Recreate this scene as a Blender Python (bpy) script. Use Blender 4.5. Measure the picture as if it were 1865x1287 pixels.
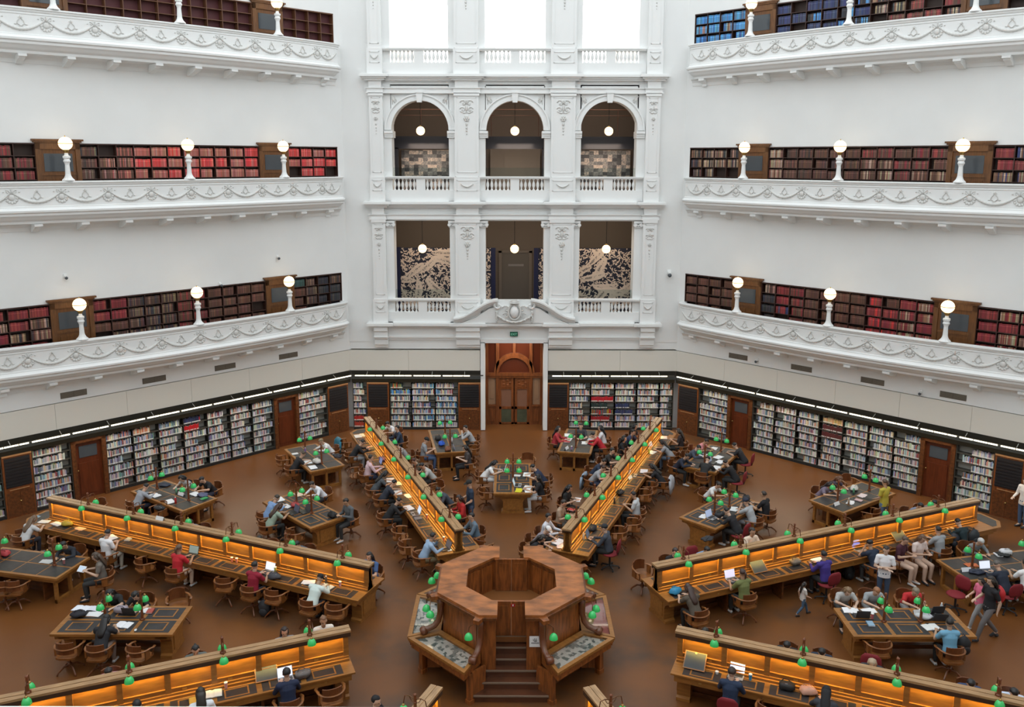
import bpy, math, random
import numpy as np
from mathutils import Matrix, Vector
for o in list(bpy.data.objects): bpy.data.objects.remove(o)
S = bpy.context.scene; COL = S.collection
PI = math.pi; rad = math.radians
rng = random.Random(7)
# ------------------------------------------------------------------ camera
cd = bpy.data.cameras.new('camera'); cam = bpy.data.objects.new('camera', cd); COL.objects.link(cam)
FPX, PITCH, YAW, ROLL, CY = 1556.16, .176087, .000986, .002234, 566.51
fw = Vector((-math.sin(YAW)*math.cos(PITCH), math.cos(YAW)*math.cos(PITCH), -math.sin(PITCH)))
rt = Vector((math.cos(YAW), math.sin(YAW), 0)); up = rt.cross(fw)
r2 = rt*math.cos(ROLL)+up*math.sin(ROLL); u2 = r2.cross(fw)
m = Matrix((r2, u2, -fw)).transposed().to_4x4(); m.translation = Vector((-.0197, -19.2596, 11.9045))
cam.matrix_world = m
cd.sensor_fit = 'HORIZONTAL'; cd.sensor_width = 36; cd.lens = FPX/1865*36
cd.shift_y = -(643.5-CY)/1865; cd.clip_end = 200; cd.clip_start = .1
S.camera = cam
# ------------------------------------------------------------------ sky, exposure
w = bpy.data.worlds.new('sky'); S.world = w; w.use_nodes = True
bg = w.node_tree.nodes['Background']; bg.inputs[0].default_value = (.905, .96, .99, 1); bg.inputs[1].default_value = 1.25
S.view_settings.view_transform = 'Standard'; S.view_settings.look = 'None'
S.view_settings.gamma = 1; S.view_settings.use_curve_mapping = False; S.view_settings.exposure = 0.62
# ------------------------------------------------------------------ materials
MATS = {}
def mat(name, col, rough=.6, metal=0, emit=None, es=0, var=0, vscale=3, stretch=None, bump=0, spec=.5, col2=None, trans=0, coat=0, attr=None):
    if name in MATS: return MATS[name]
    M = bpy.data.materials.new(name); M.use_nodes = True; nt = M.node_tree; b = nt.nodes['Principled BSDF']
    b.inputs['Base Color'].default_value = (*col, 1); b.inputs['Roughness'].default_value = rough
    b.inputs['Metallic'].default_value = metal; b.inputs['Specular IOR Level'].default_value = spec
    if coat: b.inputs['Coat Weight'].default_value = coat; b.inputs['Coat Roughness'].default_value = .25
    if trans: b.inputs['Transmission Weight'].default_value = trans; b.inputs['IOR'].default_value = 1.1
    if emit: b.inputs['Emission Color'].default_value = (*emit, 1); b.inputs['Emission Strength'].default_value = es
    if attr:
        a = nt.nodes.new('ShaderNodeAttribute'); a.attribute_name = attr; nt.links.new(a.outputs['Color'], b.inputs['Base Color'])
    if var or bump:
        tc = nt.nodes.new('ShaderNodeTexCoord'); mp = nt.nodes.new('ShaderNodeMapping')
        nt.links.new(tc.outputs['Object'], mp.inputs[0])
        if stretch: mp.inputs['Scale'].default_value = stretch
        n = nt.nodes.new('ShaderNodeTexNoise'); n.inputs['Scale'].default_value = vscale; n.inputs['Detail'].default_value = 5
        nt.links.new(mp.outputs[0], n.inputs['Vector'])
        if var and not attr:
            c2 = col2 or tuple(c*(1-var) for c in col)
            r = nt.nodes.new('ShaderNodeValToRGB'); r.color_ramp.elements[0].position = .35; r.color_ramp.elements[1].position = .65
            r.color_ramp.elements[0].color = (*c2, 1); r.color_ramp.elements[1].color = (*[min(1, c*(1+var*.4)) for c in col], 1)
            nt.links.new(n.outputs['Fac'], r.inputs[0]); nt.links.new(r.outputs[0], b.inputs['Base Color'])
        if bump:
            bp = nt.nodes.new('ShaderNodeBump'); bp.inputs['Strength'].default_value = bump; bp.inputs['Distance'].default_value = .02
            nt.links.new(n.outputs['Fac'], bp.inputs['Height']); nt.links.new(bp.outputs[0], b.inputs['Normal'])
    MATS[name] = M; return M
white = mat('white_plaster', (.80, .81, .80), .75, var=.03, vscale=.6)
whitet = mat('white_stucco_trim', (.81, .82, .81), .65)
carved = mat('dusty_carving', (.66, .655, .63), .75)  # greyer than the trim: the shade of the crevices is put into the colour
cream = mat('cream_wall_panel', (.72, .69, .62), .7)
wood = mat('honey_oak', (.27, .095, .018), .38, var=.45, vscale=3, stretch=(1, 12, 1), coat=.25)
wooddk = mat('dark_oak', (.135, .042, .01), .42, var=.45, vscale=3, stretch=(4, 1, 4))
woodred = mat('red_cedar', (.20, .058, .013), .42, var=.35, vscale=2, stretch=(8, 8, 1))
woodpale = mat('worn_oak_cap', (.40, .235, .11), .4, var=.3, vscale=3, stretch=(12, 1, 12))
wooddais = mat('dais_oak', (.27, .080, .016), .4, var=.45, vscale=2.5, stretch=(6, 6, 1), coat=.2)
woodtop = mat('worn_dais_top', (.36, .120, .030), .3, var=.5, vscale=1.6, stretch=(1.5, 3, 1), coat=.3)
black = mat('black_gap', (.012, .011, .010), .7)
leather = mat('black_leather', (.030, .028, .030), .5, var=.25, vscale=6)
brass = mat('brass', (.45, .30, .10), .35, metal=.8)
hood = mat('dark_bronze_hood', (.016, .015, .009), .5)
steel = mat('pale_steel_shelf', (.42, .42, .38), .5)
shelfdk = mat('shelf_edge', (.06, .055, .045), .5)
glassm = mat('dark_glass', (.07, .08, .09), .12)
green = mat('green_glass_shade', (.035, .50, .13), .15, emit=(.05, .60, .10), es=.06, coat=.6)
globe = mat('lit_globe', (1, .85, .6), .5, emit=(1, .70, .38), es=1.5)
ledstrip = mat('shelf_light', (1, 1, 1), .5, emit=(1, .88, .60), es=2.0)
amber = mat('amber_strip', (1, .5, .1), .5, emit=(1, .6, .12), es=3.5)
paper = mat('white_paper', (.80, .80, .80), .7)
skin = mat('skin', (.55, .33, .22), .55)
eyem = mat('dark_eyes', (.01, .008, .006), .3)
# floor: waxed brown cork with darker scuffed bands where the chairs stand
def floor_mat():
    M = bpy.data.materials.new('waxed_cork_floor'); M.use_nodes = True; nt = M.node_tree; N = nt.nodes.new; L = nt.links.new
    b = nt.nodes['Principled BSDF']
    tc = N('ShaderNodeTexCoord'); sep = N('ShaderNodeSeparateXYZ'); L(tc.outputs['Object'], sep.inputs[0])
    def mth(op, a, c=None, clamp=False):
        n = N('ShaderNodeMath'); n.operation = op; n.use_clamp = clamp
        for i, v in enumerate((a, c)):
            if v is None: continue
            if isinstance(v, (int, float)): n.inputs[i].default_value = v
            else: L(v, n.inputs[i])
        return n.outputs[0]
    dmin = None
    for a in (22.5, 67.5, 112.5, 157.5):
        t = mth('ABSOLUTE', mth('SUBTRACT', mth('MULTIPLY', sep.outputs[0], math.cos(rad(a))), mth('MULTIPLY', sep.outputs[1], math.sin(rad(a)))))
        d = mth('ABSOLUTE', mth('SUBTRACT', t, 1.05)); dmin = d if dmin is None else mth('MINIMUM', dmin, d)
    n1 = N('ShaderNodeTexNoise'); n1.inputs['Scale'].default_value = 1.1; n1.inputs['Detail'].default_value = 4; L(tc.outputs['Object'], n1.inputs['Vector'])
    n2 = N('ShaderNodeTexNoise'); n2.inputs['Scale'].default_value = .35; n2.inputs['Detail'].default_value = 3; L(tc.outputs['Object'], n2.inputs['Vector'])
    band = mth('SUBTRACT', 1.0, mth('DIVIDE', dmin, 1.0), True)
    scuff = mth('MULTIPLY', band, mth('MULTIPLY', mth('SUBTRACT', n1.outputs['Fac'], .34), 2.6, True), True)
    r = N('ShaderNodeValToRGB'); r.color_ramp.elements[0].color = (.140, .050, .0125, 1); r.color_ramp.elements[1].color = (.188, .068, .017, 1)
    r.color_ramp.elements[0].position = .3; r.color_ramp.elements[1].position = .7; L(n2.outputs['Fac'], r.inputs[0])
    mx = N('ShaderNodeMix'); mx.data_type = 'RGBA'; L(scuff, mx.inputs[0]); L(r.outputs[0], mx.inputs[6]); mx.inputs[7].default_value = (.050, .034, .024, 1)
    L(mx.outputs[2], b.inputs['Base Color']); b.inputs['Roughness'].default_value = .36; b.inputs['Specular IOR Level'].default_value = .45
    return M
# ------------------------------------------------------------------ mesh builder
class MB:
    def __init__(s): s.v = []; s.f = []; s.mi = []; s.c = []; s.M = None; s.m = 0; s.col = None
    def add(s, vs, fs, cols=None):
        n = len(s.v)
        if s.M is not None: vs = [tuple(s.M @ Vector(p)) for p in vs]
        s.v.extend(vs); s.f.extend([tuple(i+n for i in f) for f in fs]); s.mi.extend([s.m]*len(fs))
        s.c.extend(cols if cols else [s.col or (.5, .5, .5)]*len(fs)); return s
    def box(s, x0, x1, y0, y1, z0, z1):
        return s.add([(x0, y0, z0), (x1, y0, z0), (x1, y1, z0), (x0, y1, z0), (x0, y0, z1), (x1, y0, z1), (x1, y1, z1), (x0, y1, z1)],
                     [(0, 3, 2, 1), (4, 5, 6, 7), (0, 1, 5, 4), (1, 2, 6, 5), (2, 3, 7, 6), (3, 0, 4, 7)])
    def cb(s, cx, cy, cz, sx, sy, sz): return s.box(cx-sx/2, cx+sx/2, cy-sy/2, cy+sy/2, cz-sz/2, cz+sz/2)
    def prism(s, pts, a, b, ax='z'):
        n = len(pts)
        P = {'z': lambda p, t: (p[0], p[1], t), 'y': lambda p, t: (p[0], t, p[1]), 'x': lambda p, t: (t, p[0], p[1])}[ax]
        vs = [P(p, a) for p in pts]+[P(p, b) for p in pts]
        fs = [(i, (i+1) % n, n+(i+1) % n, n+i) for i in range(n)]+[tuple(range(n-1, -1, -1)), tuple(range(n, 2*n))]
        return s.add(vs, fs)
    def lathe(s, prof, c=(0, 0, 0), n=12):
        vs = []; fs = []; k = len(prof)
        for i in range(n):
            a = 2*PI*i/n
            for r, z in prof: vs.append((c[0]+r*math.cos(a), c[1]+r*math.sin(a), c[2]+z))
        for i in range(n):
            j = (i+1) % n
            for q in range(k-1): fs.append((i*k+q, j*k+q, j*k+q+1, i*k+q+1))
        return s.add(vs, fs)
    def tube(s, pts, rs, n=6, flat=None, caps=True):
        P = [Vector(p) for p in pts]; K = len(P); vs = []; fs = []
        if not hasattr(rs, '__len__'): rs = [rs]*K
        pv = None
        for i in range(K):
            d = (P[min(i+1, K-1)]-P[max(i-1, 0)])
            if d.length < 1e-9: d = Vector((0, 0, 1))
            d.normalize()
            if pv is None:
                u = d.cross(Vector((0, 0, 1)))
                if u.length < .15: u = Vector((1, 0, 0))-d*d.x
            else: u = pv-d*pv.dot(d)
            u.normalize(); pv = u; w_ = d.cross(u)
            a_, b_ = (rs[i], rs[i]) if not hasattr(rs[i], '__len__') else rs[i]
            for q in range(n):
                t = 2*PI*q/n; vs.append(tuple(P[i]+u*(a_*math.cos(t))+w_*(b_*math.sin(t))))
        for i in range(K-1):
            for q in range(n):
                r_ = (q+1) % n; fs.append((i*n+q, i*n+r_, (i+1)*n+r_, (i+1)*n+q))
        if caps: fs += [tuple(range(n-1, -1, -1)), tuple(range((K-1)*n, K*n))]
        return s.add(vs, fs)
    def ball(s, c, r, nu=8, nv=5, fn=None):
        if not hasattr(r, '__len__'): r = (r, r, r)
        vs = []; fs = []
        for j in range(nv+1):
            ph = PI*j/nv-PI/2
            for i in range(nu):
                th = 2*PI*i/nu; d = (math.cos(ph)*math.cos(th), math.cos(ph)*math.sin(th), math.sin(ph)); k = fn(d) if fn else 1
                vs.append((c[0]+r[0]*d[0]*k, c[1]+r[1]*d[1]*k, c[2]+r[2]*d[2]*k))
        for j in range(nv):
            for i in range(nu):
                i2 = (i+1) % nu; fs.append((j*nu+i, j*nu+i2, (j+1)*nu+i2, (j+1)*nu+i))
        return s.add(vs, fs)
    def sweep(s, path, prof, closed=False):      # path: (x, y, nx, ny) with outward normal; prof: (offset, z)
        K = len(prof); vs = []; fs = []
        for x, y, nx, ny in path:
            for o_, z in prof: vs.append((x+nx*o_, y+ny*o_, z))
        for i in range(len(path)-1):
            for q in range(K if closed else K-1):
                r_ = (q+1) % K; fs.append((i*K+q, (i+1)*K+q, (i+1)*K+r_, i*K+r_))
        if closed: fs += [tuple(range(K)), tuple(range((len(path)-1)*K+K-1, (len(path)-1)*K-1, -1))]
        return s.add(vs, fs)
    def mesh(s, name, mats, smooth=False):
        me = bpy.data.meshes.new(name); me.from_pydata(s.v, [], s.f)
        for M in (mats if isinstance(mats, (list, tuple)) else [mats]): me.materials.append(M)
        me.polygons.foreach_set('material_index', s.mi)
        if smooth: me.polygons.foreach_set('use_smooth', [True]*len(s.f))
        if s.col is not None:
            at = me.color_attributes.new('Col', 'FLOAT_COLOR', 'CORNER'); arr = []
            for f, c in zip(s.f, s.c): arr += [c[0], c[1], c[2], 1.]*len(f)
            at.data.foreach_set('color', arr)
        me.update(); return me
def link(name, data, parent=None, loc=None, rz=0):
    o = bpy.data.objects.new(name, data); COL.objects.link(o)
    if parent is not None: o.parent = parent
    if loc is not None: o.location = loc
    if rz: o.rotation_euler = (0, 0, rz)
    return o
def obj(name, mb, mats, parent=None, loc=None, rz=0, smooth=False): return link(name, mb.mesh(name, mats, smooth), parent, loc, rz)
def tag(o, label, cat, group=None, kind=None):
    o['label'] = label; o['category'] = cat
    if group: o['group'] = group
    if kind: o['kind'] = kind
    return o
def thing(name, label, cat, loc=(0, 0, 0), rz=0, group=None): return tag(link(name, None, None, loc, rz), label, cat, group)
def struct(name, mb, mats, loc=None, rz=0, smooth=False):
    o = obj(name, mb, mats, None, loc, rz, smooth); o['kind'] = 'structure'; return o
KIDS = {}
def copy_tree(o, parent=None):
    c = o.copy(); COL.objects.link(c); c.parent = parent
    for k in KIDS.get(o.name) or KIDS.setdefault(o.name, list(o.children)): copy_tree(k, c)
    return c
def place(proto, used, loc, rz, label=None, group=None):
    o = proto if not used.get(proto.name) else copy_tree(proto); used[proto.name] = 1
    o.location = loc; o.rotation_euler = (0, 0, rz)
    if label: o['label'] = label
    if group: o['group'] = group
    return o
USED = {}
R = 17.375; W = R*math.tan(PI/8)
def spoke(az, r, t=0, z=0):      # point in the frame whose y axis points along azimuth az
    A = rad(az); return (r*math.sin(A)+t*math.cos(A), r*math.cos(A)-t*math.sin(A), z)
# ------------------------------------------------------------------ shell of the room
def octa(a): return [(a*math.tan(PI/8)*sx if k else a*sx, a*sy if k else a*math.tan(PI/8)*sy) for k, sx, sy in ()]
def ring(a): c = a/math.cos(PI/8); return [(c*math.sin(rad(22.5+45*i)), c*math.cos(rad(22.5+45*i))) for i in range(8)]
b = MB(); b.prism(ring(17.9)[::-1], -.1, 0); b.box(-1.3, 1.4, 17.9, 23, -.1, 0.0); b.box(-7.5, 7.5, -21, -17.4, -.1, 0)
struct('floor', b, floor_mat())
def wall_frame(k): return -rad(k)
ZT = (5.87, 11.17, 16.5)
CZ = .05                                              # centre line of the portico
# side walls seen in the photo (left -45, right +45); local x = sg*u, y outward
VENTS = (-4.15, -1.36, 1.42, 4.2)
def wallpanels(b, x0, x1, a=R):
    b.box(x0, x1, a-.03, a+.2, 2.73, 3.62)
for nm, az, sg in (('left', -45, 1), ('right', 45, -1)):
    rz = -rad(az); b = MB()
    zz = 3.66
    for zt in ZT:
        b.box(-W-.1, W+.1, R, R+.3, zz, zt-.98); zz = zt+1.2
        for x0, x1 in ((-W-.1, -7.17), (6.92, W+.1)): b.box(*sorted((sg*x0, sg*x1)), R, R+.3, zt-.98, zz)
        for x0, x1 in ((-4.64, -3.30), (3.32, 4.58)): b.box(*sorted((sg*x0, sg*x1)), R+.12, R+.3, zt-.98, zz)
    b.box(-W-.1, W+.1, R, R+.3, zz, 22); b.box(-W-.1, W+.1, R+.3, R+.42, 3.66, 22)
    b.box(-W-.1, W+.1, R+.42, R+.6, -.1, 3.7)
    struct('wall_'+nm, b, white, rz=rz)
    b = MB(); n = 6; e = np.linspace(-W-.0, W+.0, n+1)
    for i in range(n): b.box(e[i]+.004, e[i+1]-.004, R-.03, R+.39, 2.735, 3.635)
    struct('trim_panels_'+nm, b, cream, rz=rz)
    t = thing('light_hood', 'dark hood with a thin strip light over the %s wall bookshelves' % nm, 'shelf lighting', rz=rz, group='dark light hoods over the lower shelves')
    b = MB(); b.prism([(R+.38, 2.2), (R-.06, 2.2), (R-.1, 2.36), (R-.03, 2.5), (R-.03, 2.73), (R+.38, 2.73)], -W+.05, W-.05, 'x'); obj('hood', b, hood, t)
    b = MB(); x = -W+.25; i = 0
    while x < W-.4:
        l_ = (.42, .42, .28)[i % 3]; b.box(x, x+l_, R-.33, R-.29, 2.545, 2.585); x += l_+(.03, .03, .1)[i % 3]; i += 1
    obj('strip_light', b, ledstrip, t)
    b = MB(); b.box(-W+.2, W-.2, R-.3, R-.27, 2.55, 2.6); obj('rail', b, shelfdk, t)
    for k_ in range(9):
        b = MB(); xx = -W+.9+k_*(2*W-1.8)/8; b.tube([(xx, R-.28, 2.58), (xx, R-.04, 2.68)], .012); obj('bracket', b, steel, t)
    la = bpy.data.lights.new('shelf_strip', 'AREA'); la.shape = 'RECTANGLE'; la.size = 13.8; la.size_y = .05; la.energy = 60; la.color = (1, .9, .72); o = link('shelf_strip', la, t, (0, R-.31, 2.53)); o.rotation_euler = (rad(-38), 0, 0)
    for u in VENTS:
        t = thing('air_vent', 'grey double air grille on the %s wall, %s' % (nm, {-4.15: 'nearest the photo edge', -1.36: 'second from the photo edge', 1.42: 'second from the rear corner', 4.2: 'nearest the rear corner'}[u]), 'vent', loc=(0, 0, 0), rz=rz, group='air vents under the first gallery')
        b = MB(); b.box(sg*u-.43, sg*u+.43, R-.015, R+.01, 3.77, 3.98); obj('frame', b, mat('vent_grey', (.13, .11, .085), .5), t)
        b = MB()
        for k_ in range(2):
            for j in range(7): b.box(sg*u-.41+k_*.42, sg*u-.01+k_*.42, R-.03, R-.014, 3.785+j*.027, 3.797+j*.027)
        obj('grille', b, mat('vent_slat', (.2, .17, .13), .5), t)
# unseen walls that close the room and bounce the light
b = MB(); b.box(-W, W, R, R+.3, 0, 22)
for i, az in enumerate((-90, 90, -135, 135)):
    struct('wall_'+('far_left', 'far_right', 'near_left', 'near_right')[i], b, white, rz=-rad(az))
b = MB(); b.box(-8, 8, -21.2, -20.9, 0, 22); b.box(-8, -W, -21, -R, 0, 22); b.box(W, 8, -21, -R, 0, 22); b.box(-W, W, -20.9, -18.3, 9.5, 9.7)
struct('wall_behind_camera', b, white)
b = MB(); b.box(-W, W, -18.5, -17.83, 10.72, 10.905); b.box(-W, W, -18.35, -18.0, 9.5, 10.72); struct('trim_near_balustrade', b, whitet)
# ------------------------------------------------------------------ back wall with the three-bay portico
BX = ((-5.13, -2.73), (-1.20, 1.30), (2.83, 5.17)); BC = (-3.93, .05, 4.0)
def slab(b, x0, x1, y0, y1, z0, z1): b.box(x0, x1, y0, y1, z0, z1)
b = MB(); Y0, Y1 = R, R+.75
for x0, x1 in ((-W-.35, -5.13), (-2.73, -1.20), (1.30, 2.83), (5.17, W+.35)): b.box(x0, x1, Y0, Y1, 4.93, 22)
for z0, z1 in ((9.3, 10.5), (14.9, 15.75)):
    for x0, x1 in BX: b.box(x0, x1, Y0, Y1, z0, z1)
b.box(-W-.35, W+.35, Y0, Y1, 4.02, 4.93); b.box(-W-.35, -1.24, Y0+.02, Y1, 3.7, 4.02); b.box(1.33, W+.35, Y0+.02, Y1, 3.7, 4.02)
b.box(-W-.3, -1.24, R+.42, R+.75, 0, 3.7); b.box(1.33, W+.3, R+.42, R+.75, 0, 3.7)
# arch spandrels of the second storey
for xc in BC:
    hw = 1.22; N = 20; zc = 13.1
    arc = [(xc+hw*math.cos(PI*i/N), zc+hw*math.sin(PI*i/N)) for i in range(N+1)]
    for i in range(N):
        p, q = arc[i], arc[i+1]; b.prism([p, (p[0], 14.95), (q[0], 14.95), q], Y0, Y1, 'y')
struct('wall_back', b, white)
# panels of the lower wall
b = MB()
for x0, x1 in ((-W, -4.6), (-4.6, -1.45), (1.53, 4.7), (4.7, W)): b.box(x0+.004, x1-.004, R-.04, R+.4, 2.735, 3.635)
struct('trim_panels_back', b, cream)
for s_, (x0, x1) in (('left', (-W+.08, -1.43)), ('right', (1.52, W-.08))):
    t = thing('light_hood', 'dark hood with a thin strip light over the back wall bookshelves %s of the entrance' % s_, 'shelf lighting', group='dark light hoods over the lower shelves')
    b = MB(); b.prism([(R+.38, 2.2), (R-.06, 2.2), (R-.1, 2.36), (R-.03, 2.5), (R-.03, 2.73), (R+.38, 2.73)], x0, x1, 'x'); obj('hood', b, hood, t)
    b = MB(); x = x0+.2; i = 0
    while x < x1-.4:
        l_ = (.42, .42, .28)[i % 3]; b.box(x, x+l_, R-.33, R-.29, 2.545, 2.585); x += l_+(.03, .03, .1)[i % 3]; i += 1
    obj('strip_light', b, ledstrip, t)
    b = MB(); b.box(x0, x1+(.12 if x0 < 0 else 0), R-.3, R-.27, 2.55, 2.6); obj('rail', b, shelfdk, t)
    la = bpy.data.lights.new('shelf_strip', 'AREA'); la.shape = 'RECTANGLE'; la.size = 5.4; la.size_y = .05; la.energy = 24; la.color = (1, .9, .72); o = link('shelf_strip', la, t, ((x0+x1)/2, R-.31, 2.53)); o.rotation_euler = (rad(-38), 0, 0)
    for k_ in range(4):
        b = MB(); xx = x0+.7+k_*(x1-x0-1.4)/3; b.tube([(xx, R-.28, 2.58), (xx, R-.04, 2.68)], .012); obj('bracket', b, steel, t)
# door surround, cornices, pilasters
b = MB()
b.box(-1.43, -1.24, R-.12, R+.7, 0.03, 4.02); b.box(1.33, 1.52, R-.12, R+.7, .03, 4.02); b.box(-1.43, 1.52, R-.12, R+.7, 3.99, 4.16)
struct('trim_1', b, whitet)
def cornice(name, z, prof, proj):
    """entablature moulding that breaks forward over the pilasters; prof: list of (z0, z1, out)"""
    b = MB(); segs = [(-6.1, -5.42, proj), (-5.42, -2.52, 0), (-2.52, -1.40, proj), (-1.40, 1.50, 0), (1.50, 2.62, proj), (2.62, 5.46, 0), (5.46, 6.17, proj)]
    for x0, x1, p in segs:
        if p and len(prof) > 4: b.box(x0+.08, x1-.08, R-.2, R+.05, z-.7, z-.1)
        for z0, z1, o_ in prof:
            e = o_ if p else 0; y = R-.12-p-o_
            b.box(x0-(e if p else 0), x1+(e if p else 0), y, R+.05, z+z0, z+z1)
    return struct(name, b, whitet)
pf = [(-.72, -.66, .03), (-.66, -.5, .0), (-.52, -.48, .05), (-.2, -.13, .08), (-.13, -.06, .16), (-.06, .03, .26), (.03, .06, .22)]
cornice('trim_2', 10.08, pf, .1); cornice('trim_3', 15.3, pf, .1)
cornice('trim_4', 4.87, [(-.16, -.08, .12), (-.08, .03, .24), (.03, .06, .2)], .1)
b = MB()                                             # lower frieze band and corbels
b.box(-6.1, 6.17, R-.06, R, 4.12, 4.7); b.box(-6.1, -1.45, R-.12, R, 4.22, 4.28); b.box(1.55, 6.17, R-.12, R, 4.22, 4.28)
for x0, x1 in ((-6.03, -5.45), (-2.48, -1.45), (1.54, 2.56), (5.52, 6.13)):
    b.prism([(R, 3.80), (R-.12, 3.80), (R-.14, 3.90), (R-.20, 3.93), (R-.22, 4.16), (R-.27, 4.2), (R-.30, 4.5), (R-.36, 4.56), (R-.36, 4.72), (R, 4.72)], x0, x1, 'x')
    b.box(x0-.03, x1+.03, R-.33, R, 4.27, 4.31)
struct('trim_5', b, whitet)
b = MB()                                             # pilasters and piers of the storeys
for (z0, z1) in ((4.93, 9.36), (10.14, 14.6), (15.36, 21.9)):
    for x0, x1 in ((-6.02, -5.46), (-2.47, -1.46), (1.56, 2.57), (5.52, 6.10)):
        b.box(x0, x1, R-.2, R, z0, z1)
        b.box(x0-.04, x1+.04, R-.24, R, z0, z0+1.02)
        b.box(x0-.03, x1+.03, R-.25, R, z1-.12, z1)
        zt = z1-.18; zb = z0+1.2; g_ = .1           # raised panel border
        for q in ((x0+g_, x0+g_+.025, zb, zt), (x1-g_-.025, x1-g_, zb, zt), (x0+g_, x1-g_, zt-.03, zt), (x0+g_, x1-g_, zb, zb+.03)): b.box(q[0], q[1], R-.215, R, q[2], q[3])
        b.box(x0+.08, x1-.08, R-.262, R, z0+.86, z0+.885); b.box(x0+.08, x1-.08, R-.262, R, z0+.44, z0+.465)
        for q in (x0+.08, x1-.105): b.box(q, q+.025, R-.262, R, z0+.44, z0+.885)
struct('trim_6', b, whitet)
b = MB()                                             # reliefs: drops on the pilasters, swags on the pedestals, spandrels
def flower(b, x, y, z, s=1.):
    y -= .02; s *= 1.15
    for i in range(6): a = i*PI/3; b.ball((x+.045*s*math.cos(a), y, z+.045*s*math.sin(a)), (.03*s, .03, .03*s), 6, 4)
    b.ball((x, y-.01, z), (.03*s, .035, .03*s), 6, 4)
def scroll(b, x, y, z, s, sx=1):
    P = [(x+sx*s*(.30-.30*k/9)*math.cos(k*.75+.3), y, z+s*(.30-.28*k/9)*math.sin(k*.75+.3)) for k in range(10)]
    b.tube(P, [.02*s+.012]*10, 5)
for (z0, z1) in ((4.93, 9.36), (10.14, 14.6), (15.36, 19.6)):
    for x0, x1 in ((-6.02, -5.46), (-2.47, -1.46), (1.56, 2.57), (5.52, 6.10)):
        xc = (x0+x1)/2; wd = x1-x0; k = .62 if wd < .8 else 1.; y = R-.215; zt = z1-.32
        for sx in (-1, 1):
            scroll(b, xc+sx*.13*k, y, zt-.10, .5*k, sx); scroll(b, xc+sx*.16*k, y, zt-.36, .42*k, sx)
            b.tube([(xc+sx*.26*k, y, zt-.42), (xc+sx*.1*k, y, zt-.50), (xc, y, zt-.46)], .02, 5)
        flower(b, xc, y, zt-.05, k); flower(b, xc, y, zt-.72, 1.5*k); b.ball((xc, y, zt-.3), (.06*k, .04, .14*k), 6, 5)
        for q, (dz, r_) in enumerate(((.95, .055), (1.10, .045), (1.22, .035), (1.34, .026))): b.ball((xc, y, zt-dz), (r_*k, .03, r_*1.4*k), 6, 4)
        P = [(xc+(j-4)/4*wd*.26, R-.27, z0+.74-.13*(1-((j-4)/4)**2)) for j in range(9)]; b.tube(P, [.018+.018*(1-abs(j-4)/4) for j in range(9)], 6)
for xc in BC:
    for sx in (-1, 1):
        X = xc+sx*1.22; Y = R-.02
        for j in range(5): b.tube([(X-sx*.02, Y, 14.5), (X-sx*(.12+.06*j), Y, 14.46-.03*j*j), (X-sx*(.08+.09*j), Y, 14.38-.10*(4-j)*.6)], [.02, .026, .01], 5)
        b.ball((X-sx*.12, Y, 14.35), (.07, .03, .07), 6, 4)
        b.box(min(X, X-sx*.75), max(X, X-sx*.75), R-.03, R, 14.56, 14.585)
struct('trim_7', b, carved, smooth=True)
b = MB()                                             # archivolts, imposts, keystones, capitals
for xc in BC:
    N = 24
    for r0, r1, y in ((1.20, 1.30, .10), (1.30, 1.42, .06), (1.42, 1.48, .12)):
        for i in range(N):
            a0, a1 = PI*i/N, PI*(i+1)/N
            b.prism([(xc+r0*math.cos(a0), 13.1+r0*math.sin(a0)), (xc+r1*math.cos(a0), 13.1+r1*math.sin(a0)), (xc+r1*math.cos(a1), 13.1+r1*math.sin(a1)), (xc+r0*math.cos(a1), 13.1+r0*math.sin(a1))], R-y, R+.02, 'y')
    b.prism([(xc-.10, 14.22), (xc+.10, 14.22), (xc+.15, 14.64), (xc-.15, 14.64)], R-.2, R, 'y'); b.box(xc-.17, xc+.17, R-.23, R, 14.6, 14.66)
    for sx in (-1, 1):
        x0, x1 = sorted((xc+sx*1.14, xc+sx*1.5))
        for z0, z1, o_ in ((12.78, 12.86, .07), (12.86, 12.96, .1), (12.96, 13.06, .16)): b.box(x0-(.0), x1, R-o_, Y1, z0, z1)
        # ionic capital of the first storey
        b.box(x0, x1, R-.10, R+.3, 9.22, 9.31); b.box(x0+.02, x1-.02, R-.06, R+.3, 9.02, 9.06)
        for q in (x0+.05, x1-.05): b.tube([(q, R-.14, 9.14), (q, R+.1, 9.14)], .075, 10)
        b.tube([(x0+.05, R-.09, 9.2), ((x0+x1)/2, R-.1, 9.1), (x1-.05, R-.09, 9.2)], .025, 6)
struct('trim_8', b, whitet)
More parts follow.
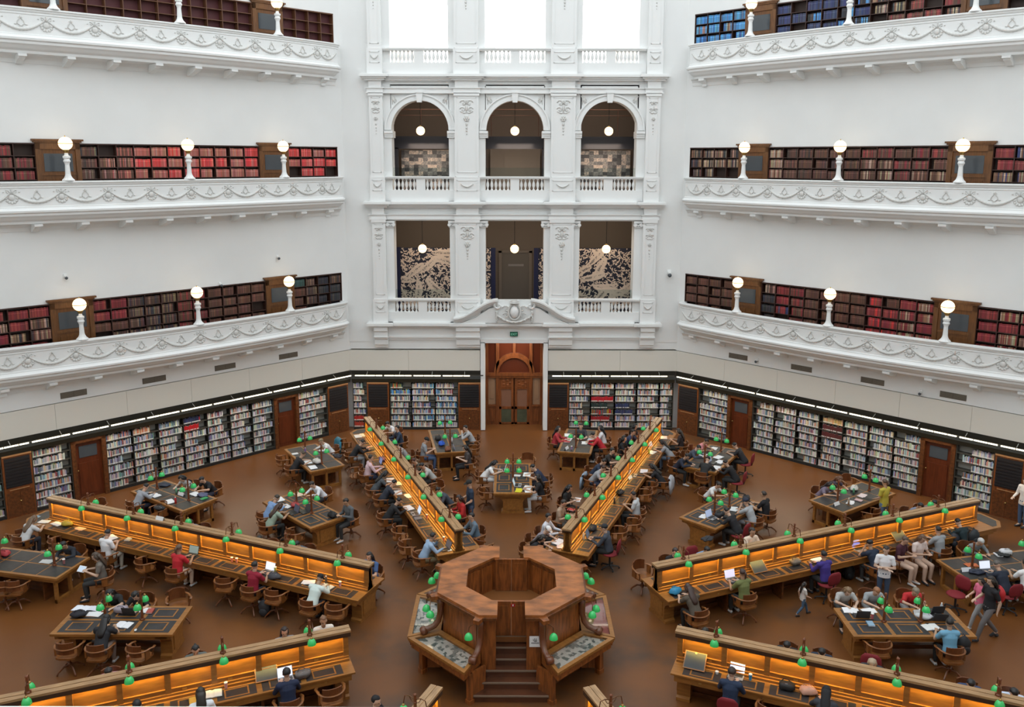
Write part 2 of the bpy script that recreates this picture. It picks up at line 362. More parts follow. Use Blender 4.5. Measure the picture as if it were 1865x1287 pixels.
# balustrades: one thing per bay and storey
bal = MB(); bal.lathe([(.055, 0), (.055, .03), (.03, .05), (.028, .09), (.055, .16), (.068, .22), (.055, .30), (.026, .38), (.022, .42), (.05, .45), (.05, .48)], n=8); balme = bal.mesh('baluster', whitet, True)
for li, zb in enumerate((5.0, 10.24, 15.46)):
    for bi, (x0, x1) in enumerate(BX):
        if li == 0 and bi == 1:
            b = MB(); b.box(x0-.1, x1+.1, R-.14, R+.1, 4.95, 5.9); struct('trim_9', b, whitet); continue
        t = thing('balustrade', 'white balustrade of the %s storey of the portico, %s bay' % (('first', 'second', 'third')[li], ('left', 'middle', 'right')[bi]), 'balustrade', (0, 0, 0), 0, 'white balustrades of the portico')
        b = MB(); b.box(x0-.3, x1+.3, R-.16, R+.12, zb+.84, zb+.89); b.box(x0-.3, x1+.3, R-.2, R+.16, zb+.89, zb+.94); obj('handrail', b, whitet, t)
        b = MB(); b.box(x0-.3, x1+.3, R-.12, R+.08, zb-.1, zb+.36); obj('base', b, whitet, t)
        xm = (x0+x1)/2; b = MB(); b.box(xm-.19, xm+.19, R-.12, R+.08, zb+.36, zb+.84); obj('pedestal', b, whitet, t)
        for sx in (-1, 1):
            xe = x0 if sx < 0 else x1
            for j in range(6):
                xx = xm+sx*(.19+.09+j*(abs(xe-xm)-.19-.09)/5.6); link('baluster', balme, t, (xx, R-.02, zb+.36))
        if li < 2:
            b = MB(); b.box(x0, x1, R+.3, R+.31, zb+.94, zb+1.3)
            o = obj('glass_screen', b, mat('clear_glass', (.75, .85, .85), .05, trans=1), t); o['label'] = 'clear glass screen behind the handrail'
# scrolled pediment with cartouche over the door
t = thing('door_pediment', 'white scrolled pediment with oval cartouche above the entrance', 'pediment', (CZ, R-.35, 4.93))
b = MB()
for sx in (-1, 1):
    P = [(sx*(2.62-1.9*k/16), .02+.80*(.5-.5*math.cos(PI*k/16))) for k in range(17)]
    for i in range(16):
        (xa, za), (xb, zb_) = P[i], P[i+1]
        for o_, t_, yy in ((-.05, .10, -.02), (.05, .10, -.14), (.15, .07, -.24)):
            q = [(xa, za+o_), (xb, zb_+o_), (xb, zb_+o_+t_), (xa, za+o_+t_)]; b.prism(q if sx < 0 else q[::-1], yy, .3, 'y')
    for k in range(12):
        a = PI/2+sx*(-k*.55); r_ = .2-.014*k
        if k == 0: pp = []
        pp.append((sx*.70+r_*math.cos(a)*1, -.1, .78+r_*math.sin(a)))
    b.tube(pp, .05, 6)
obj('curved_moulding', b, whitet, t)
b = MB()
for sx in (-1, 1): b.prism([(0, 0), (sx*2.3, 0), (sx*1.7, .22), (sx*1.1, .62), (sx*.75, .72), (0, .72)][::sx], -.02, .3, 'y')
obj('tympanum', b, whitet, t)
b = MB(); b.ball((0, -.12, .5), (.19, .14, .27), 14, 8); obj('oval', b, whitet, t, smooth=True)
b = MB(); b.tube([(.26*math.sin(2*PI*i/16), -.12, .5+.34*math.cos(2*PI*i/16)) for i in range(17)], .045, 6)
for sx in (-1, 1):
    scroll(b, sx*.36, -.12, .62, .6, sx); scroll(b, sx*.36, -.12, .34, .5, sx)
b.box(-.2, .2, -.25, .1, .86, .93); b.box(-.13, .13, -.22, .1, .93, .99)
obj('cartouche_frame', b, carved, t, smooth=True)
b = MB(); r_ = random.Random(3)
for j in range(26):
    f = j/25*2-1; b.ball((f*.72, -.14-.02*(j % 3), .34-.28*(1-f*f)), (.055+.015*r_.random(), .06, .055), 6, 4)
for sx in (-1, 1):
    for j in range(9): b.ball((sx*(.74+.03*r_.random()), -.12, .5-.055*j), (.07-.005*j, .06, .05), 6, 4)
obj('garland', b, carved, t, smooth=True)
# EXIT sign
t = thing('exit_sign', 'small green exit sign centred above the entrance door', 'sign', (.03, R-.16, 4.31))
b = MB(); b.box(-.17, .17, -.02, .03, 0, .19); obj('sign_box', b, mat('exit_green', (.0, .10, .055), .4), t)
cu = bpy.data.curves.new('lettering', 'FONT'); cu.body = 'EXIT'; cu.size = .135; cu.align_x = 'CENTER'; cu.extrude = .002
cu_m = (mat('exit_letters', (.25, .6, .45), .4, emit=(.25, .6, .45), es=.2)); tmp = link('tmp', cu); me = bpy.data.meshes.new_from_object(tmp.evaluated_get(bpy.context.evaluated_depsgraph_get())); bpy.data.objects.remove(tmp); me.materials.clear(); me.materials.append(cu_m); o = link('lettering', me, t, (0, -.025, .045)); o.rotation_euler = (PI/2, 0, 0)
# ------------------------------------------------------------------ entrance doors set back in the opening
t = thing('entrance_doors', 'carved wooden double doors with arched glass transom in the entrance', 'door', (CZ, 18.25, 0))
b = MB()
for x0, x1 in ((-1.32, -1.17), (-.82, -.68), (.68, .82), (1.17, 1.32)): b.box(x0, x1, -.08, .1, 0, 4.4)
b.box(-1.3, 1.3, -.12, .1, 2.28, 2.42); b.box(-1.3, 1.3, -.1, .1, 2.2, 2.26)
for i in range(16):
    a0, a1 = PI*i/16, PI*(i+1)/16
    for r0, r1, y in ((.70, .80, -.12), (.80, .92, -.08)): b.prism([(r0*math.cos(a0), 2.42+r0*math.sin(a0)), (r1*math.cos(a0), 2.42+r1*math.sin(a0)), (r1*math.cos(a1), 2.42+r1*math.sin(a1)), (r0*math.cos(a1), 2.42+r0*math.sin(a1))], y, .1, 'y')
b.box(-.06, .06, -.06, .08, 3.3, 4.4)
for sx in (-1, 1):
    b.box(min(sx*.82, sx*1.2), max(sx*.82, sx*1.2), -.05, .08, 0, .88); b.box(min(sx*.88, sx*1.12), max(sx*.88, sx*1.12), -.08, 0, .15, .75); b.box(min(sx*.8, sx*1.2), max(sx*.8, sx*1.2), -.11, 0, .86, .93)
obj('door_frame', b, woodred, t)
b = MB(); b.box(-1.2, 1.2, .02, .05, 2.4, 4.4)
obj('transom_glass', b, mat('brown_glass', (.10, .025, .012), .12), t)
for sx in (-1, 1):
    b = MB(); x0, x1 = sorted((sx*.03, sx*.68)); b.box(x0, x1, -.02, .04, 1.72, 2.2); b.box(x0, x0+.1, -.03, .05, 0.02, 2.2); b.box(x1-.1, x1, -.03, .05, .02, 2.2)
    b.box(x0, x1, -.03, .05, .72, .84); b.box(x0, x1, -.03, .05, .02, .1); b.box(x0+.1, x1-.1, -.04, .0, 1.66, 1.70)
    for j in range(5): b.ball((sx*.35+.16*math.cos(j*1.26), -.03, 1.95+.12*math.sin(j*1.26)), (.07, .02, .05), 6, 4)
    d = obj('door_leaf', b, woodred, t)
    b = MB(); b.box(x0+.1, x1-.1, 0, .02, .84, 1.66); obj('glass_pane', b, mat('door_glass', (.22, .11, .07), .15), d)
    b = MB(); b.box(x0+.1, x1-.1, -.01, .02, .1, .72); obj('brass_plate', b, mat('green_bronze', (.075, .085, .05), .4, var=.3), d)
    b = MB(); x0, x1 = sorted((sx*.84, sx*1.17)); b.box(x0, x1, .02, .04, .93, 2.2); b.box(x0+.08, x1-.06, .0, .03, 1.2, 2.2); obj('side_light', b, mat('tan_glass', (.33, .20, .12), .3), t)
b = MB(); b.box(-1.24, 1.33, 18.4, 18.6, 0, 4.5); struct('wall_behind_doors', b, woodred)
b = MB(); b.box(-1.4, -1.25, R+.6, 18.6, 0, 4.4); b.box(1.34, 1.5, R+.6, 18.6, 0, 4.4); b.box(-1.4, 1.5, R+.6, 18.6, 4.03, 4.3); struct('wall_entrance_sides', b, woodred)
# ------------------------------------------------------------------ rooms behind the portico openings
shade_taupe = mat('taupe_wall', (.19, .155, .12), .8); darkw = mat('dark_gallery_wall', (.055, .042, .036), .8)  # walls toned down: the gloom of the unlit rooms is in the colour
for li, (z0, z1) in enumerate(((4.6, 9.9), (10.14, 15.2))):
    b = MB(); M_ = shade_taupe if li == 0 else mat('upper_room_wall', (.22, .18, .15), .8)  # upper walls darkened the same way, for lack of light
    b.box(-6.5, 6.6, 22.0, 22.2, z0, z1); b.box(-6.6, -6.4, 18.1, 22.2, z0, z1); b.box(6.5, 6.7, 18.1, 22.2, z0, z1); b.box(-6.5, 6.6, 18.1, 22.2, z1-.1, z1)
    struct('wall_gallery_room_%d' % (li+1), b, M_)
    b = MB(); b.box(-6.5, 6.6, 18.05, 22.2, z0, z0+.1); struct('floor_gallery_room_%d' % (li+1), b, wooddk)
def blade(b, x, z, a, l, w_, bend, clip):
    n = 6; L_ = []; R_ = []
    px, pz = x, z
    for i in range(n+1):
        f = i/n; aa = a+bend*f; hw = w_*math.sin(PI*min(1, f*.92+.08))*(1-.3*f); nx, nz = -math.sin(aa), math.cos(aa)
        L_.append((px+nx*hw, pz+nz*hw)); R_.append((px-nx*hw, pz-nz*hw)); px += math.cos(aa)*l/n; pz += math.sin(aa)*l/n
    for i in range(n):
        q = [L_[i], L_[i+1], R_[i+1], R_[i]]
        if all(clip[0] < p[0] < clip[1] and clip[2] < p[1] < clip[3] for p in q): b.add([(p[0], -.004-.000012*len(b.v)/14, p[1]) for p in q], [(0, 1, 2, 3)])
def leaf_print(x0, x1, z0, z1, seed):
    r = random.Random(seed); b = MB(); clip = (x0, x1, z0, z1); A_ = (x1-x0)*(z1-z0)
    for i in range(int(A_*105)): blade(b, r.uniform(x0, x1), r.uniform(z0, z1), r.uniform(0, 2*PI), r.uniform(.10, .22), r.uniform(.018, .036), r.uniform(-1.8, 1.8), clip)
    for i in range(max(2, int(A_*1.7))):
        x, z = r.uniform(x0-.2, x1-.2), r.uniform(z0, z1-.2); a = r.uniform(-.5, 1.1) if i % 2 else r.uniform(2.2, 3.6); cv = r.uniform(-.9, .9)
        for k in range(16):
            f = k/15; aa = a+cv*f; sz = .50*math.sin(PI*(f*.8+.15))
            for sd in (-1, 1): blade(b, x, z, aa+sd*(.75-.25*f), sz, .024, -sd*.8, clip)
            x += math.cos(aa)*.075; z += math.sin(aa)*.075
    return b
LM = mat('navy_print', (.018, .020, .038), .7); LC = mat('cream_print', (.80, .66, .54), .7)
for nm, x0, x1 in (('left', -5.2, -2.4), ('right', 2.45, 5.55)):
    t = thing('leaf_print_screen', 'black and cream leaf-patterned display screen in the %s bay of the first storey' % nm, 'display screen', ((x0+x1)/2, 19.8, 4.7))
    h = (x1-x0)/2; b = MB(); b.box(-h, h, 0, .04, 0, 3.2); q_ = obj('printed_panel', b, LM, t); obj('leaf_pattern', leaf_print(-h, h, 0, 3.2, 5 if nm == 'left' else 8), LC, q_)
    
    for q in (-h-.22, h): b = MB(); b.box(q, q+.22, -.02, .3, 0, 3.2); obj('blue_edge', b, mat('navy_edge', (.01, .014, .06), .5), t)
for nm, xc in (('left', -1.18), ('right', 1.3)):
    t = thing('leaf_print_screen', 'narrow strip of black and cream leaf print at the %s of the middle bay' % nm, 'display screen', (xc, 19.8, 4.7))
    b = MB(); b.box(-.16, .16, 0, .04, 0, 3.2); q_ = obj('printed_panel', b, LM, t); obj('leaf_pattern', leaf_print(-.16, .16, 0, 3.2, 3), LC, q_)
    s_ = 1 if xc < 0 else -1; b = MB(); b.box(*sorted((s_*.16, s_*.36)), -.02, .04, 0, 3.2); obj('blue_edge', b, MATS['navy_edge'], t)
t = thing('service_door', 'grey-brown door at the back of the middle bay, first storey', 'door', (.1, 21.95, 4.7))
b = MB(); b.box(-.8, -.66, -.1, .0, 0, 2.85); b.box(.66, .8, -.1, 0, 0, 2.85); b.box(-.8, .8, -.1, 0, 2.75, 2.88); obj('door_frame', b, mat('grey_frame', (.22, .185, .15), .6), t)
b = MB(); b.box(-.66, .66, -.05, 0, 0, 2.75); obj('door_leaf', b, mat('grey_leaf', (.16, .14, .115), .6), t)
b = MB(); b.box(-.35, .4, -.07, -.05, 2.1, 2.2); obj('sign_plate', b, mat('plate', (.3, .28, .26), .6), t)
b = MB()                                             # mezzanine band of the second storey
b.box(-6.4, 6.5, 19.7, 19.9, 12.35, 12.75); b.box(-6.4, 6.5, 19.75, 19.9, 12.75, 12.9)
for x in (-5.3, -2.6, -1.35, 1.4, 2.6, 5.5): b.box(x-.12, x+.12, 19.7, 19.9, 10.2, 12.4)
struct('beam_mezzanine', b, mat('dark_steel', (.022, .022, .03), .5))
b = MB()
b.tube([(-6.4, 19.4, 14.05), (6.5, 19.4, 14.05)], .02); b.tube([(-6.4, 19.5, 13.8), (6.5, 19.5, 13.8)], .015)
for x in (-4.1, -2.8, -1., 1.1, 3.0, 4.6): b.tube([(x, 19.4, 12.9), (x, 19.4, 14.05)], .014)
tag(obj('picture_rail', b, mat('rail_brown', (.12, .05, .03), .4)), 'brown metal railing across the dark upper room behind the arches', 'railing')
def collage():
    M = bpy.data.materials.new('picture_collage'); M.use_nodes = True; nt = M.node_tree; N = nt.nodes.new; L = nt.links.new; bb = nt.nodes['Principled BSDF']
    tc = N('ShaderNodeTexCoord'); sp = N('ShaderNodeVectorMath'); sp.operation = 'SNAP'; L(tc.outputs['Object'], sp.inputs[0]); sp.inputs[1].default_value = (.21, 1, .155)
    wn = N('ShaderNodeTexWhiteNoise'); L(sp.outputs[0], wn.inputs[0]); n = N('ShaderNodeTexNoise'); n.inputs['Scale'].default_value = 14; L(tc.outputs['Object'], n.inputs['Vector'])
    mx = N('ShaderNodeMath'); mx.operation = 'MULTIPLY'; L(wn.outputs[0], mx.inputs[0]); L(n.outputs['Fac'], mx.inputs[1])
    r = N('ShaderNodeValToRGB'); e = r.color_ramp.elements; e[0].color = (.02, .02, .025, 1); e[1].color = (.50, .40, .33, 1); e[1].position = .62; e[0].position = .05; x = e.new(.3); x.color = (.16, .16, .16, 1)
    L(mx.outputs[0], r.inputs[0]); L(r.outputs[0], bb.inputs['Base Color']); return M
CM = collage()
for nm, x0, x1 in (('left', -5.1, -2.3), ('right', 2.4, 5.3)):
    b = MB(); h = (x1-x0)/2; b.box(-h, h, -.02, .02, 0, 2.05); tag(obj('picture_wall', b, CM, None, ((x0+x1)/2, 20.2, 10.25)), 'backlit collage of dim photographs behind the %s arch of the second storey' % nm, 'picture display')
b = MB(); b.box(-1.1, 1.25, 21.6, 21.7, 10.2, 12.4); b.box(-.45, .55, 21.55, 21.6, 10.2, 12.1); struct('wall_partition', b, mat('warm_grey', (.24, .21, .18), .8))
for li, z, y in ((0, 8.02, 18.2), (1, 13.09, 18.2)):
    for bi, xc in enumerate((-4.0, .05, 4.08)):
        t = thing('pendant_lamp', 'lit round globe pendant hanging in the %s bay of the %s storey' % (('left', 'middle', 'right')[bi], ('first', 'second')[li]), 'lamp', (xc, y, z), 0, 'globe pendants in the portico')
        b = MB(); b.ball((0, 0, 0), .19, 16, 10); obj('globe', b, globe, t, smooth=True)
        b = MB(); b.tube([(0, 0, .18), (0, 0, (9.75 if li == 0 else 14.25)-z)], .012); obj('rod', b, black, t)
        b = MB(); b.tube([(.193*math.cos(a*.52), .193*math.sin(a*.52), 0) for a in range(13)], .006, 4); b.lathe([(.05, .17), (.05, .22), (0, .24)], n=8); obj('metal_band', b, brass, t)
# bright loggia of the third storey with tall arched windows
creamw = mat('sunlit_cream', (.86, .82, .76), .8)
b = MB(); WN = [(-3.25, .92), (.08, .93), (3.42, .92)]; xs = -6.5
for xc, hw in WN:
    b.box(xs, xc-hw, 22.0, 22.3, 15.4, 21.6); xs = xc+hw; b.box(xc-hw, xc+hw, 22, 22.3, 15.4, 15.6)
    for i in range(14):
        a0, a1 = PI*i/14, PI*(i+1)/14; p = (xc+hw*math.cos(a0), 18.0+hw*math.sin(a0)); q = (xc+hw*math.cos(a1), 18.0+hw*math.sin(a1)); b.prism([p, (p[0], 21.6), (q[0], 21.6), q], 22, 22.3, 'y')
b.box(xs, 6.6, 22.0, 22.3, 15.4, 21.6)
b.box(-6.6, -6.4, 18.1, 22.2, 15.4, 21.6); b.box(6.5, 6.7, 18.1, 22.2, 15.4, 21.6); b.box(-6.5, 6.6, 18.1, 22.2, 15.4, 15.5)
struct('wall_loggia', b, creamw)
for i, (xc, hw) in enumerate(WN):
    b = MB(); b.prism([(xc-hw, 15.6), (xc+hw, 15.6)]+[(xc+hw*math.cos(PI*k/12), 18+hw*math.sin(PI*k/12)) for k in range(13)], 22.12, 22.14, 'y')
    o = struct('window_%d' % (i+1), b, mat('daylight_pane', (1, 1, 1), .4, emit=(.96, .98, 1), es=2.0))
for bi, xc in enumerate((-4.05, .0, 4.05)):
    t = thing('pendant_lamp', 'pale unlit-looking globe pendant in the %s bay of the bright third storey' % ('left', 'middle', 'right')[bi], 'lamp', (xc, 18.2, 18.35), 0, 'globe pendants in the portico')
    b = MB(); b.ball((0, 0, 0), .19, 14, 9); obj('globe', b, mat('white_globe', (.9, .88, .82), .3, emit=(1, .9, .75), es=.6), t, smooth=True)
    b = MB(); b.tube([(0, 0, .18), (0, 0, 1.8)], .012); b.lathe([(.05, .17), (.05, .22), (0, .24)], n=8); obj('rod', b, black, t)
la = bpy.data.lights.new('loggia_daylight', 'AREA'); la.shape = 'RECTANGLE'; la.size = 10; la.size_y = 4; la.energy = 160; o = link('loggia_daylight', la, None, (0, 21.9, 18.3)); o.rotation_euler = (-PI/2, 0, 0)
for xc in (-3.9, .05, 4.0):  # fill lights added to lift the dark rooms, no fitting behind them
    for z, e in ((9.6, 34 if abs(xc) > 1 else 22), (12.2, 24), (14.6, 14)):
        la = bpy.data.lights.new('display_spot', 'AREA'); la.size = 1.6; la.energy = e; la.color = (1, .8, .62); o = link('display_spot', la, None, (xc, 18.9, z)); o.rotation_euler = (rad(28), 0, 0)
la = bpy.data.lights.new('vestibule_light', 'AREA'); la.size = 1.6; la.energy = 30; la.color = (1, .86, .7); o = link('vestibule_light', la, None, (CZ, 17.75, 3.9)); o.rotation_euler = (rad(20), 0, 0)  # unseen fill added to brighten the doors
# small cameras and detectors on the walls
def dome_cam(loc, rz, label, s=1.):
    t = thing('security_camera', label, 'camera', loc, rz); b = MB(); b.box(-.05*s, .05*s, -.02, .03, -.02, .1*s); b.box(-.04*s, .04*s, -.12*s, 0, 0, .05*s); obj('mount', b, whitet, t)
    b = MB(); b.ball((0, -.11*s, -.03*s), .055*s, 10, 6); obj('dome', b, glassm, t, smooth=True)
dome_cam((6.72, R-.03, 7.05), 0, 'white dome camera on the blank wall right of the portico', 1.6)
for az, sg, u, z, lb in ((-45, 1, -4.09, 7.95, 'small black and white sensor on the left wall above the gallery door'), (-45, 1, 3.9, 7.98, 'small sensor on the left wall near the rear corner'), (-45, 1, 1.4, 7.13, 'tiny dark camera on top of the left gallery shelves'), (45, -1, 3.32, 3.86, 'small sensor between two vents of the right wall'), (45, -1, -3.09, 3.79, 'small black sensor between the outer vents of the right wall')):
    p = spoke(az, R-.02, sg*u, z); dome_cam(p, -rad(az), lb)
# ------------------------------------------------------------------ galleries on the side walls
def apo(u): return 16.4+.5*(u/6.6)**2
def gpath():
    P = [(-6.97, 17.4), (-6.96, 17.2), (-6.86, 17.02), (-6.66, 16.92)]+[(u, apo(u)) for u in np.linspace(-6.5, 6.5, 27)]+[(6.66, 16.92), (6.86, 17.02), (6.96, 17.2), (6.97, 17.4)]
    out = []
    for i, p in enumerate(P):
        a, c = P[max(i-1, 0)], P[min(i+1, len(P)-1)]; dx, dy = c[0]-a[0], c[1]-a[1]; l = math.hypot(dx, dy); out.append((p[0], p[1], dy/l, -dx/l))
    return out
GP = gpath()
def gpt(u, out, z): return (u, apo(u)-out, z)
ORD = ('first', 'second', 'third')
# gallery lamp prototype parts
lp = MB(); lp.lathe([(.19, 0), (.2, .03), (.13, .10), (.10, .16), (.085, .22), (.07, .52), (.085, .58), (.115, .63), (.10, .68), (.085, .71), (.12, .74), (.12, .80), (.07, .82), (.05, .9)], n=10); lpm = lp.mesh('lamp_pedestal', whitet)
gb = MB(); gb.ball((0, 0, 1.2), .215, 18, 12); gbm = gb.mesh('globe', globe, True)
fb = MB(); fb.lathe([(.0, 1.47), (.012, 1.45), (.03, 1.42), (.0, 1.40)], n=6); fb.lathe([(.217, 1.19), (.222, 1.2), (.217, 1.21)], n=20); fb.lathe([(.06, .9), (.09, .96), (.1, 1.0)], n=10); fbm = fb.mesh('metal_band', brass)
for nm, az, sg in (('left', -45, 1), ('right', 45, -1)):
    rz = -rad(az)
    for li, zt in enumerate(ZT):
        t = thing('gallery_balcony', 'white %s gallery balcony with garland frieze, on the %s wall' % (('lowest', 'middle', 'topmost')[li], nm), 'balcony', rz=rz, group='gallery balconies')
        b = MB(); b.sweep(GP, [(-.14, zt-.02), (-.14, zt-.98), (-.5, zt-1.0), (-1.0, zt-1.0), (-1.0, zt-1.36), (-.22, zt-1.36), (-.20, zt-1.28), (-.10, zt-1.22), (-.02, zt-1.14), (.05, zt-1.09), (.06, zt-1.02), (.12, zt-.98), (.13, zt-.92), (.06, zt-.88), (.02, zt-.84), (.02, zt-.80), (0, zt-.78), (0, zt-.22), (.02, zt-.2), (.02, zt-.18), (0, zt-.16), (0, zt-.02)], True); b.v = [(p[0], min(p[1], R-.012), p[2]) for p in b.v]
        obj('parapet', b, whitet, t)
        b = MB(); b.sweep(GP, [(-.17, zt), (-.17, zt-.04), (0, zt-.14), (.04, zt-.12), (.05, zt-.08), (.09, zt-.05), (.09, zt-.01), (.06, zt)], True); obj('handrail', b, whitet, t)
        b = MB(); N = [.05+1.42*k for k in range(-4, 5)]; ends = [-6.75]+N+[6.75]
        for i in range(len(ends)-1):
            u0, u1 = ends[i], ends[i+1]
            if u1-u0 < .5: continue
            n_ = 28; pts = []; rs = []
            for k in range(n_+1):
                f = k/n_; pts.append(gpt(u0+.05+(u1-u0-.1)*f, .012, zt-.36-.30*(1-(2*f-1)**2))); rs.append((.020+.028*math.sin(PI*f))*(1.3 if k % 2 else .8))
            b.tube(pts, rs, 6)
            if u1-u0 > 1:
                uc = (u0+u1)/2
                for sx in (-1, 1):
                    b.tube([gpt(uc+sx*.03, .012, zt-.55), gpt(uc+sx*.10, .012, zt-.50), gpt(uc+sx*.085, .012, zt-.42), gpt(uc+sx*.03, .012, zt-.36), gpt(uc+sx*.05, .012, zt-.30)], .016, 5)
                    b.ball(gpt(uc+sx*.15, .012, zt-.52), (.04, .02, .02), 6, 4)
                b.ball(gpt(uc, .012, zt-.30), (.03, .02, .05), 6, 4); b.box(uc-.05, uc+.05, apo(uc)-.03, apo(uc), zt-.57, zt-.55)
        for u in N:
            b.ball(gpt(u, .01, zt-.50), (.10, .035, .10), 8, 5)
            for k in range(7): a = PI+PI*k/6; b.ball(gpt(u+.15*math.cos(a), .01, zt-.52+.15*math.sin(a)), (.045, .025, .045), 6, 4)
            for k in range(5): a = rad(25+32.5*k); b.tube([gpt(u, .01, zt-.40), gpt(u+.16*math.cos(a), .015, zt-.38+.13*math.sin(a))], .014, 4); b.ball(gpt(u+.24*math.cos(a), .01, zt-.38+.13*math.sin(a)), (.03, .02, .02), 5, 4)
        obj('garland_relief', b, carved, t, smooth=True)
        for k in range(10):
            u = -6.3+1.4*k; tip = max(apo(u)+.17, 16.55); b = MB()
            b.prism([(R, zt-1.37), (R, zt-1.64), (R-.1, zt-1.66), (tip+.28, zt-1.56), (tip+.1, zt-1.50), (tip+.06, zt-1.37)], u-.1, u+.1, 'x'); b.box(u-.125, u+.125, tip, tip+.12, zt-1.45, zt-1.37); obj('bracket', b, whitet, t)
        b = MB(); b.prism([(R, zt-1.62), (R-.03, zt-1.62), (R-.05, zt-1.5), (R-.12, zt-1.4), (R-.2, zt-1.36), (R, zt-1.36)], -6.9, 6.9, 'x'); obj('cove_moulding', b, whitet, t)
        for u in (-3.95, 0.05, 3.95):
            p = spoke(az, apo(u)+.05, sg*u, zt)
            t = thing('gallery_lamp', 'lit globe lamp %s, %s gallery rail, %s wall' % ({-3.95: 'nearest the photo edge', .05: 'in the middle', 3.95: 'nearest the rear corner'}[u], ('lowest', 'middle', 'topmost')[li], nm), 'lamp', p, rz, 'globe lamps on the gallery rails')
            link('pedestal', lpm, t); link('globe', gbm, t); link('metal_band', fbm, t)
# ------------------------------------------------------------------ books
JACK = [(.70, .70, .66), (.74, .70, .60), (.66, .66, .66), (.58, .50, .40), (.62, .58, .50), (.50, .50, .50), (.40, .40, .42), (.12, .16, .28), (.08, .12, .22), (.30, .06, .05), (.45, .40, .30), (.20, .25, .30), (.55, .45, .25), (.10, .10, .11), (.42, .18, .10), (.16, .28, .26), (.50, .52, .56), (.22, .18, .28), (.25, .35, .48), (.60, .30, .22)]
BROWN = [(.10, .04, .025), (.13, .05, .03), (.085, .035, .022), (.16, .07, .045), (.11, .045, .03)]
DKMIX = [(.05, .03, .025), (.10, .045, .03), (.03, .03, .04), (.16, .10, .06), (.06, .03, .03), (.20, .13, .08)]
REDS = [(.24, .025, .03), (.20, .02, .028), (.15, .02, .02), (.27, .05, .04)]
BRIGHT = [(.55, .03, .03), (.60, .05, .05), (.50, .08, .07), (.62, .14, .12)]
PINKS = [(.42, .13, .10), (.38, .10, .08), (.45, .20, .15), (.34, .10, .07)]
TANS = [(.32, .20, .12), (.38, .26, .17), (.22, .11, .07), (.16, .06, .04), (.42, .30, .22)]
NAVY = [(.02, .03, .10), (.03, .045, .14), (.02, .025, .06), (.05, .06, .12)]
SKY = [(.05, .22, .50), (.07, .30, .62), (.12, .35, .55), (.03, .10, .28), (.10, .18, .32)]
BLACKS = [(.015, .016, .02), (.03, .03, .035), (.02, .022, .035), (.06, .045, .04)]
GREENS = [(.04, .09, .08), (.03, .07, .06)]
def gal_palette(nm, li, u, row, r):
    x = r.random()
    if nm == 'left':
        if li == 0:
            if u > 5.7: return BLACKS if x < .8 else DKMIX
            if u > 4.6: return DKMIX if x < .7 else BROWN
            if u < -4.6: return REDS if x < .6 else DKMIX+TANS
            if u < -2.6 and row < 2: return REDS
            if u < -.6: return DKMIX if x < .8 else BROWN
            if u < .6: return BROWN+REDS
            return BROWN if x < .9 else GREENS
        if li == 1:
            if u > 3.3: return BRIGHT if x < .55 else PINKS
            if u > 1: return BRIGHT if x < .4 else PINKS
            if u > -.3: return BRIGHT if x < .5 else PINKS
            if u > -1.9: return BRIGHT if row == 1 and x < .8 else PINKS
            if u > -2.8: return PINKS+BROWN
            return (DKMIX+BROWN) if u > -4 else BROWN+REDS
    if li == 0:
        if u > 4.5: return BROWN
        if u > 2.6: return TANS+DKMIX if x < .6 else BLACKS
        if u > 2.1: return REDS+NAVY if x < .4 else REDS
        if u > 1.0: return REDS+BROWN
        if u > -1.3: return BROWN
        if u > -2.2: return REDS+BRIGHT[:1] if x < .5 else BROWN
        return REDS if x < .6 else TANS+REDS
    if li == 1:
        if u > 4.5: return DKMIX+BLACKS+TANS
        if u > 2.6: return TANS if x < .5 else BROWN
        if u > -.4: return BROWN+DKMIX[:2]
        if u > -3.3: return TANS+BROWN if x < .6 else BROWN+REDS
        return REDS if x < .6 else TANS+NAVY
    if u > 4.5: return SKY if x < .8 else SKY+TANS
    if u > 1.6: return NAVY if x < .9 else BLACKS
    if u > -.4: return NAVY if x < .6 else BLACKS+SKY
    if u > -3.3: return TANS+BLACKS if x < .6 else BROWN+REDS
    return TANS
def bookbox(mb, x, y, z, w, h, d, c, label, az, sg, old=False):
    """one book: spine towards the room, in the wall frame"""
    x0, x1 = x, x+w; vs = [(x0, y, z), (x1, y, z), (x1, y, z+h), (x0, y, z+h), (x0, y+d, z+h), (x1, y+d, z+h), (x1, y+d, z), (x0, y+d, z)]
    fs = [(0, 3, 4, 7), (1, 6, 5, 2), (3, 2, 5, 4)]; cc = [c, c, (.5, .48, .42) if not old else tuple(q*.8 for q in c)]
    za, zb = (z+.012, z+.05) if not old else (z+h*.70, z+h*.78)
    k = len(vs); vs += [(x0, y, za), (x1, y, za), (x1, y, zb), (x0, y, zb)]
    fs += [(0, 1, k+1, k), (k, k+1, k+2, k+3), (k+3, k+2, 2, 3)]; cc += [c, label, c]
    A = -rad(az); ca, sa = math.cos(A), math.sin(A)
    mb.add([(p[0]*ca-p[1]*sa, p[0]*sa+p[1]*ca, p[2]) for p in vs], fs, cc)
bookmat = mat('book_covers', (.5, .5, .5), .6, attr='Col'); oldmat = mat('leather_bindings', (.5, .5, .5), .55, attr='Col')
STUFF = MB(); STUFF.col = (1, 1, 1); OLD = MB(); OLD.col = (1, 1, 1); NB = [0]; NO = [0]
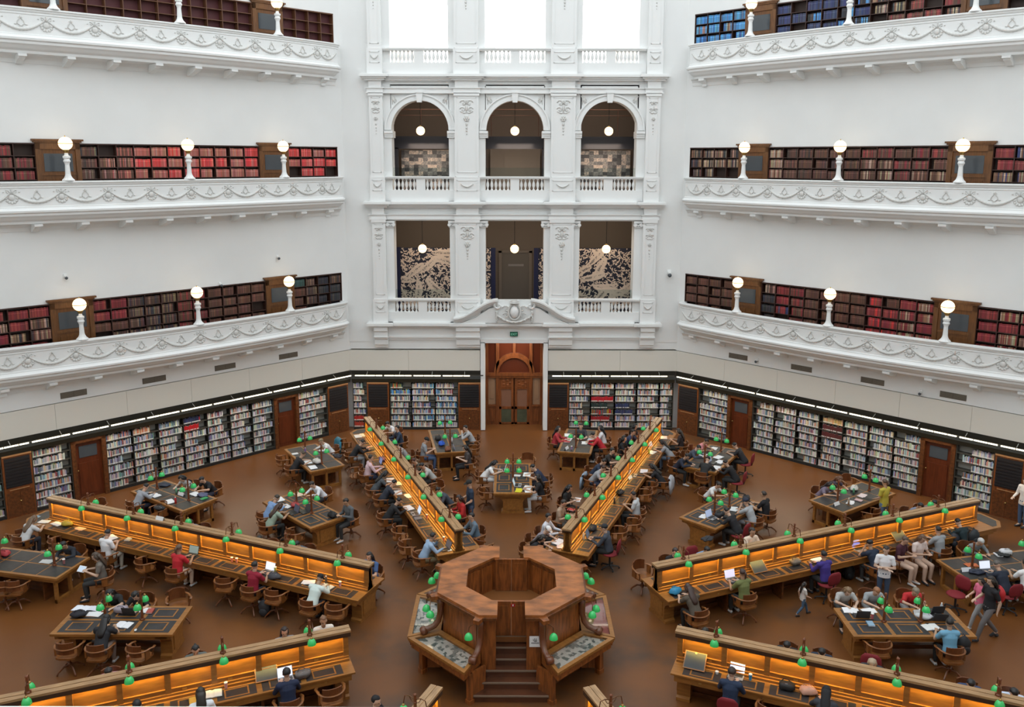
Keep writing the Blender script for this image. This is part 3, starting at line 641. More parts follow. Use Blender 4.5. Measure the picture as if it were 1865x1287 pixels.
def fill(mb, u0, u1, z, pal, az, sg, y, hmax, r, old=False, single=None, wr=(.02, .05), depth=.17):
    x = u0; h0 = hmax*r.uniform(.8, .98)
    while x < u1-wr[1]:
        w_ = r.uniform(*wr); h = h0*r.uniform(.93, 1.0) if old else hmax*r.uniform(.68, .98); c = tuple(q*r.uniform(.8, 1.15) for q in r.choice(pal))
        lab = (.66, .65, .60) if not old and r.random() < .85 else (tuple(q*1.6+.02 for q in c))
        xl = x if sg > 0 else -(x+w_)
        if single:
            m_ = MB(); m_.col = (1, 1, 1); bookbox(m_, -w_/2, -depth/2, 0, w_-.002, h, depth, c, lab, 0, 1, old)
            nm_, lb, ct, gp = single; p = spoke(az, y+depth/2, xl+w_/2, z); tag(obj(nm_, m_, oldmat if old else bookmat, None, p, -rad(az)), lb, ct, gp)
        else: bookbox(mb, xl, y, z, w_-.002, h, depth, c, lab, az, sg, old)
        x += w_
PART = {}
r_ = random.Random(11)
for nm, az, sg in (('left', -45, 1), ('right', 45, -1)):
    rz = -rad(az)
    for li, zt in enumerate(ZT):
        rows = [zt+1.2-.385*k for k in range(1, 6)]
        for ri, (u0, u1, n) in enumerate(((-7.17, -4.66, 4), (-3.28, 3.30, 11), (4.60, 6.90, 4))):
            pos = ('outer', 'long middle', 'inner')[ri]
            t = thing('gallery_bookcase', '%s %s bookcase section of the %s gallery, %s wall' % ('empty maroon-backed' if (nm, li) == ('left', 2) else 'dark wood', pos, ('lowest', 'middle', 'topmost')[li], nm), 'bookcase', rz=rz, group='built-in gallery bookcases')
            e = np.linspace(u0, u1, n+1); b = MB(); b.box(*sorted((sg*u0, sg*u1)), R+.24, R+.27, zt-.98, zt+1.2)
            obj('back_panel', b, mat('maroon_back', (.10, .022, .025), .6) if (nm, li) == ('left', 2) else mat('brown_back', (.035, .016, .01), .6), t)
            cm = mat('shelf_wood_light', (.13, .055, .025), .5) if (nm, li) == ('left', 2) else mat('shelf_wood_dark', (.045, .018, .012), .5)
            for q in e:
                b = MB(); b.box(sg*q-.012, sg*q+.012, R-.01, R+.26, zt-.98, zt+1.18); obj('upright', b, cm, t)
            for z in rows:
                b = MB(); b.box(*sorted((sg*u0, sg*u1)), R-.005, R+.26, z-.022, z); obj('shelf', b, cm, t)
            b = MB(); b.box(*sorted((sg*u0, sg*u1)), R-.04, R+.27, zt+1.18, zt+1.22); obj('top_board', b, cm, t)
            if (nm, li) == ('left', 2): continue
            for i in range(n):
                if li == 2 and e[i+1] < -3: continue
                for k in range(4):
                    if k == 3 and li == 0 and e[i] < 4: pass
                    z = rows[k]; pal = gal_palette(nm, li, e[i], k, r_)
                    if r_.random() < .04: continue
                    sgl = None
                    if li == 0 and NO[0] < 250 and i == (0 if nm == 'left' else 0) and ri == 0 or (li == 0 and ri == 0 and i == 1 and NO[0] < 250): sgl = ('leather_bound_volume', 'old leather-bound volume in the outer section of the lowest gallery, %s wall' % nm, 'book', 'leather-bound volumes of the outer lowest-gallery shelves, %s wall' % nm)
                    n0 = len(bpy.data.objects); fill(OLD, e[i]+.018, e[i+1]-.012-(r_.random() < .2)*.1, z, pal, az, sg, R+.03, .34, r_, True, sgl, (.03, .055), .18)
                    NO[0] += len(bpy.data.objects)-n0
        for uc, w_ in ((-3.97, .69), (3.95, .64)):
            t = thing('gallery_door', 'brown door with grey glass, %s gallery, %s of the %s wall' % (('lowest', 'middle', 'topmost')[li], 'outer end' if uc < 0 else 'inner end', nm), 'door', spoke(az, R, sg*uc, zt-.98), rz, 'gallery doors'); b = MB()
            for sx in (-1, 1): b.box(*sorted((sx*w_, sx*(w_-.15))), -.05, .12, 0, 2.2)
            b.box(-w_, w_, -.05, .12, 2.0, 2.25); b.box(-w_-.05, w_+.05, -.1, .12, 2.22, 2.27); b.box(-w_-.1, w_+.1, -.14, .12, 2.27, 2.33); obj('door_frame', b, mat('gallery_oak', (.15, .058, .014), .45, var=.3, vscale=3, stretch=(6, 6, 1)), t)
            b = MB(); v = w_-.15; b.box(-v, v, 0, .06, 0, 2.0); b.box(-v+.1, -.03, -.015, 0, .15, 1.05); b.box(.03, v-.1, -.015, 0, .15, 1.05); b.box(-v, v, -.02, 0, 1.15, 1.22); o = obj('door_leaf', b, MATS['gallery_oak'], t)
            b = MB(); b.box(-v+.1, v-.1, -.012, .005, 1.28, 1.86); obj('glass_pane', b, glassm, o)
# ------------------------------------------------------------------ lower bookcases, doors, cabinets
def bookcase(az, sg, u0, u1, where, special=None, single=None):
    rz = -rad(az); t = thing('bookcase', 'steel bookcase of library books, %s' % where, 'bookcase', rz=rz, group='steel bookcases under the galleries'); X = sorted((sg*u0, sg*u1)); z0 = .12; p = .297
    b = MB(); b.box(X[0], X[1], R+.30, R+.33, 0, 2.2); obj('back_panel', b, steel, t)
    for q in X:
        b = MB(); b.box(q-.012, q+.012, R+.02, R+.32, 0, 2.2); obj('side_panel', b, shelfdk, t)
    b = MB(); b.box(X[0], X[1], R+.02, R+.32, 0.0, .09); obj('plinth', b, black, t)
    for k in range(7):
        b = MB(); b.box(X[0], X[1], R+.03, R+.31, z0+p*k-.022, z0+p*k); obj('shelf', b, shelfdk, t)
    bays = [(u0+.02, u1-.02)]
    for k in range(7):
        full = r_.random(); ue = (u1-.03) if full < .45 else u0+(u1-u0)*r_.uniform(.6, .93); pal = JACK
        if special: pal = special(k) or JACK
        fill(STUFF, u0+.02, ue, z0+p*k, pal, az, sg, R+.05, .265, r_, single=single if NB[0] < 300 else None)
        if single: NB[0] = sum(1 for o in bpy.data.objects if o.name.startswith('library_book'))
def cabinet(az, sg, u0, u1, where):
    t = thing('panel_cabinet', 'wooden cabinet with dark louvred upper panel, %s' % where, 'cabinet', rz=-rad(az), group='louvred cabinets between the bookcases'); X = sorted((sg*u0, sg*u1))
    b = MB(); b.box(X[0], X[1], R-.02, R+.3, 0, 2.2); obj('body', b, woodred, t)
    b = MB(); b.box(X[0]+.05, (X[0]+X[1])/2-.01, R-.035, R-.02, .05, .9); b.box((X[0]+X[1])/2+.01, X[1]-.05, R-.035, R-.02, .05, .9); o = obj('door', b, wooddk, t)
    b = MB(); b.ball(((X[0]+X[1])/2, R-.045, .55), .03, 8, 5); obj('handle', b, brass, o)
    b = MB(); b.box(X[0]+.15, X[1]-.15, R-.05, R-.02, .96, .985); obj('ledge', b, mat('pale_trim', (.35, .17, .07), .5), t); b = MB(); b.box(X[0], X[1], R-.05, R, 2.13, 2.2); obj('moulding', b, mat('pale_trim', (.35, .17, .07), .5), t)
    b = MB(); b.box(X[0]+.06, X[1]-.06, R-.03, R-.0, 1.05, 2.08)
    for k in range(9): b.box(X[0]+.06, X[1]-.06, R-.05, R-.03, 1.08+k*.11, 1.14+k*.11)
    obj('louvre', b, mat('louvre_black', (.015, .014, .016), .4), t)
def walldoor(az, sg, u0, u1, where):
    X = sorted((sg*u0, sg*u1)); t = thing('wall_door', 'dark red wooden door with small glass panel, %s' % where, 'door', rz=-rad(az), group='wooden doors between the bookcases')
    b = MB(); b.box(X[0], X[0]+.14, R-.03, R+.34, 0, 2.2); b.box(X[1]-.14, X[1], R-.03, R+.34, 0, 2.2); b.box(X[0], X[1], R-.03, R+.34, 2.08, 2.2); obj('door_frame', b, wooddk, t)
    b = MB(); b.box(X[0]+.14, X[1]-.14, R+.12, R+.17, 0, 2.08); b.box(X[0]+.24, X[1]-.24, R+.10, R+.12, .15, 1.3); o = obj('door_leaf', b, mat('door_red', (.13, .028, .008), .35, var=.25, vscale=2, stretch=(8, 8, 1)), t)
    b = MB(); b.box(X[0]+.28, X[1]-.28, R+.10, R+.12, 1.5, 1.92); obj('glass_pane', b, glassm, o)
    b = MB(); b.ball((X[0]+.2, R+.09, 1.05), .03, 8, 5); obj('door_knob', b, brass, o)
RED1 = [(.40, .02, .02)]; 
for nm, az, sg in (('left', -45, 1), ('right', 45, -1)):
    sgl = ('library_book', 'jacketed library book beyond the outer door, %s wall' % nm, 'book', 'library books beyond the outer door, %s wall' % nm)
    NBs = NB[0]
    bookcase(az, sg, -5.62, -4.42, 'between the outer door and outer cabinet of the %s wall' % nm, single=sgl) if nm == 'left' else bookcase(az, sg, -5.62, -4.42, 'between the outer door and outer cabinet of the right wall', single=sgl)
    bookcase(az, sg, -7.15, -6.57, 'at the photo edge of the %s wall' % nm)
    for i in range(7):
        u0 = -3.22+.949*i
        def spc(k, i=i, nm=nm):
            if nm == 'left' and i == 3 and k in (6, 5): return [(.5, .01, .015)] if k == 5 else NAVY+[(.5, .01, .015)]
            if nm == 'left' and i == 1 and k == 6: return [(.6, .2, .1), (.6, .5, .4)]
            if nm == 'right' and i == 3 and k in (4, 5): return [(.10, .02, .02)]
            if nm == 'right' and i == 3 and k == 6: return [(.6, .42, .22), (.5, .3, .12)]
            if nm == 'right' and i > 4 and k == 6: return TANS+JACK[:3]
        bookcase(az, sg, u0, u0+.949, '%s wall row, %s' % (nm, ('outermost', 'second from outside', 'third from outside', 'middle one', 'third from the rear corner', 'second from the rear corner', 'nearest the rear corner')[i]), spc)
    bookcase(az, sg, 4.60, 6.0, 'between inner door and corner cabinet of the %s wall' % nm)
    cabinet(az, sg, 6.02, 7.05, '%s wall next to the rear corner' % nm); cabinet(az, sg, -6.55, -5.65, '%s wall near the photo edge' % nm)
    walldoor(az, sg, 3.44, 4.58, '%s wall towards the rear corner' % nm); walldoor(az, sg, -4.4, -3.24, '%s wall towards the photo edge' % nm)
for u0, u1, w_ in ((-7.10, -6.48, 'back wall beside the left corner'), (-5.45, -4.5, 'back wall, leftmost of three left of the entrance'), (-4.5, -3.45, 'back wall, middle of three left of the entrance'), (-3.45, -2.44, 'back wall, nearest the left of the entrance'), (2.49, 3.45, 'back wall, nearest the right of the entrance'), (3.45, 4.52, 'back wall with red volumes, second right of the entrance'), (4.52, 5.5, 'back wall with dark blue volumes, third right of the entrance'), (5.5, 6.5, 'back wall, fourth right of the entrance'), (6.5, 7.1, 'back wall beside the right corner')):
    def sp2(k, u0=u0):
        if u0 == 3.45: return {4: [(.42, .01, .02)], 3: [(.02, .05, .045), (.02, .03, .03)], 2: [(.4, .25, .03), (.4, .02, .02), (.1, .1, .1)], 1: [(.35, .015, .02)]}.get(k)
        if u0 == 4.52: return {3: NAVY, 2: NAVY}.get(k)
        if u0 == -7.10: return {0: [(.4, .04, .02)], 1: [(.38, .02, .015)]}.get(k)
        if u0 == -5.45: return {6: GREENS+[(.5, .05, .02), (.5, .4, .1)], 5: SKY+[(.6, .15, .03), (.5, .4, .1)]}.get(k)
        if u0 in (-4.5, -3.45): return JACK+SKY
    bookcase(0, 1, u0, u1, w_, sp2)
cabinet(0, 1, -6.46, -5.50, 'back wall near the left corner'); cabinet(0, 1, -2.42, -1.45, 'immediately left of the entrance'); cabinet(0, 1, 1.54, 2.46, 'immediately right of the entrance')
tag(obj('shelved_books', STUFF, bookmat), 'rows of library books with white spine labels on the lower shelves', 'books', kind='stuff')
tag(obj('shelved_leather_volumes', OLD, oldmat), 'rows of old leather-bound volumes on the gallery shelves', 'books', kind='stuff')
# ------------------------------------------------------------------ radial desks
wooddesk = mat('desk_oak', (.31, .128, .026), .45, var=.22, vscale=2.5, stretch=(6, 1, 6), coat=.1)
PITCH_S = .915; Y0D, Y1D = 4.05, 15.62
def frame_rect(b, x0, x1, y0, y1, z0, z1, w_):
    b.box(x0, x1, y0, y0+w_, z0, z1); b.box(x0, x1, y1-w_, y1, z0, z1); b.box(x0, x0+w_, y0+w_, y1-w_, z0, z1); b.box(x1-w_, x1, y0+w_, y1-w_, z0, z1)
DESK = {-22.5: 'left rear radial desk', 22.5: 'right rear radial desk', -67.5: 'left middle radial desk', 67.5: 'right middle radial desk', -112.5: 'left front radial desk', 112.5: 'right front radial desk', -157.5: 'radial desk cut off left of the dais steps', 157.5: 'radial desk cut off right of the dais steps'}
d = thing('radial_desk', 'x', 'desk', group='long double-sided radial desks')
b = MB(); b.box(-.05, .05, Y0D+.1, Y1D, 0, .75); b.box(-.10, .10, Y0D+.1, Y1D, 0, .1); obj('spine_base', b, wooddk, d)
for sx in (-1, 1):
    b = MB(); b.box(*sorted((0.0, sx*.66)), Y0D-.03, Y1D+.1, .75, .785); b.box(*sorted((sx*.575, sx*.63)), Y0D+.05, Y1D+.1, .60, .75); obj('desktop', b, wooddesk, d)
    b = MB(); b.box(*sorted((sx*.07, sx*.17)), Y0D, Y1D, .785, .84); b.box(*sorted((sx*.07, sx*.125)), Y0D, Y1D, .84, .89); obj('ledge', b, wooddesk, d)
    b = MB(); b.box(*sorted((sx*.090, sx*.112)), Y0D+.06, Y1D-.06, 1.425, 1.445); obj('light_strip', b, amber, d)
    la = bpy.data.lights.new('desk_strip_light', 'AREA'); la.shape = 'RECTANGLE'; la.size = .03; la.size_y = 11.3; la.energy = 125; la.color = (1, .70, .17)
    o = link('desk_strip_light', la, d, (sx*.100, (Y0D+Y1D)/2, 1.424)); o.rotation_euler = (0, sx*rad(10), 0)
b = MB(); b.box(-.055, .055, Y0D, Y1D, .785, 1.44)
for k in range(13):
    y = 4.16+PITCH_S*k-.05 if k else Y0D
    if k == 12: y = Y1D-.12
    b.box(-.108, .108, y, y+.12, .785, 1.44)
for sx in (-1, 1):
    b.box(*sorted((sx*.05, sx*.08)), Y0D, Y1D, .785, .97); b.box(*sorted((sx*.05, sx*.08)), Y0D, Y1D, 1.36, 1.44); b.box(*sorted((sx*.05, sx*.095)), Y0D, Y1D, .965, .985)
obj('partition', b, wooddesk, d)
b = MB(); b.box(-.135, -.012, 3.99, 15.68, 1.45, 1.5); b.box(.012, .135, 3.99, 15.68, 1.45, 1.5); b.box(-.012, .012, 3.99, 15.68, 1.45, 1.487); obj('cap', b, woodpale, d)
b = MB(); b.box(-.135, -.115, 4.0, 15.67, 1.355, 1.45); b.box(.115, .135, 4.0, 15.67, 1.355, 1.45); b.box(-.115, .115, 4.0, 4.02, 1.40, 1.45); obj('fascia', b, mat('fascia_dark', (.05, .022, .010), .5), d)
ped = [(-.40, 0), (.40, 0), (.40, .07), (.34, .10), (.34, .42), (.38, .50), (.48, .58), (.60, .63), (.60, .75), (-.60, .75), (-.60, .63), (-.48, .58), (-.38, .50), (-.34, .42), (-.34, .10), (-.40, .07)]
for y0, y1 in ((4.12, 4.42), (15.6, 15.9)):
    b = MB(); b.prism(ped, y0, y1, 'y'); b.box(-.26, .26, y0-.02, y0, .14, .56); obj('end_pedestal', b, wooddesk, d)
for k in range(1, 6):
    y = 4.16+PITCH_S*2*k; b = MB(); b.box(-.5, .5, y-.03, y+.03, 0.0, .75); obj('cross_panel', b, wooddk, d)
b = MB(); b.prism([(-.66, 15.7), (.66, 15.7), (.66, 16.0), (.34, 16.36), (-.34, 16.36), (-.66, 16.0)], .75, .785); obj('end_top', b, wooddesk, d)
b = MB(); b.prism([(-.55, 15.78), (.55, 15.78), (.55, 15.96), (.28, 16.26), (-.28, 16.26), (-.55, 15.96)], .785, .789); obj('leather_inlay', b, leather, d)
wp = MB(); wp.box(.225, .60, -.40, .40, .785, .789); lm_ = wp.mesh('leather_inlay', leather)
wf = MB(); frame_rect(wf, .26, .565, -.25, .25, .785, .796, .03); wfm = wf.mesh('lid_frame', wooddesk)
bp_ = MB(); bp_.box(.08, .085, -.045, .045, .90, .95); bpm = bp_.mesh('brass_plate', brass)
kp = MB(); kp.box(.63, .634, -.03, .03, .66, .70); kpm = kp.mesh('lock_plate', brass)
for sx in (-1, 1):
    for k in range(12):
        y = 4.16+PITCH_S*(k+.5)+.05
        q = link('writing_panel', lm_, d, (0, y, 0), 0 if sx > 0 else PI)
        link('lid_frame', wfm, q)
        link('brass_plate', bpm, d, (0, y+.1, 0), 0 if sx > 0 else PI); link('lock_plate', kpm, d, (0, y, 0), 0 if sx > 0 else PI)
for az, nm in DESK.items(): place(d, USED, (0, 0, 0), -rad(az), 'long double-sided oak desk with amber-lit partition: '+nm)
# ------------------------------------------------------------------ reading lamps
def shade(b): b.lathe([(.098, 0), (.096, .03), (.085, .07), (.06, .11), (.025, .135), (.0, .14)], n=14)
def make_lamp(h, ax, zs, name, lab):
    t = thing(name, lab, 'lamp'); b = MB()
    b.lathe([(.055, 0), (.055, .03), (.035, .05), (.032, h*.5), (.04, h*.55), (.028, h*.6), (.026, h*.93), (.038, h*.95), (.03, h), (0, h+.02)], n=8); b.box(-.02, .02, -.06, .06, 0, .05); obj('post', b, mat('lamp_post_wood', (.19, .055, .018), .4, var=.3), t)
    for sx in (-1, 1):
        b = MB(); z = zs+.17; b.tube([(sx*.02, 0, h*.72), (sx*ax*.5, 0, h*.72+.035), (sx*ax*.85, 0, h*.72+.015), (sx*ax, 0, z)], .010, 6)
        b.tube([(sx*.02, 0, h*.5), (sx*ax*.3, 0, h*.56), (sx*ax*.5, 0, h*.72+.03)], .007, 5); a = obj('arm', b, mat('bronze', (.16, .07, .03), .35, metal=.6), t)
        b = MB(); b.lathe([(.03, .0), (.03, .03), (.012, .05), (.0, .06)], (sx*ax, 0, zs+.125), 8); obj('lamp_holder', b, brass, a)
        b = MB(); shade(b); q = link('lamp_shade', b.mesh('lamp_shade', green, True), t, (sx*ax, 0, zs))
        b = MB(); b.ball((0, 0, .035), .04, 8, 6); obj('bulb', b, mat('bulb', (1, .95, .8), .4, emit=(1, .9, .6), es=1.5), q, smooth=True)
    return t
DL = make_lamp(.37, .26, -.07, 'desk_lamp', 'x'); TL = make_lamp(.76, .21, .40, 'table_lamp', 'x')
NTH = ('nearest the dais', 'second from the dais', 'third from the dais', 'fourth from the dais', 'fifth from the dais', 'farthest from the dais')
for az, nm in DESK.items():
    for k in range(6):
        if abs(az) == 157.5 and k > 1: continue
        if abs(az) == 112.5 and k > 3: continue
        place(DL, USED, spoke(az, 4.88+1.83*k, 0, 1.5), -rad(az), 'twin green-shaded lamp on the %s, %s' % (nm.replace('radial desk cut off', 'cut-off desk'), NTH[k]), 'green-shaded lamps on the radial desks')
# ------------------------------------------------------------------ loose reading tables
TAB = {0: ('rear centre table behind the dais', 9.54), -45: ('left middle reading table', 9.54), 45: ('right middle reading table', 9.54), -90: ('left front reading table', 9.54), 90: ('right front reading table', 9.54)}
for a_, n_ in ((-10.9, 'rear table left of the entrance'), (10.9, 'rear table right of the entrance'), (-33, 'left table near the rear corner cabinet'), (33, 'right table near the rear corner cabinet'), (-55.3, 'left table in front of the long bookshelves'), (55.3, 'right table in front of the long bookshelves'), (-77.5, 'table at the left edge of the photo'), (77.5, 'table at the right edge of the photo')): TAB[a_] = (n_, 13.87)
def make_table(kind):
    t = thing('reading_table', 'x', 'table'); b = MB(); b.box(-.66, .66, -1.46, 1.46, .745, .785); b.box(-.66, .66, -1.46, 1.46, .725, .745); obj('tabletop', b, wooddesk, t)
    b = MB(); frame_rect(b, -.6, .6, -1.38, 1.38, .62, .725, .03); obj('apron', b, wooddesk, t)
    if kind == 'console':
        for y in (-1.3, 1.02):
            b = MB(); b.prism(ped, y, y+.28, 'y'); yy = y-.02 if y < 0 else y+.28; b.box(-.24, .24, yy, yy+.02, .14, .55); obj('end_pedestal', b, wooddesk, t)
        b = MB(); b.box(-.05, .05, -1.02, 1.02, .1, .2); obj('stretcher', b, wooddk, t)
        for sx in (-1, 1):
            for k in range(3):
                b = MB(); y = -.92+.92*k; b.box(*sorted((sx*.04, sx*.57)), y-.41, y+.41, .785, .789); q = obj('writing_panel', b, leather, t)
                b = MB(); frame_rect(b, *sorted((sx*.12, sx*.50)), y-.26, y+.26, .785, .796, .035); obj('lid_frame', b, wooddesk, q)
    else:
        for y in (-1.34, 1.26):
            b = MB()
            for x in (-.56, .48): b.box(x, x+.08, y, y+.08, 0, .62)
            b.box(-.04, .04, y, y+.08, 0, .62); b.box(-.56, .56, y, y+.08, 0, .1); b.box(-.56, .56, y+.02, y+.06, .54, .62); obj('end_frame', b, wooddesk, t)
        b = MB(); b.box(-.5, .5, -.9, -.86, 0, .62); b.box(-.5, .5, .86, .9, 0, .62); b.box(-.03, .03, -1.26, 1.26, 0, .62); obj('inner_panels', b, wooddk, t)
        for y0, y1 in ((-1.38, -.78), (-.74, .02), (.06, .74), (.78, 1.38)):
            for sx in (-1, 1):
                b = MB(); b.box(*sorted((sx*.025, sx*.57)), y0, y1, .785, .789); obj('leather_inlay', b, leather, t)
    return t
TC, TP = make_table('console'), make_table('plain'); TC.name = 'reading_table'; TP.name = 'study_table'
for az, (nm, r0) in TAB.items():
    p = spoke(az, r0); place(TC if r0 < 10 else TP, USED, p, -rad(az), 'oak table with black leather inlays: '+nm, 'leather-topped reading tables')
    for j, dy in enumerate((-.47, .43) if r0 < 10 else (-.85, .93)):
        place(TL, USED, spoke(az, r0+dy, 0, .785), -rad(az), 'tall twin green-shaded lamp on the %s, %s end' % (nm, ('dais', 'wall')[j]), 'green-shaded lamps on the reading tables')
# ------------------------------------------------------------------ the central octagonal dais
D = thing('central_dais', 'raised octagonal oak reading-room dais with steps and counter, centre of the room', 'dais', (-.04, 0, 0))
def oct_(ap): c = ap/math.cos(PI/8); return [(c*math.sin(rad(22.5+45*i)), c*math.cos(rad(22.5+45*i))) for i in range(8)]   # 0: right-rear ... clockwise
def corner(ap, i): return oct_(ap)[i % 8]
b = MB(); b.prism(oct_(1.12)[::-1], .9, 1.02); obj('platform', b, mat('dais_floor', (.20, .075, .02), .45), D)
for s_ in (-1, 1):
    # counter halves: corners 0..3 on the right, 7..4 on the left
    out = [(s_*.31, 1.73)]+[(s_*abs(x), y) for x, y in oct_(1.73)[0:4]]+[(s_*.31, -1.73)]
    inn = [(s_*.31, 1.07)]+[(s_*abs(x), y) for x, y in oct_(1.07)[0:4]]+[(s_*.31, -1.07)]
    b = MB()
    for i in range(5):
        q = [out[i], out[i+1], inn[i+1], inn[i]]; b.prism(q if s_ < 0 else q[::-1], 1.865, 1.92)
    obj('counter_top', b, woodtop, D)
    b = MB()
    for i in range(5):
        k = 1.03; o0, o1 = [(p[0]*k, p[1]*k) for p in (out[i], out[i+1])]; q = [o0, o1, inn[i+1], inn[i]]; b.prism(q if s_ < 0 else q[::-1], 1.80, 1.865)
    obj('counter_moulding', b, wooddk, D)
    b = MB(); out2 = [(p[0]*(.93 if abs(p[0]) > .4 else 1.12), p[1]*.93) for p in out]; inn2 = [(p[0]*1.03 if abs(p[0]) > .4 else p[0]*1.12, p[1]*1.04) for p in inn]
    for i in range(5):
        q = [out2[i], out2[i+1], inn2[i+1], inn2[i]]; b.prism(q if s_ < 0 else q[::-1], .0, 1.80)
    obj('counter_body', b, wooddais, D)
    for i in range(1, 4):                            # raised panels on the inner and outer faces
        for (P, k, z0, z1, nm) in ((out2, 1.012, 1.15, 1.7, 'outer_panel'), (inn2, .985, 1.12, 1.74, 'inner_panel')):
            a_, c_ = P[i], P[i+1]; b = MB()
            for f0, f1 in (((.12, .88),) if nm == 'outer_panel' else ((.06, .48), (.52, .94))):
                p0 = (a_[0]+(c_[0]-a_[0])*f0, a_[1]+(c_[1]-a_[1])*f0); p1 = (a_[0]+(c_[0]-a_[0])*f1, a_[1]+(c_[1]-a_[1])*f1)
                q = [p0, p1, (p1[0]*k, p1[1]*k), (p0[0]*k, p0[1]*k)]; b.prism(q, z0, z1)
            obj(nm, b, wooddais, D)
for i, (y, z, hw) in enumerate(((-2.07, .17, .84), (-1.84, .34, .80), (-1.64, .51, .76), (-1.46, .68, .35), (-1.26, .85, .35), (-1.08, 1.02, .35))):
    b = MB(); b.box(-hw, hw, y+.02, -1.0, z-.17, z-.02); b.box(-hw, hw, y-.01, -1.0, z-.03, z); o = obj('step', b, mat('step_wood', (.105, .036, .016), .3, var=.35, vscale=2, coat=.3), D)
    b = MB(); b.box(-hw, hw, y-.016, y+.02, z-.028, z+.003); obj('nosing', b, mat('worn_nosing', (.20, .14, .10), .35), o)
for y, nm in ((-1.07, 'front'), (1.03, 'rear')):
    for sx in (-1, 1):
        b = MB(); b.box(*sorted((sx*.005, sx*.40)), y, y+.04, 1.03, 1.87); yy = (y-.012, y) ; b.box(*sorted((sx*.07, sx*.30)), *yy, 1.12, 1.78); b.box(*sorted((sx*.005, sx*.42)), y-.01, y+.05, 1.86, 1.89); obj('gate', b, wooddais, D)
t = thing('red_notice', 'tiny red and white notice at the top of the dais gate', 'sign', (0, -1.1, 1.80)); b = MB(); b.box(-.045, .045, -.004, .004, -.03, .04); obj('plate', b, mat('notice_red', (.4, .01, .02), .5), t); b = MB(); b.box(-.012, .012, -.007, -.004, -.01, .03); obj('white_mark', b, paper, t)
t = thing('hush_notice', 'white notice with a small dark emblem on the pier right of the dais steps', 'sign', (.50, -1.655, 1.24)); b = MB(); b.box(-.13, .13, -.01, .0, -.13, .13); obj('card', b, paper, t)
b = MB(); ik = mat('ink', (.02, .02, .02), .6); b.tube([(-.02, -.013, .08), (.0, -.013, .02), (.03, -.013, .03), (.02, -.013, .08)], .006, 4); b.tube([(-.045, -.013, .06), (-.03, -.013, .02), (.0, -.013, .0), (.045, -.013, .02)], .006, 4); b.box(-.09, .09, -.013, -.01, -.04, -.025); obj('emblem', b, ik, t)
def casemat():
    M = bpy.data.materials.new('case_contents'); M.use_nodes = True; nt = M.node_tree; N = nt.nodes.new; L = nt.links.new; bb = nt.nodes['Principled BSDF']
    tc = N('ShaderNodeTexCoord'); v = N('ShaderNodeTexVoronoi'); v.distance = 'CHEBYCHEV'; v.inputs['Scale'].default_value = 11; L(tc.outputs['Object'], v.inputs['Vector'])
    r = N('ShaderNodeValToRGB'); e = r.color_ramp.elements; e[0].color = (.10, .13, .12, 1); e[1].color = (.55, .52, .46, 1); e[0].position = .25; e[1].position = .5; sp = N('ShaderNodeSeparateColor'); L(v.outputs['Color'], sp.inputs[0]); L(sp.outputs[0], r.inputs[0]); L(r.outputs[0], bb.inputs['Base Color']); return M
CMAT = casemat(); redc = mat('red_lined_contents', (.36, .09, .07), .6, var=.3, vscale=8, stretch=(8, 1, 1))
CT = {-135: 'front left', 135: 'front right', -90: 'left side', 90: 'right side', -45: 'rear left', 45: 'rear right'}
clear = bpy.data.materials.new('case_glass'); clear.use_nodes = True; nt = clear.node_tree; nt.nodes.clear()
oo = nt.nodes.new('ShaderNodeOutputMaterial'); ms = nt.nodes.new('ShaderNodeMixShader'); tr = nt.nodes.new('ShaderNodeBsdfTransparent'); gl = nt.nodes.new('ShaderNodeBsdfGlossy'); gl.inputs['Roughness'].default_value = .03
ms.inputs[0].default_value = .14; nt.links.new(tr.outputs[0], ms.inputs[1]); nt.links.new(gl.outputs[0], ms.inputs[2]); nt.links.new(ms.outputs[0], oo.inputs[0])
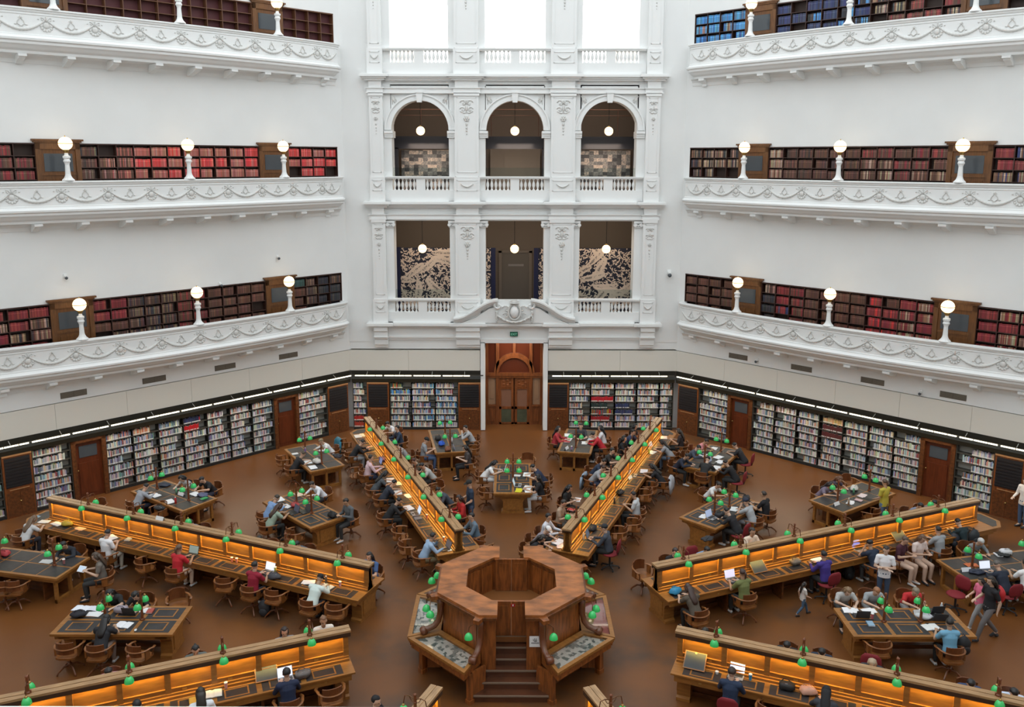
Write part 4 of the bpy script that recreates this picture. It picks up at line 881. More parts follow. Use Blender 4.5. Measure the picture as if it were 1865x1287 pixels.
for az, nm in CT.items():
    t = thing('display_case', 'glass-topped oak display case on the %s face of the dais' % nm, 'display case', (-.04, 0, 0), -rad(az), 'glass-topped cases around the dais')
    def tz(a, f=1.): return a*math.tan(PI/8)*f
    A0, A1 = 1.66, 2.42; w0, w1 = tz(A0), tz(A1)-.02
    b = MB()
    def band(x0, y0, x1, y1, X0, Y0_, X1, Y1_, za, zb): b.prism([(x0, y0), (x1, y1), (X1, Y1_), (X0, Y0_)], za, zb)
    i0, i1 = 1.80, 2.32; g0, g1 = tz(i0)-.13, tz(i1)-.10
    for q in ([(-w1, A1), (w1, A1), (g1, i1), (-g1, i1)], [(-w0, A0), (-g0, i0), (g0, i0), (w0, A0)], [(-w1, A1), (-g1, i1), (-g0, i0), (-w0, A0)], [(w1, A1), (w0, A0), (g0, i0), (g1, i1)]): b.prism(q, .885, .945)
    obj('top_frame', b, wooddesk, t)
    b = MB(); b.prism([(-w1+.06, A1-.05), (-w0, A0), (w0, A0), (w1-.06, A1-.05)], .70, .85); b.prism([(-w1+.02, A1-.02), (-w0, A0), (w0, A0), (w1-.02, A1-.02)], .82, .885); obj('case_body', b, wooddais, t)
    b = MB(); b.prism([(-g1, i1), (-g0, i0), (g0, i0), (g1, i1)], .886, .892); obj('contents', b, redc if az == 90 else CMAT, t)
    b = MB(); b.prism([(-g1, i1), (-g0, i0), (g0, i0), (g1, i1)], .935, .940); obj('glass', b, clear, t)
    b = MB(); b.prism([(-.62, 1.62), (-.62, 1.70), (.62, 1.70), (.62, 1.62)], 0, .72); obj('back_board', b, wooddk, t)
    for sx in (-1, 1):
        if abs(az) == 90 and False: continue
        b = MB(); x = sx*(tz(2.16)-.07); b.box(x-.055, x+.055, 2.06, 2.17, 0.05, .72); b.box(x-.075, x+.075, 2.04, 2.19, 0, .1); b.prism([(1.66, .08), (1.66, .72), (2.1, .72), (2.1, .55), (2.05, .2), (2.1, .08)], x-.03, x+.03, 'x'); obj('leg', b, wooddais, t)
for i in range(8):
    a = 22.5+45*i; fr = i in (3, 4)
    nmc = ('rear right', 'right rear side', 'right front side', 'front right', 'front left', 'left front side', 'left rear side', 'rear left')[i]
    t = thing('scroll_bracket_lamp', 'carved scroll bracket with green-shaded lamp at the %s corner of the dais' % nmc, 'lamp', (-.04, 0, 0), -rad(a), 'scroll bracket lamps of the dais')
    b = MB(); b.tube([(0, 1.80, 1.80), (0, 1.80, 1.6), (0, 1.81, 1.4), (0, 1.86, 1.2), (0, 1.96, 1.09), (0, 2.1, 1.05), (0, 2.2, 1.03), (0, 2.26, .98)], [(.09, .09), (.085, .08), (.075, .07), (.075, .07), (.075, .07), (.075, .07), (.075, .075), (.06, .04)], 10)
    b.tube([(-.08, 2.22, 1.02), (.07, 2.22, 1.02)], .085, 12); obj('scroll', b, mat('carved_walnut', (.15, .045, .016), .3, coat=.4), t, smooth=True)
    b = MB(); b.prism([(-.11, 1.76), (.11, 1.76), (.07, 2.04), (-.07, 2.04)], 1.78, 1.87); obj('corner_block', b, wooddais, t)
    for sx in ((-1,) if i == 3 else (1,) if i == 4 else (-1, 1)):
        b = MB(); b.tube([(0, 1.98, 1.76), (sx*.07, 2.06, 1.78), (sx*.14, 2.10, 1.72), (sx*.15, 2.1, 1.62)], .010, 6); o = obj('arm', b, MATS['bronze'], t)
        b = MB(); shade(b); q = link('lamp_shade', b.mesh('lamp_shade', green, True), t, (sx*.15, 2.10, 1.44))
        b = MB(); b.ball((0, 0, .035), .04, 8, 6); obj('bulb', b, MATS['bulb'], q, smooth=True)
# ------------------------------------------------------------------ where people and chairs are (metres on the floor, facing azimuth)
DATA_PEOPLE = [
 (-14.7, 4.76, 22.5, 'write', (0.6, 0.6, 0.6), (0.16, 0.1, 0.06), 'long', (0.03, 0.03, 0.04), 'person in light grey top and long brown hair, leaning, left middle desk', False, 1.0),
 (-11.76, 3.81, 22.5, 'hold', (0.8, 0.8, 0.82), (0.02, 0.015, 0.012), 'short', (0.55, 0.5, 0.42), 'person in white t-shirt holding a tablet up with both hands, left middle desk', False, 1.0),
 (-9.33, 2.81, 22.5, 'type', (0.55, 0.02, 0.03), (0.12, 0.07, 0.04), 'tail', (0.75, 0.55, 0.42), 'person in bright red t-shirt and shorts typing on a laptop, left middle desk', False, 1.0),
 (-6.93, 1.81, 22.5, 'type', (0.28, 0.01, 0.03), (0.02, 0.015, 0.012), 'short', (0.02, 0.02, 0.03), 'person in dark red printed t-shirt facing an open laptop, left middle desk', False, 1.0),
 (-5.2, 1.09, 22.5, 'write', (0.62, 0.72, 0.68), (0.01, 0.01, 0.012), 'cap', (0.02, 0.02, 0.03), 'person in pale mint hoodie writing beside a white sheet, left middle desk', True, 1.0),
 (-9.53, 5.28, 202.5, 'write', (0.12, 0.16, 0.25), (0.03, 0.02, 0.015), 'short', (0.02, 0.02, 0.03), 'person in blue-grey top half hidden behind the partition, left middle desk', False, 1.0),
 (-7.14, 4.19, 202.5, 'write', (0.05, 0.05, 0.06), (0.015, 0.012, 0.01), 'short', (0.02, 0.02, 0.03), 'person in dark top with only black hair showing over the partition, left middle desk', False, 1.0),
 (-5.97, 3.84, 202.5, 'write', (0.06, 0.09, 0.14), (0.012, 0.01, 0.01), 'short', (0.02, 0.02, 0.03), 'person in dark denim jacket bowed low behind the partition, left middle desk', True, 1.0),
 (-3.86, 2.64, 202.5, 'type', (0.06, 0.12, 0.28), (0.012, 0.01, 0.01), 'long', (0.02, 0.02, 0.03), 'person in blue top and long black hair at the dais end, left middle desk', False, 1.0),
 (-12.49, 7.42, 34.7, 'write', (0.32, 0.34, 0.38), (0.012, 0.01, 0.01), 'short', (0.03, 0.03, 0.05), 'person in grey shirt with white shirt tail reading on the left side, left outer table', True, 1.0),
 (-11.13, 8.9, 214.7, 'write', (0.45, 0.45, 0.47), (0.01, 0.008, 0.008), 'long', (0.03, 0.03, 0.05), 'person in pale top and long black hair on the far side, left outer table', False, 1.0),
 (-10.37, 8.76, 214.7, 'write', (0.012, 0.012, 0.015), (0.012, 0.01, 0.01), 'short', (0.03, 0.03, 0.05), 'person in black t-shirt writing on the far right side, left outer table', False, 1.0),
 (-12.64, 3.8, 192.5, 'write', (0.018, 0.022, 0.032), (0.012, 0.01, 0.01), 'short', (0.02, 0.02, 0.02), 'person in dark navy jacket hunched low on the table, left edge table', True, 1.0),
 (-11.25, 2.5, 250, 'hold', (0.16, 0.14, 0.12), (0.07, 0.045, 0.03), 'long', (0.03, 0.03, 0.03), 'person in grey-brown top holding a white tablet at the table end, left edge table', False, 1.0),
 (-7.92, 6.53, 45, 'write', (0.2, 0.32, 0.55), (0.04, 0.03, 0.02), 'short', (0.4, 0.35, 0.28), 'person in light blue hoodie leaning far over the table, left middle table', True, 1.0),
 (-7.65, 5.88, 45, 'write', (0.28, 0.36, 0.28), (0.06, 0.03, 0.02), 'long', (0.02, 0.02, 0.02), 'person in sage green top and brown hair, left middle table', False, 1.0),
 (-6.46, 8.3, 225, 'write', (0.75, 0.77, 0.82), (0.02, 0.015, 0.012), 'short', (0.03, 0.03, 0.04), 'person in white shirt on the far side, left middle table', True, 1.0),
 (-5.19, 6.34, 225, 'hold', (0.1, 0.11, 0.12), (0.015, 0.012, 0.01), 'short', (0.03, 0.03, 0.03), 'person in black and white plaid shirt turned away from the table end, left middle table', True, 1.0),
 (-8.14, 10.77, 57, 'write', (0.015, 0.015, 0.018), (0.07, 0.05, 0.03), 'short', (0.02, 0.02, 0.02), 'person in black t-shirt reading on the left side, left corner table', False, 1.0),
 (-7.09, 12.7, 237, 'write', (0.8, 0.8, 0.8), (0.25, 0.18, 0.1), 'short', (0.2, 0.2, 0.22), 'person in white shirt and light brown hair on the far side, left corner table', True, 1.0),
 (-1.07, 10.1, 90, 'write', (0.82, 0.82, 0.82), (0.012, 0.01, 0.01), 'long', (0.75, 0.75, 0.75), 'person in white tee and long black hair on the left side, rear centre table', False, 1.0),
 (1.13, 9.69, 270, 'write', (0.015, 0.025, 0.06), (0.012, 0.01, 0.01), 'short', (0.02, 0.02, 0.03), 'person in navy top with white stripe on the right side, rear centre table', False, 1.0),
 (0.98, 8.41, 270, 'type', (0.012, 0.012, 0.012), (0.012, 0.01, 0.01), 'long', (0.55, 0.55, 0.56), 'person in black top and very long black hair on the right side, rear centre table', False, 1.0),
 (-3.46, 12.28, 79.1, 'hold', (0.28, 0.3, 0.33), (0.02, 0.02, 0.02), 'cap', (0.06, 0.1, 0.2), 'person in grey t-shirt and dark cap on the left side, rear left table', False, 1.0),
 (-1.62, 14.03, 259.1, 'chin', (0.42, 0.42, 0.43), (0.01, 0.01, 0.01), 'short', (0.02, 0.02, 0.02), 'person in grey sweater leaning from the far right corner, rear left table', True, 1.0),
 (-1.68, 11.43, 262, 'hold', (0.06, 0.05, 0.05), (0.02, 0.015, 0.012), 'long', (0.015, 0.015, 0.015), 'person in black trousers and white trainers, legs crossed with a laptop, rear left table', False, 1.0),
 (1.67, 13.75, 100.9, 'type', (0.45, 0.04, 0.05), (0.012, 0.01, 0.01), 'long', (0.02, 0.02, 0.02), 'person in red and white baseball jacket on the left side, rear right table', True, 1.0),
 (3.68, 13.83, 280.9, 'type', (0.78, 0.78, 0.8), (0.012, 0.01, 0.01), 'long', (0.02, 0.02, 0.02), 'person in white t-shirt on the right side at the back, rear right table', False, 1.0),
 (3.6, 13.23, 280.9, 'write', (0.5, 0.02, 0.03), (0.012, 0.01, 0.01), 'short', (0.02, 0.02, 0.02), 'person in bright red shirt on the right side, rear right table', True, 1.0),
 (2.78, 14.24, 190, 'type', (0.05, 0.05, 0.06), (0.02, 0.015, 0.01), 'short', (0.02, 0.02, 0.02), 'person in dark top at the back end behind the lamp post, rear right table', False, 1.0),
 (-6.21, 12.2, 67.5, 'write', (0.012, 0.012, 0.014), (0.012, 0.01, 0.01), 'short', (0.35, 0.35, 0.36), 'person in black shirt with hands on pink papers, left rear desk', True, 1.0),
 (-5.29, 10.22, 67.5, 'type', (0.7, 0.5, 0.54), (0.02, 0.015, 0.015), 'short', (0.03, 0.04, 0.08), 'person in pale pink shirt at a dark laptop, left rear desk', True, 1.0),
 (-4.82, 8.83, 67.5, 'write', (0.07, 0.08, 0.09), (0.012, 0.01, 0.01), 'long', (0.02, 0.02, 0.02), 'person in charcoal top and long dark hair, left rear desk', False, 1.0),
 (-4.42, 8.0, 67.5, 'write', (0.02, 0.025, 0.04), (0.01, 0.01, 0.01), 'short', (0.02, 0.02, 0.02), 'person in dark navy t-shirt bent over a white book, left rear desk', False, 1.0),
 (-4.05, 6.46, 67.5, 'write', (0.01, 0.01, 0.012), (0.012, 0.01, 0.01), 'short', (0.02, 0.02, 0.02), 'person in black sweater with an open newspaper-sized book, left rear desk', True, 1.0),
 (-2.6, 3.76, 67.5, 'chin', (0.3, 0.42, 0.58), (0.015, 0.012, 0.01), 'short', (0.22, 0.18, 0.1), 'person in light blue shirt resting the chin on a hand, left rear desk', True, 1.0),
 (-4.89, 14.97, 225, 'write', (0.8, 0.8, 0.82), (0.012, 0.01, 0.01), 'short', (0.02, 0.02, 0.02), 'person in white t-shirt facing the camera at the far end, left rear desk', False, 1.0),
 (-4.53, 13.82, 247.5, 'type', (0.03, 0.05, 0.09), (0.01, 0.01, 0.01), 'short', (0.02, 0.02, 0.02), 'person in navy sweater with white collar, left rear desk', True, 1.0),
 (-4.06, 12.15, 247.5, 'write', (0.36, 0.37, 0.38), (0.012, 0.01, 0.01), 'short', (0.02, 0.02, 0.02), 'person in grey t-shirt beside an open white book, left rear desk', False, 1.0),
 (-3.21, 10.47, 247.5, 'write', (0.06, 0.06, 0.045), (0.05, 0.02, 0.015), 'short', (0.02, 0.02, 0.02), 'person in camouflage top looking down, left rear desk', False, 1.0),
 (-2.86, 9.97, 247.5, 'write', (0.45, 0.45, 0.43), (0.012, 0.01, 0.01), 'short', (0.02, 0.02, 0.02), 'person in pale grey t-shirt writing, left rear desk', False, 1.0),
 (-2.08, 7.68, 247.5, 'write', (0.05, 0.06, 0.08), (0.012, 0.01, 0.01), 'short', (0.02, 0.02, 0.02), 'person in dark slate shirt bowed over the desk, left rear desk', True, 1.0),
 (-1.62, 6.61, 247.5, 'hold', (0.42, 0.02, 0.02), (0.03, 0.015, 0.012), 'long', (0.02, 0.02, 0.02), 'person in red blouse talking to the standing man, left rear desk', True, 1.0),
 (-1.12, 5.21, 247.5, 'type', (0.12, 0.18, 0.24), (0.012, 0.01, 0.01), 'short', (0.02, 0.03, 0.06), 'person in faded denim jacket at the dais end, left rear desk', True, 1.0),
 (4.82, 14.14, 112.5, 'type', (0.04, 0.03, 0.03), (0.012, 0.01, 0.01), 'long', (0.02, 0.02, 0.02), 'person in dark top and black hair at the far end, right rear desk', False, 1.0),
 (4.51, 13.62, 112.5, 'chin', (0.03, 0.045, 0.1), (0.015, 0.012, 0.01), 'short', (0.02, 0.02, 0.02), 'person in navy t-shirt with hands raised to the face, right rear desk', False, 1.0),
 (4.18, 12.6, 112.5, 'type', (0.012, 0.012, 0.012), (0.012, 0.01, 0.01), 'long', (0.02, 0.02, 0.02), 'person in black t-shirt and long black hair, left side, right rear desk', False, 1.0),
 (3.42, 11.39, 112.5, 'chin', (0.02, 0.02, 0.02), (0.01, 0.01, 0.01), 'short', (0.02, 0.02, 0.02), 'person in black printed t-shirt with an arm raised to the head, right rear desk', False, 1.0),
 (2.9, 10.44, 112.5, 'write', (0.02, 0.03, 0.06), (0.01, 0.01, 0.01), 'short', (0.02, 0.02, 0.02), 'person in dark navy t-shirt bent low, right rear desk', False, 1.0),
 (2.82, 9.78, 112.5, 'write', (0.33, 0.34, 0.36), (0.04, 0.02, 0.015), 'tail', (0.03, 0.04, 0.08), 'person in grey t-shirt with hair tied up, right rear desk', False, 1.0),
 (1.75, 7.51, 112.5, 'hold', (0.01, 0.01, 0.01), (0.012, 0.01, 0.01), 'long', (0.02, 0.02, 0.02), 'person in black dress and long black hair with a sheet of white, right rear desk', False, 1.0),
 (1.48, 6.24, 112.5, 'hold', (0.38, 0.27, 0.19), (0.03, 0.02, 0.015), 'short', (0.1, 0.09, 0.08), 'person in tan t-shirt looking at a phone, right rear desk', False, 1.0),
 (0.94, 5.19, 112.5, 'type', (0.62, 0.64, 0.7), (0.012, 0.01, 0.01), 'short', (0.02, 0.02, 0.02), 'person in pale grey shirt behind two others, right rear desk', True, 1.0),
 (0.64, 4.66, 112.5, 'write', (0.25, 0.22, 0.25), (0.75, 0.75, 0.75), 'cap', (0.02, 0.02, 0.02), 'person in white cap bending over papers, right rear desk', False, 1.0),
 (0.46, 4.08, 112.5, 'write', (0.012, 0.012, 0.014), (0.02, 0.015, 0.012), 'long', (0.02, 0.02, 0.02), 'person in black top at the dais end, dark hair, right rear desk', False, 1.0),
 (6.71, 13.42, 292.5, 'hold', (0.03, 0.02, 0.02), (0.03, 0.02, 0.015), 'long', (0.02, 0.02, 0.02), 'person in dark vest top, long brown hair, bare arms, right rear desk', False, 1.0),
 (6.14, 12.31, 292.5, 'write', (0.3, 0.31, 0.33), (0.012, 0.01, 0.01), 'long', (0.12, 0.16, 0.22), 'person in grey t-shirt and black hair, right side, right rear desk', False, 1.0),
 (5.33, 9.64, 292.5, 'write', (0.015, 0.015, 0.015), (0.012, 0.01, 0.01), 'long', (0.02, 0.02, 0.02), 'person in black top stretching an arm to the laptop, right rear desk', False, 1.0),
 (4.0, 6.84, 292.5, 'hold', (0.5, 0.52, 0.54), (0.012, 0.01, 0.01), 'short', (0.02, 0.02, 0.02), 'person in pale grey t-shirt leaning back with a phone, right rear desk', False, 1.0),
 (2.83, 4.32, 292.5, 'type', (0.05, 0.06, 0.08), (0.02, 0.025, 0.03), 'cap', (0.02, 0.02, 0.02), 'person in patterned jacket and backwards cap on a red chair, right rear desk', True, 1.0),
 (7.16, 12.81, 123, 'write', (0.65, 0.25, 0.26), (0.02, 0.015, 0.012), 'short', (0.02, 0.02, 0.02), 'person in salmon pink t-shirt at the far left corner, right corner table', False, 1.0),
 (6.7, 12.06, 123, 'write', (0.06, 0.07, 0.1), (0.012, 0.01, 0.01), 'short', (0.02, 0.02, 0.02), 'person in slate shirt on the left side, right corner table', True, 1.0),
 (6.07, 11.1, 123, 'write', (0.015, 0.02, 0.04), (0.012, 0.01, 0.01), 'short', (0.02, 0.02, 0.02), 'person in dark navy shirt on the left side, right corner table', True, 1.0),
 (6.89, 10.21, 34, 'write', (0.02, 0.02, 0.02), (0.01, 0.01, 0.01), 'short', (0.3, 0.22, 0.18), 'person in black hoodie with white hood lining at the near end, right corner table', True, 1.0),
 (8.85, 11.87, 303, 'write', (0.014, 0.014, 0.016), (0.01, 0.01, 0.01), 'short', (0.02, 0.02, 0.02), 'person in black t-shirt on the far right, right corner table', False, 1.0),
 (8.04, 9.96, 303, 'write', (0.01, 0.01, 0.012), (0.012, 0.01, 0.01), 'short', (0.02, 0.02, 0.02), 'person in black jacket hunched on a red chair, right corner table', True, 1.0),
 (6.63, 8.35, 135, 'write', (0.7, 0.7, 0.7), (0.02, 0.015, 0.012), 'tail', (0.1, 0.12, 0.15), 'person in white t-shirt on the far left side, right middle table', False, 1.0),
 (7.64, 6.27, 315, 'chin', (0.38, 0.4, 0.42), (0.02, 0.025, 0.05), 'cap', (0.3, 0.3, 0.32), 'person in grey sleeveless top and navy cap raising an arm, right middle table', False, 1.0),
 (8.22, 6.83, 315, 'type', (0.013, 0.013, 0.015), (0.03, 0.02, 0.015), 'short', (0.02, 0.02, 0.02), 'person in black t-shirt at the far right corner, right middle table', False, 1.0),
 (6.97, 5.59, 315, 'write', (0.012, 0.012, 0.014), (0.012, 0.01, 0.01), 'short', (0.02, 0.02, 0.02), 'person in black shirt reaching over the table from a red chair, right middle table', True, 1.0),
 (10.98, 8.97, 145.3, 'write', (0.08, 0.06, 0.1), (0.14, 0.06, 0.03), 'long', (0.3, 0.3, 0.35), 'person in curly auburn hair at the far left corner, right outer table', False, 1.0),
 (10.49, 8.46, 145.3, 'write', (0.2, 0.16, 0.22), (0.03, 0.02, 0.02), 'long', (0.45, 0.5, 0.6), 'person in small figure in a flowered top on the left side, right outer table', False, 1.0),
 (12.74, 6.71, 157.5, 'write', (0.18, 0.21, 0.3), (0.012, 0.01, 0.01), 'short', (0.02, 0.02, 0.02), 'person in grey-blue shirt beyond the partition at the far end, right middle desk', True, 1.0),
 (13.3, 6.94, 157.5, 'write', (0.2, 0.17, 0.16), (0.012, 0.01, 0.01), 'short', (0.02, 0.02, 0.02), 'person in brown shirt sharing the far end beyond the partition, right middle desk', True, 1.0),
 (4.39, 3.22, 157.5, 'chin', (0.012, 0.012, 0.014), (0.03, 0.018, 0.015), 'short', (0.02, 0.02, 0.02), 'person in dark hair and black top beyond the partition, dais end, right middle desk', False, 1.0),
 (5.28, 3.56, 157.5, 'write', (0.2, 0.33, 0.52), (0.012, 0.01, 0.01), 'short', (0.02, 0.02, 0.02), 'person in blue denim shirt bent down beyond the partition, right middle desk', True, 1.0),
 (6.92, 4.27, 157.5, 'type', (0.8, 0.66, 0.52), (0.02, 0.015, 0.012), 'tail', (0.02, 0.02, 0.02), 'person in cream blouse beyond the partition, right middle desk', True, 1.0),
 (4.64, 0.64, 337.5, 'write', (0.09, 0.07, 0.05), (0.05, 0.025, 0.018), 'long', (0.02, 0.02, 0.02), 'person in grey-brown top and very long brown hair at the dais end, right middle desk', False, 1.0),
 (6.07, 1.46, 337.5, 'type', (0.16, 0.18, 0.06), (0.05, 0.025, 0.018), 'tail', (0.03, 0.03, 0.03), 'person in olive green t-shirt at a pink laptop, right middle desk', False, 1.0),
 (8.58, 2.52, 337.5, 'type', (0.05, 0.03, 0.22), (0.01, 0.01, 0.01), 'short', (0.02, 0.02, 0.02), 'person in purple hoodie on a red chair, right middle desk', True, 1.0),
 (10.25, 3.19, 337.5, 'chin', (0.015, 0.025, 0.05), (0.01, 0.01, 0.01), 'cap', (0.05, 0.05, 0.05), 'person in navy t-shirt and black cap at a dark laptop, right middle desk', False, 1.0),
 (12.51, 4.14, 337.5, 'type', (0.33, 0.35, 0.37), (0.015, 0.012, 0.01), 'short', (0.35, 0.35, 0.35), 'person in light grey t-shirt next to the raised desk lid, right middle desk', False, 1.0),
 (13.63, 4.71, 337.5, 'write', (0.01, 0.025, 0.03), (0.01, 0.01, 0.01), 'short', (0.02, 0.02, 0.02), 'person in dark teal jacket wearing a backpack at the far end, right middle desk', True, 1.0),
 (11.1, 3.68, 140, 'hold', (0.06, 0.012, 0.025), (0.09, 0.06, 0.04), 'short', (0.6, 0.42, 0.32), 'person in maroon top and bare legs, back to the desk, right middle desk', False, 1.0),
 (11.69, 3.83, 160, 'hold', (0.75, 0.62, 0.58), (0.12, 0.06, 0.03), 'long', (0.6, 0.42, 0.32), 'person in white t-shirt and skirt, legs crossed, back to the desk, right middle desk', False, 1.0),
 (13.34, 4.17, 167.5, 'write', (0.2, 0.22, 0.23), (0.55, 0.55, 0.54), 'short', (0.05, 0.05, 0.06), 'person in grey plaid shirt and silver hair, right edge table', True, 1.0),
 (13.2, 1.93, 347.5, 'write', (0.012, 0.018, 0.035), (0.1, 0.09, 0.08), 'short', (0.02, 0.02, 0.02), 'person in dark blue polo shirt on a red chair, right edge table', True, 1.0),
 (13.8, 2.05, 347.5, 'type', (0.8, 0.8, 0.8), (0.02, 0.015, 0.012), 'short', (0.02, 0.02, 0.02), "person in white t-shirt at the photo's right edge, right edge table", False, 1.0),
 (8.52, 1.3, 180, 'write', (0.45, 0.45, 0.44), (0.2, 0.12, 0.06), 'long', (0.05, 0.05, 0.05), 'person in long light brown hair and grey top at the left end, right front table', False, 1.0),
 (9.24, 1.3, 180, 'write', (0.32, 0.34, 0.36), (0.28, 0.12, 0.05), 'short', (0.3, 0.3, 0.3), 'person in grey t-shirt and ginger hair on the far side, right front table', False, 1.0),
 (10.23, 1.29, 180, 'write', (0.5, 0.02, 0.025), (0.22, 0.18, 0.13), 'short', (0.3, 0.3, 0.3), 'person in red t-shirt with cropped greying hair on the far side, right front table', False, 1.0),
 (10.22, -0.98, 0, 'type', (0.16, 0.38, 0.55), (0.015, 0.012, 0.01), 'short', (0.02, 0.02, 0.02), 'person in sky blue hooded t-shirt on the near side, right front table', False, 1.0),
 (4.62, -0.66, 202.5, 'write', (0.05, 0.05, 0.05), (0.02, 0.012, 0.01), 'short', (0.02, 0.02, 0.02), 'person in dark hair just showing beyond the partition, dais end, right front desk', False, 1.0),
 (6.34, -1.22, 202.5, 'write', (0.012, 0.012, 0.014), (0.012, 0.01, 0.01), 'short', (0.02, 0.02, 0.02), 'person in black top, head bowed beyond the partition, right front desk', False, 1.0),
 (7.03, -1.49, 202.5, 'write', (0.015, 0.025, 0.05), (0.01, 0.01, 0.01), 'short', (0.02, 0.02, 0.02), 'person in dark navy hoodie, head bowed beyond the partition, right front desk', True, 1.0),
 (7.98, -1.9, 202.5, 'write', (0.03, 0.03, 0.04), (0.42, 0.33, 0.22), 'long', (0.02, 0.02, 0.02), 'person in ash blonde hair, beyond the partition on a red chair, right front desk', False, 1.0),
 (9.74, -2.63, 202.5, 'write', (0.03, 0.05, 0.12), (0.012, 0.01, 0.01), 'short', (0.02, 0.02, 0.02), 'person in navy shirt lying forward beyond the partition, right front desk', True, 1.0),
 (10.47, -2.93, 202.5, 'write', (0.55, 0.63, 0.78), (0.01, 0.01, 0.01), 'short', (0.02, 0.02, 0.02), "person in pale blue shirt beyond the partition near the photo's right edge, right front desk", True, 1.0),
 (4.57, -2.95, 22.5, 'type', (0.015, 0.03, 0.07), (0.03, 0.02, 0.015), 'short', (0.02, 0.02, 0.02), 'person in navy sweater on a red chair facing a laptop, right front desk', True, 1.0),
 (6.3, -3.67, 22.5, 'write', (0.03, 0.035, 0.045), (0.01, 0.01, 0.012), 'long', (0.02, 0.02, 0.02), 'person in charcoal sweatshirt and dark bob, right front desk', True, 1.0),
 (-4.5, -0.67, 157.5, 'type', (0.78, 0.7, 0.62), (0.2, 0.1, 0.05), 'tail', (0.02, 0.02, 0.02), 'person in cream vest top and light brown hair beyond the partition, left front desk', False, 1.0),
 (-5.29, -1.15, 157.5, 'type', (0.3, 0.28, 0.28), (0.03, 0.015, 0.015), 'long', (0.02, 0.02, 0.02), 'person in long dark hair looking sideways beyond the partition, left front desk', False, 1.0),
 (-7.15, -1.66, 157.5, 'chin', (0.12, 0.13, 0.12), (0.012, 0.01, 0.01), 'tail', (0.02, 0.02, 0.02), 'person in dark ponytail and chin on hand beyond the partition, left front desk', False, 1.0),
 (-8.78, -2.3, 157.5, 'write', (0.6, 0.3, 0.38), (0.012, 0.01, 0.01), 'short', (0.02, 0.02, 0.02), 'person in pink top bowed low beyond the partition, left front desk', False, 1.0),
 (-4.71, -3.02, 337.5, 'type', (0.012, 0.02, 0.055), (0.012, 0.01, 0.01), 'short', (0.02, 0.02, 0.02), 'person in navy dotted shirt at a bright laptop, left front desk', True, 1.0),
 (-6.29, -3.67, 337.5, 'hold', (0.75, 0.77, 0.8), (0.02, 0.013, 0.01), 'long', (0.02, 0.02, 0.02), 'person in white top and dark hair, left front desk', False, 1.0),
 (-7.39, -4.11, 337.5, 'type', (0.03, 0.03, 0.04), (0.01, 0.01, 0.01), 'short', (0.02, 0.02, 0.02), 'person in black top beside a dark screen, left front desk', False, 1.0),
 (-10.16, 1.09, 180, 'write', (0.02, 0.02, 0.022), (0.012, 0.01, 0.01), 'long', (0.02, 0.02, 0.02), 'person in black top and long black hair on the far side, left front table', False, 1.0),
 (-9.47, 0.99, 180, 'write', (0.015, 0.015, 0.018), (0.012, 0.01, 0.01), 'long', (0.02, 0.02, 0.02), 'person in dark top on the far side beside the second lamp, left front table', False, 1.0),
 (-9.67, -0.97, 0, 'write', (0.016, 0.016, 0.02), (0.012, 0.01, 0.01), 'long', (0.25, 0.18, 0.15), 'person in black top seen from behind on the near side, left front table', False, 1.0),
 (-2.87, -3.76, 112.5, 'type', (0.012, 0.012, 0.02), (0.01, 0.01, 0.012), 'short', (0.02, 0.02, 0.02), 'person in black top with only the head in the frame, desk left of steps', False, 1.0),
 (-1.38, 6.84, 255, 'stand', (0.015, 0.03, 0.06), (0.012, 0.012, 0.012), 'cap', (0.06, 0.09, 0.16), 'person in navy polo shirt and black cap standing behind the rear left desk', False, 1.0),
 (12.14, 7.19, 330, 'stand', (0.5, 0.42, 0.05), (0.1, 0.06, 0.04), 'tail', (0.12, 0.18, 0.28), 'person in yellow t-shirt and denim shorts standing over the right table', False, 0.95),
 (10.08, 2.35, 200, 'cross', (0.78, 0.78, 0.8), (0.02, 0.015, 0.012), 'short', (0.05, 0.08, 0.14), 'person in white t-shirt with folded arms and a sweater tied at the waist', False, 0.95),
 (7.68, 1.69, 80, 'walk', (0.62, 0.58, 0.54), (0.02, 0.015, 0.012), 'long', (0.06, 0.11, 0.18), 'small child in a pale t-shirt and blue jeans walking across the floor', False, 0.54),
 (11.94, 0.54, 265, 'walk', (0.012, 0.012, 0.012), (0.02, 0.015, 0.012), 'long', (0.14, 0.13, 0.13), 'person in black t-shirt and grey trousers walking with a red backpack', False, 0.98),
 (12.01, 1.09, 265, 'walk', (0.7, 0.15, 0.25), (0.02, 0.015, 0.012), 'long', (0.3, 0.3, 0.3), 'child in a pink top and patterned leggings walking beside an adult', False, 0.8),
 (16.76, 7.25, 250, 'stand', (0.75, 0.68, 0.62), (0.03, 0.02, 0.015), 'short', (0.06, 0.1, 0.18), 'person in pale blouse and jeans standing at the bookshelves on the right edge', True, 0.98),
]
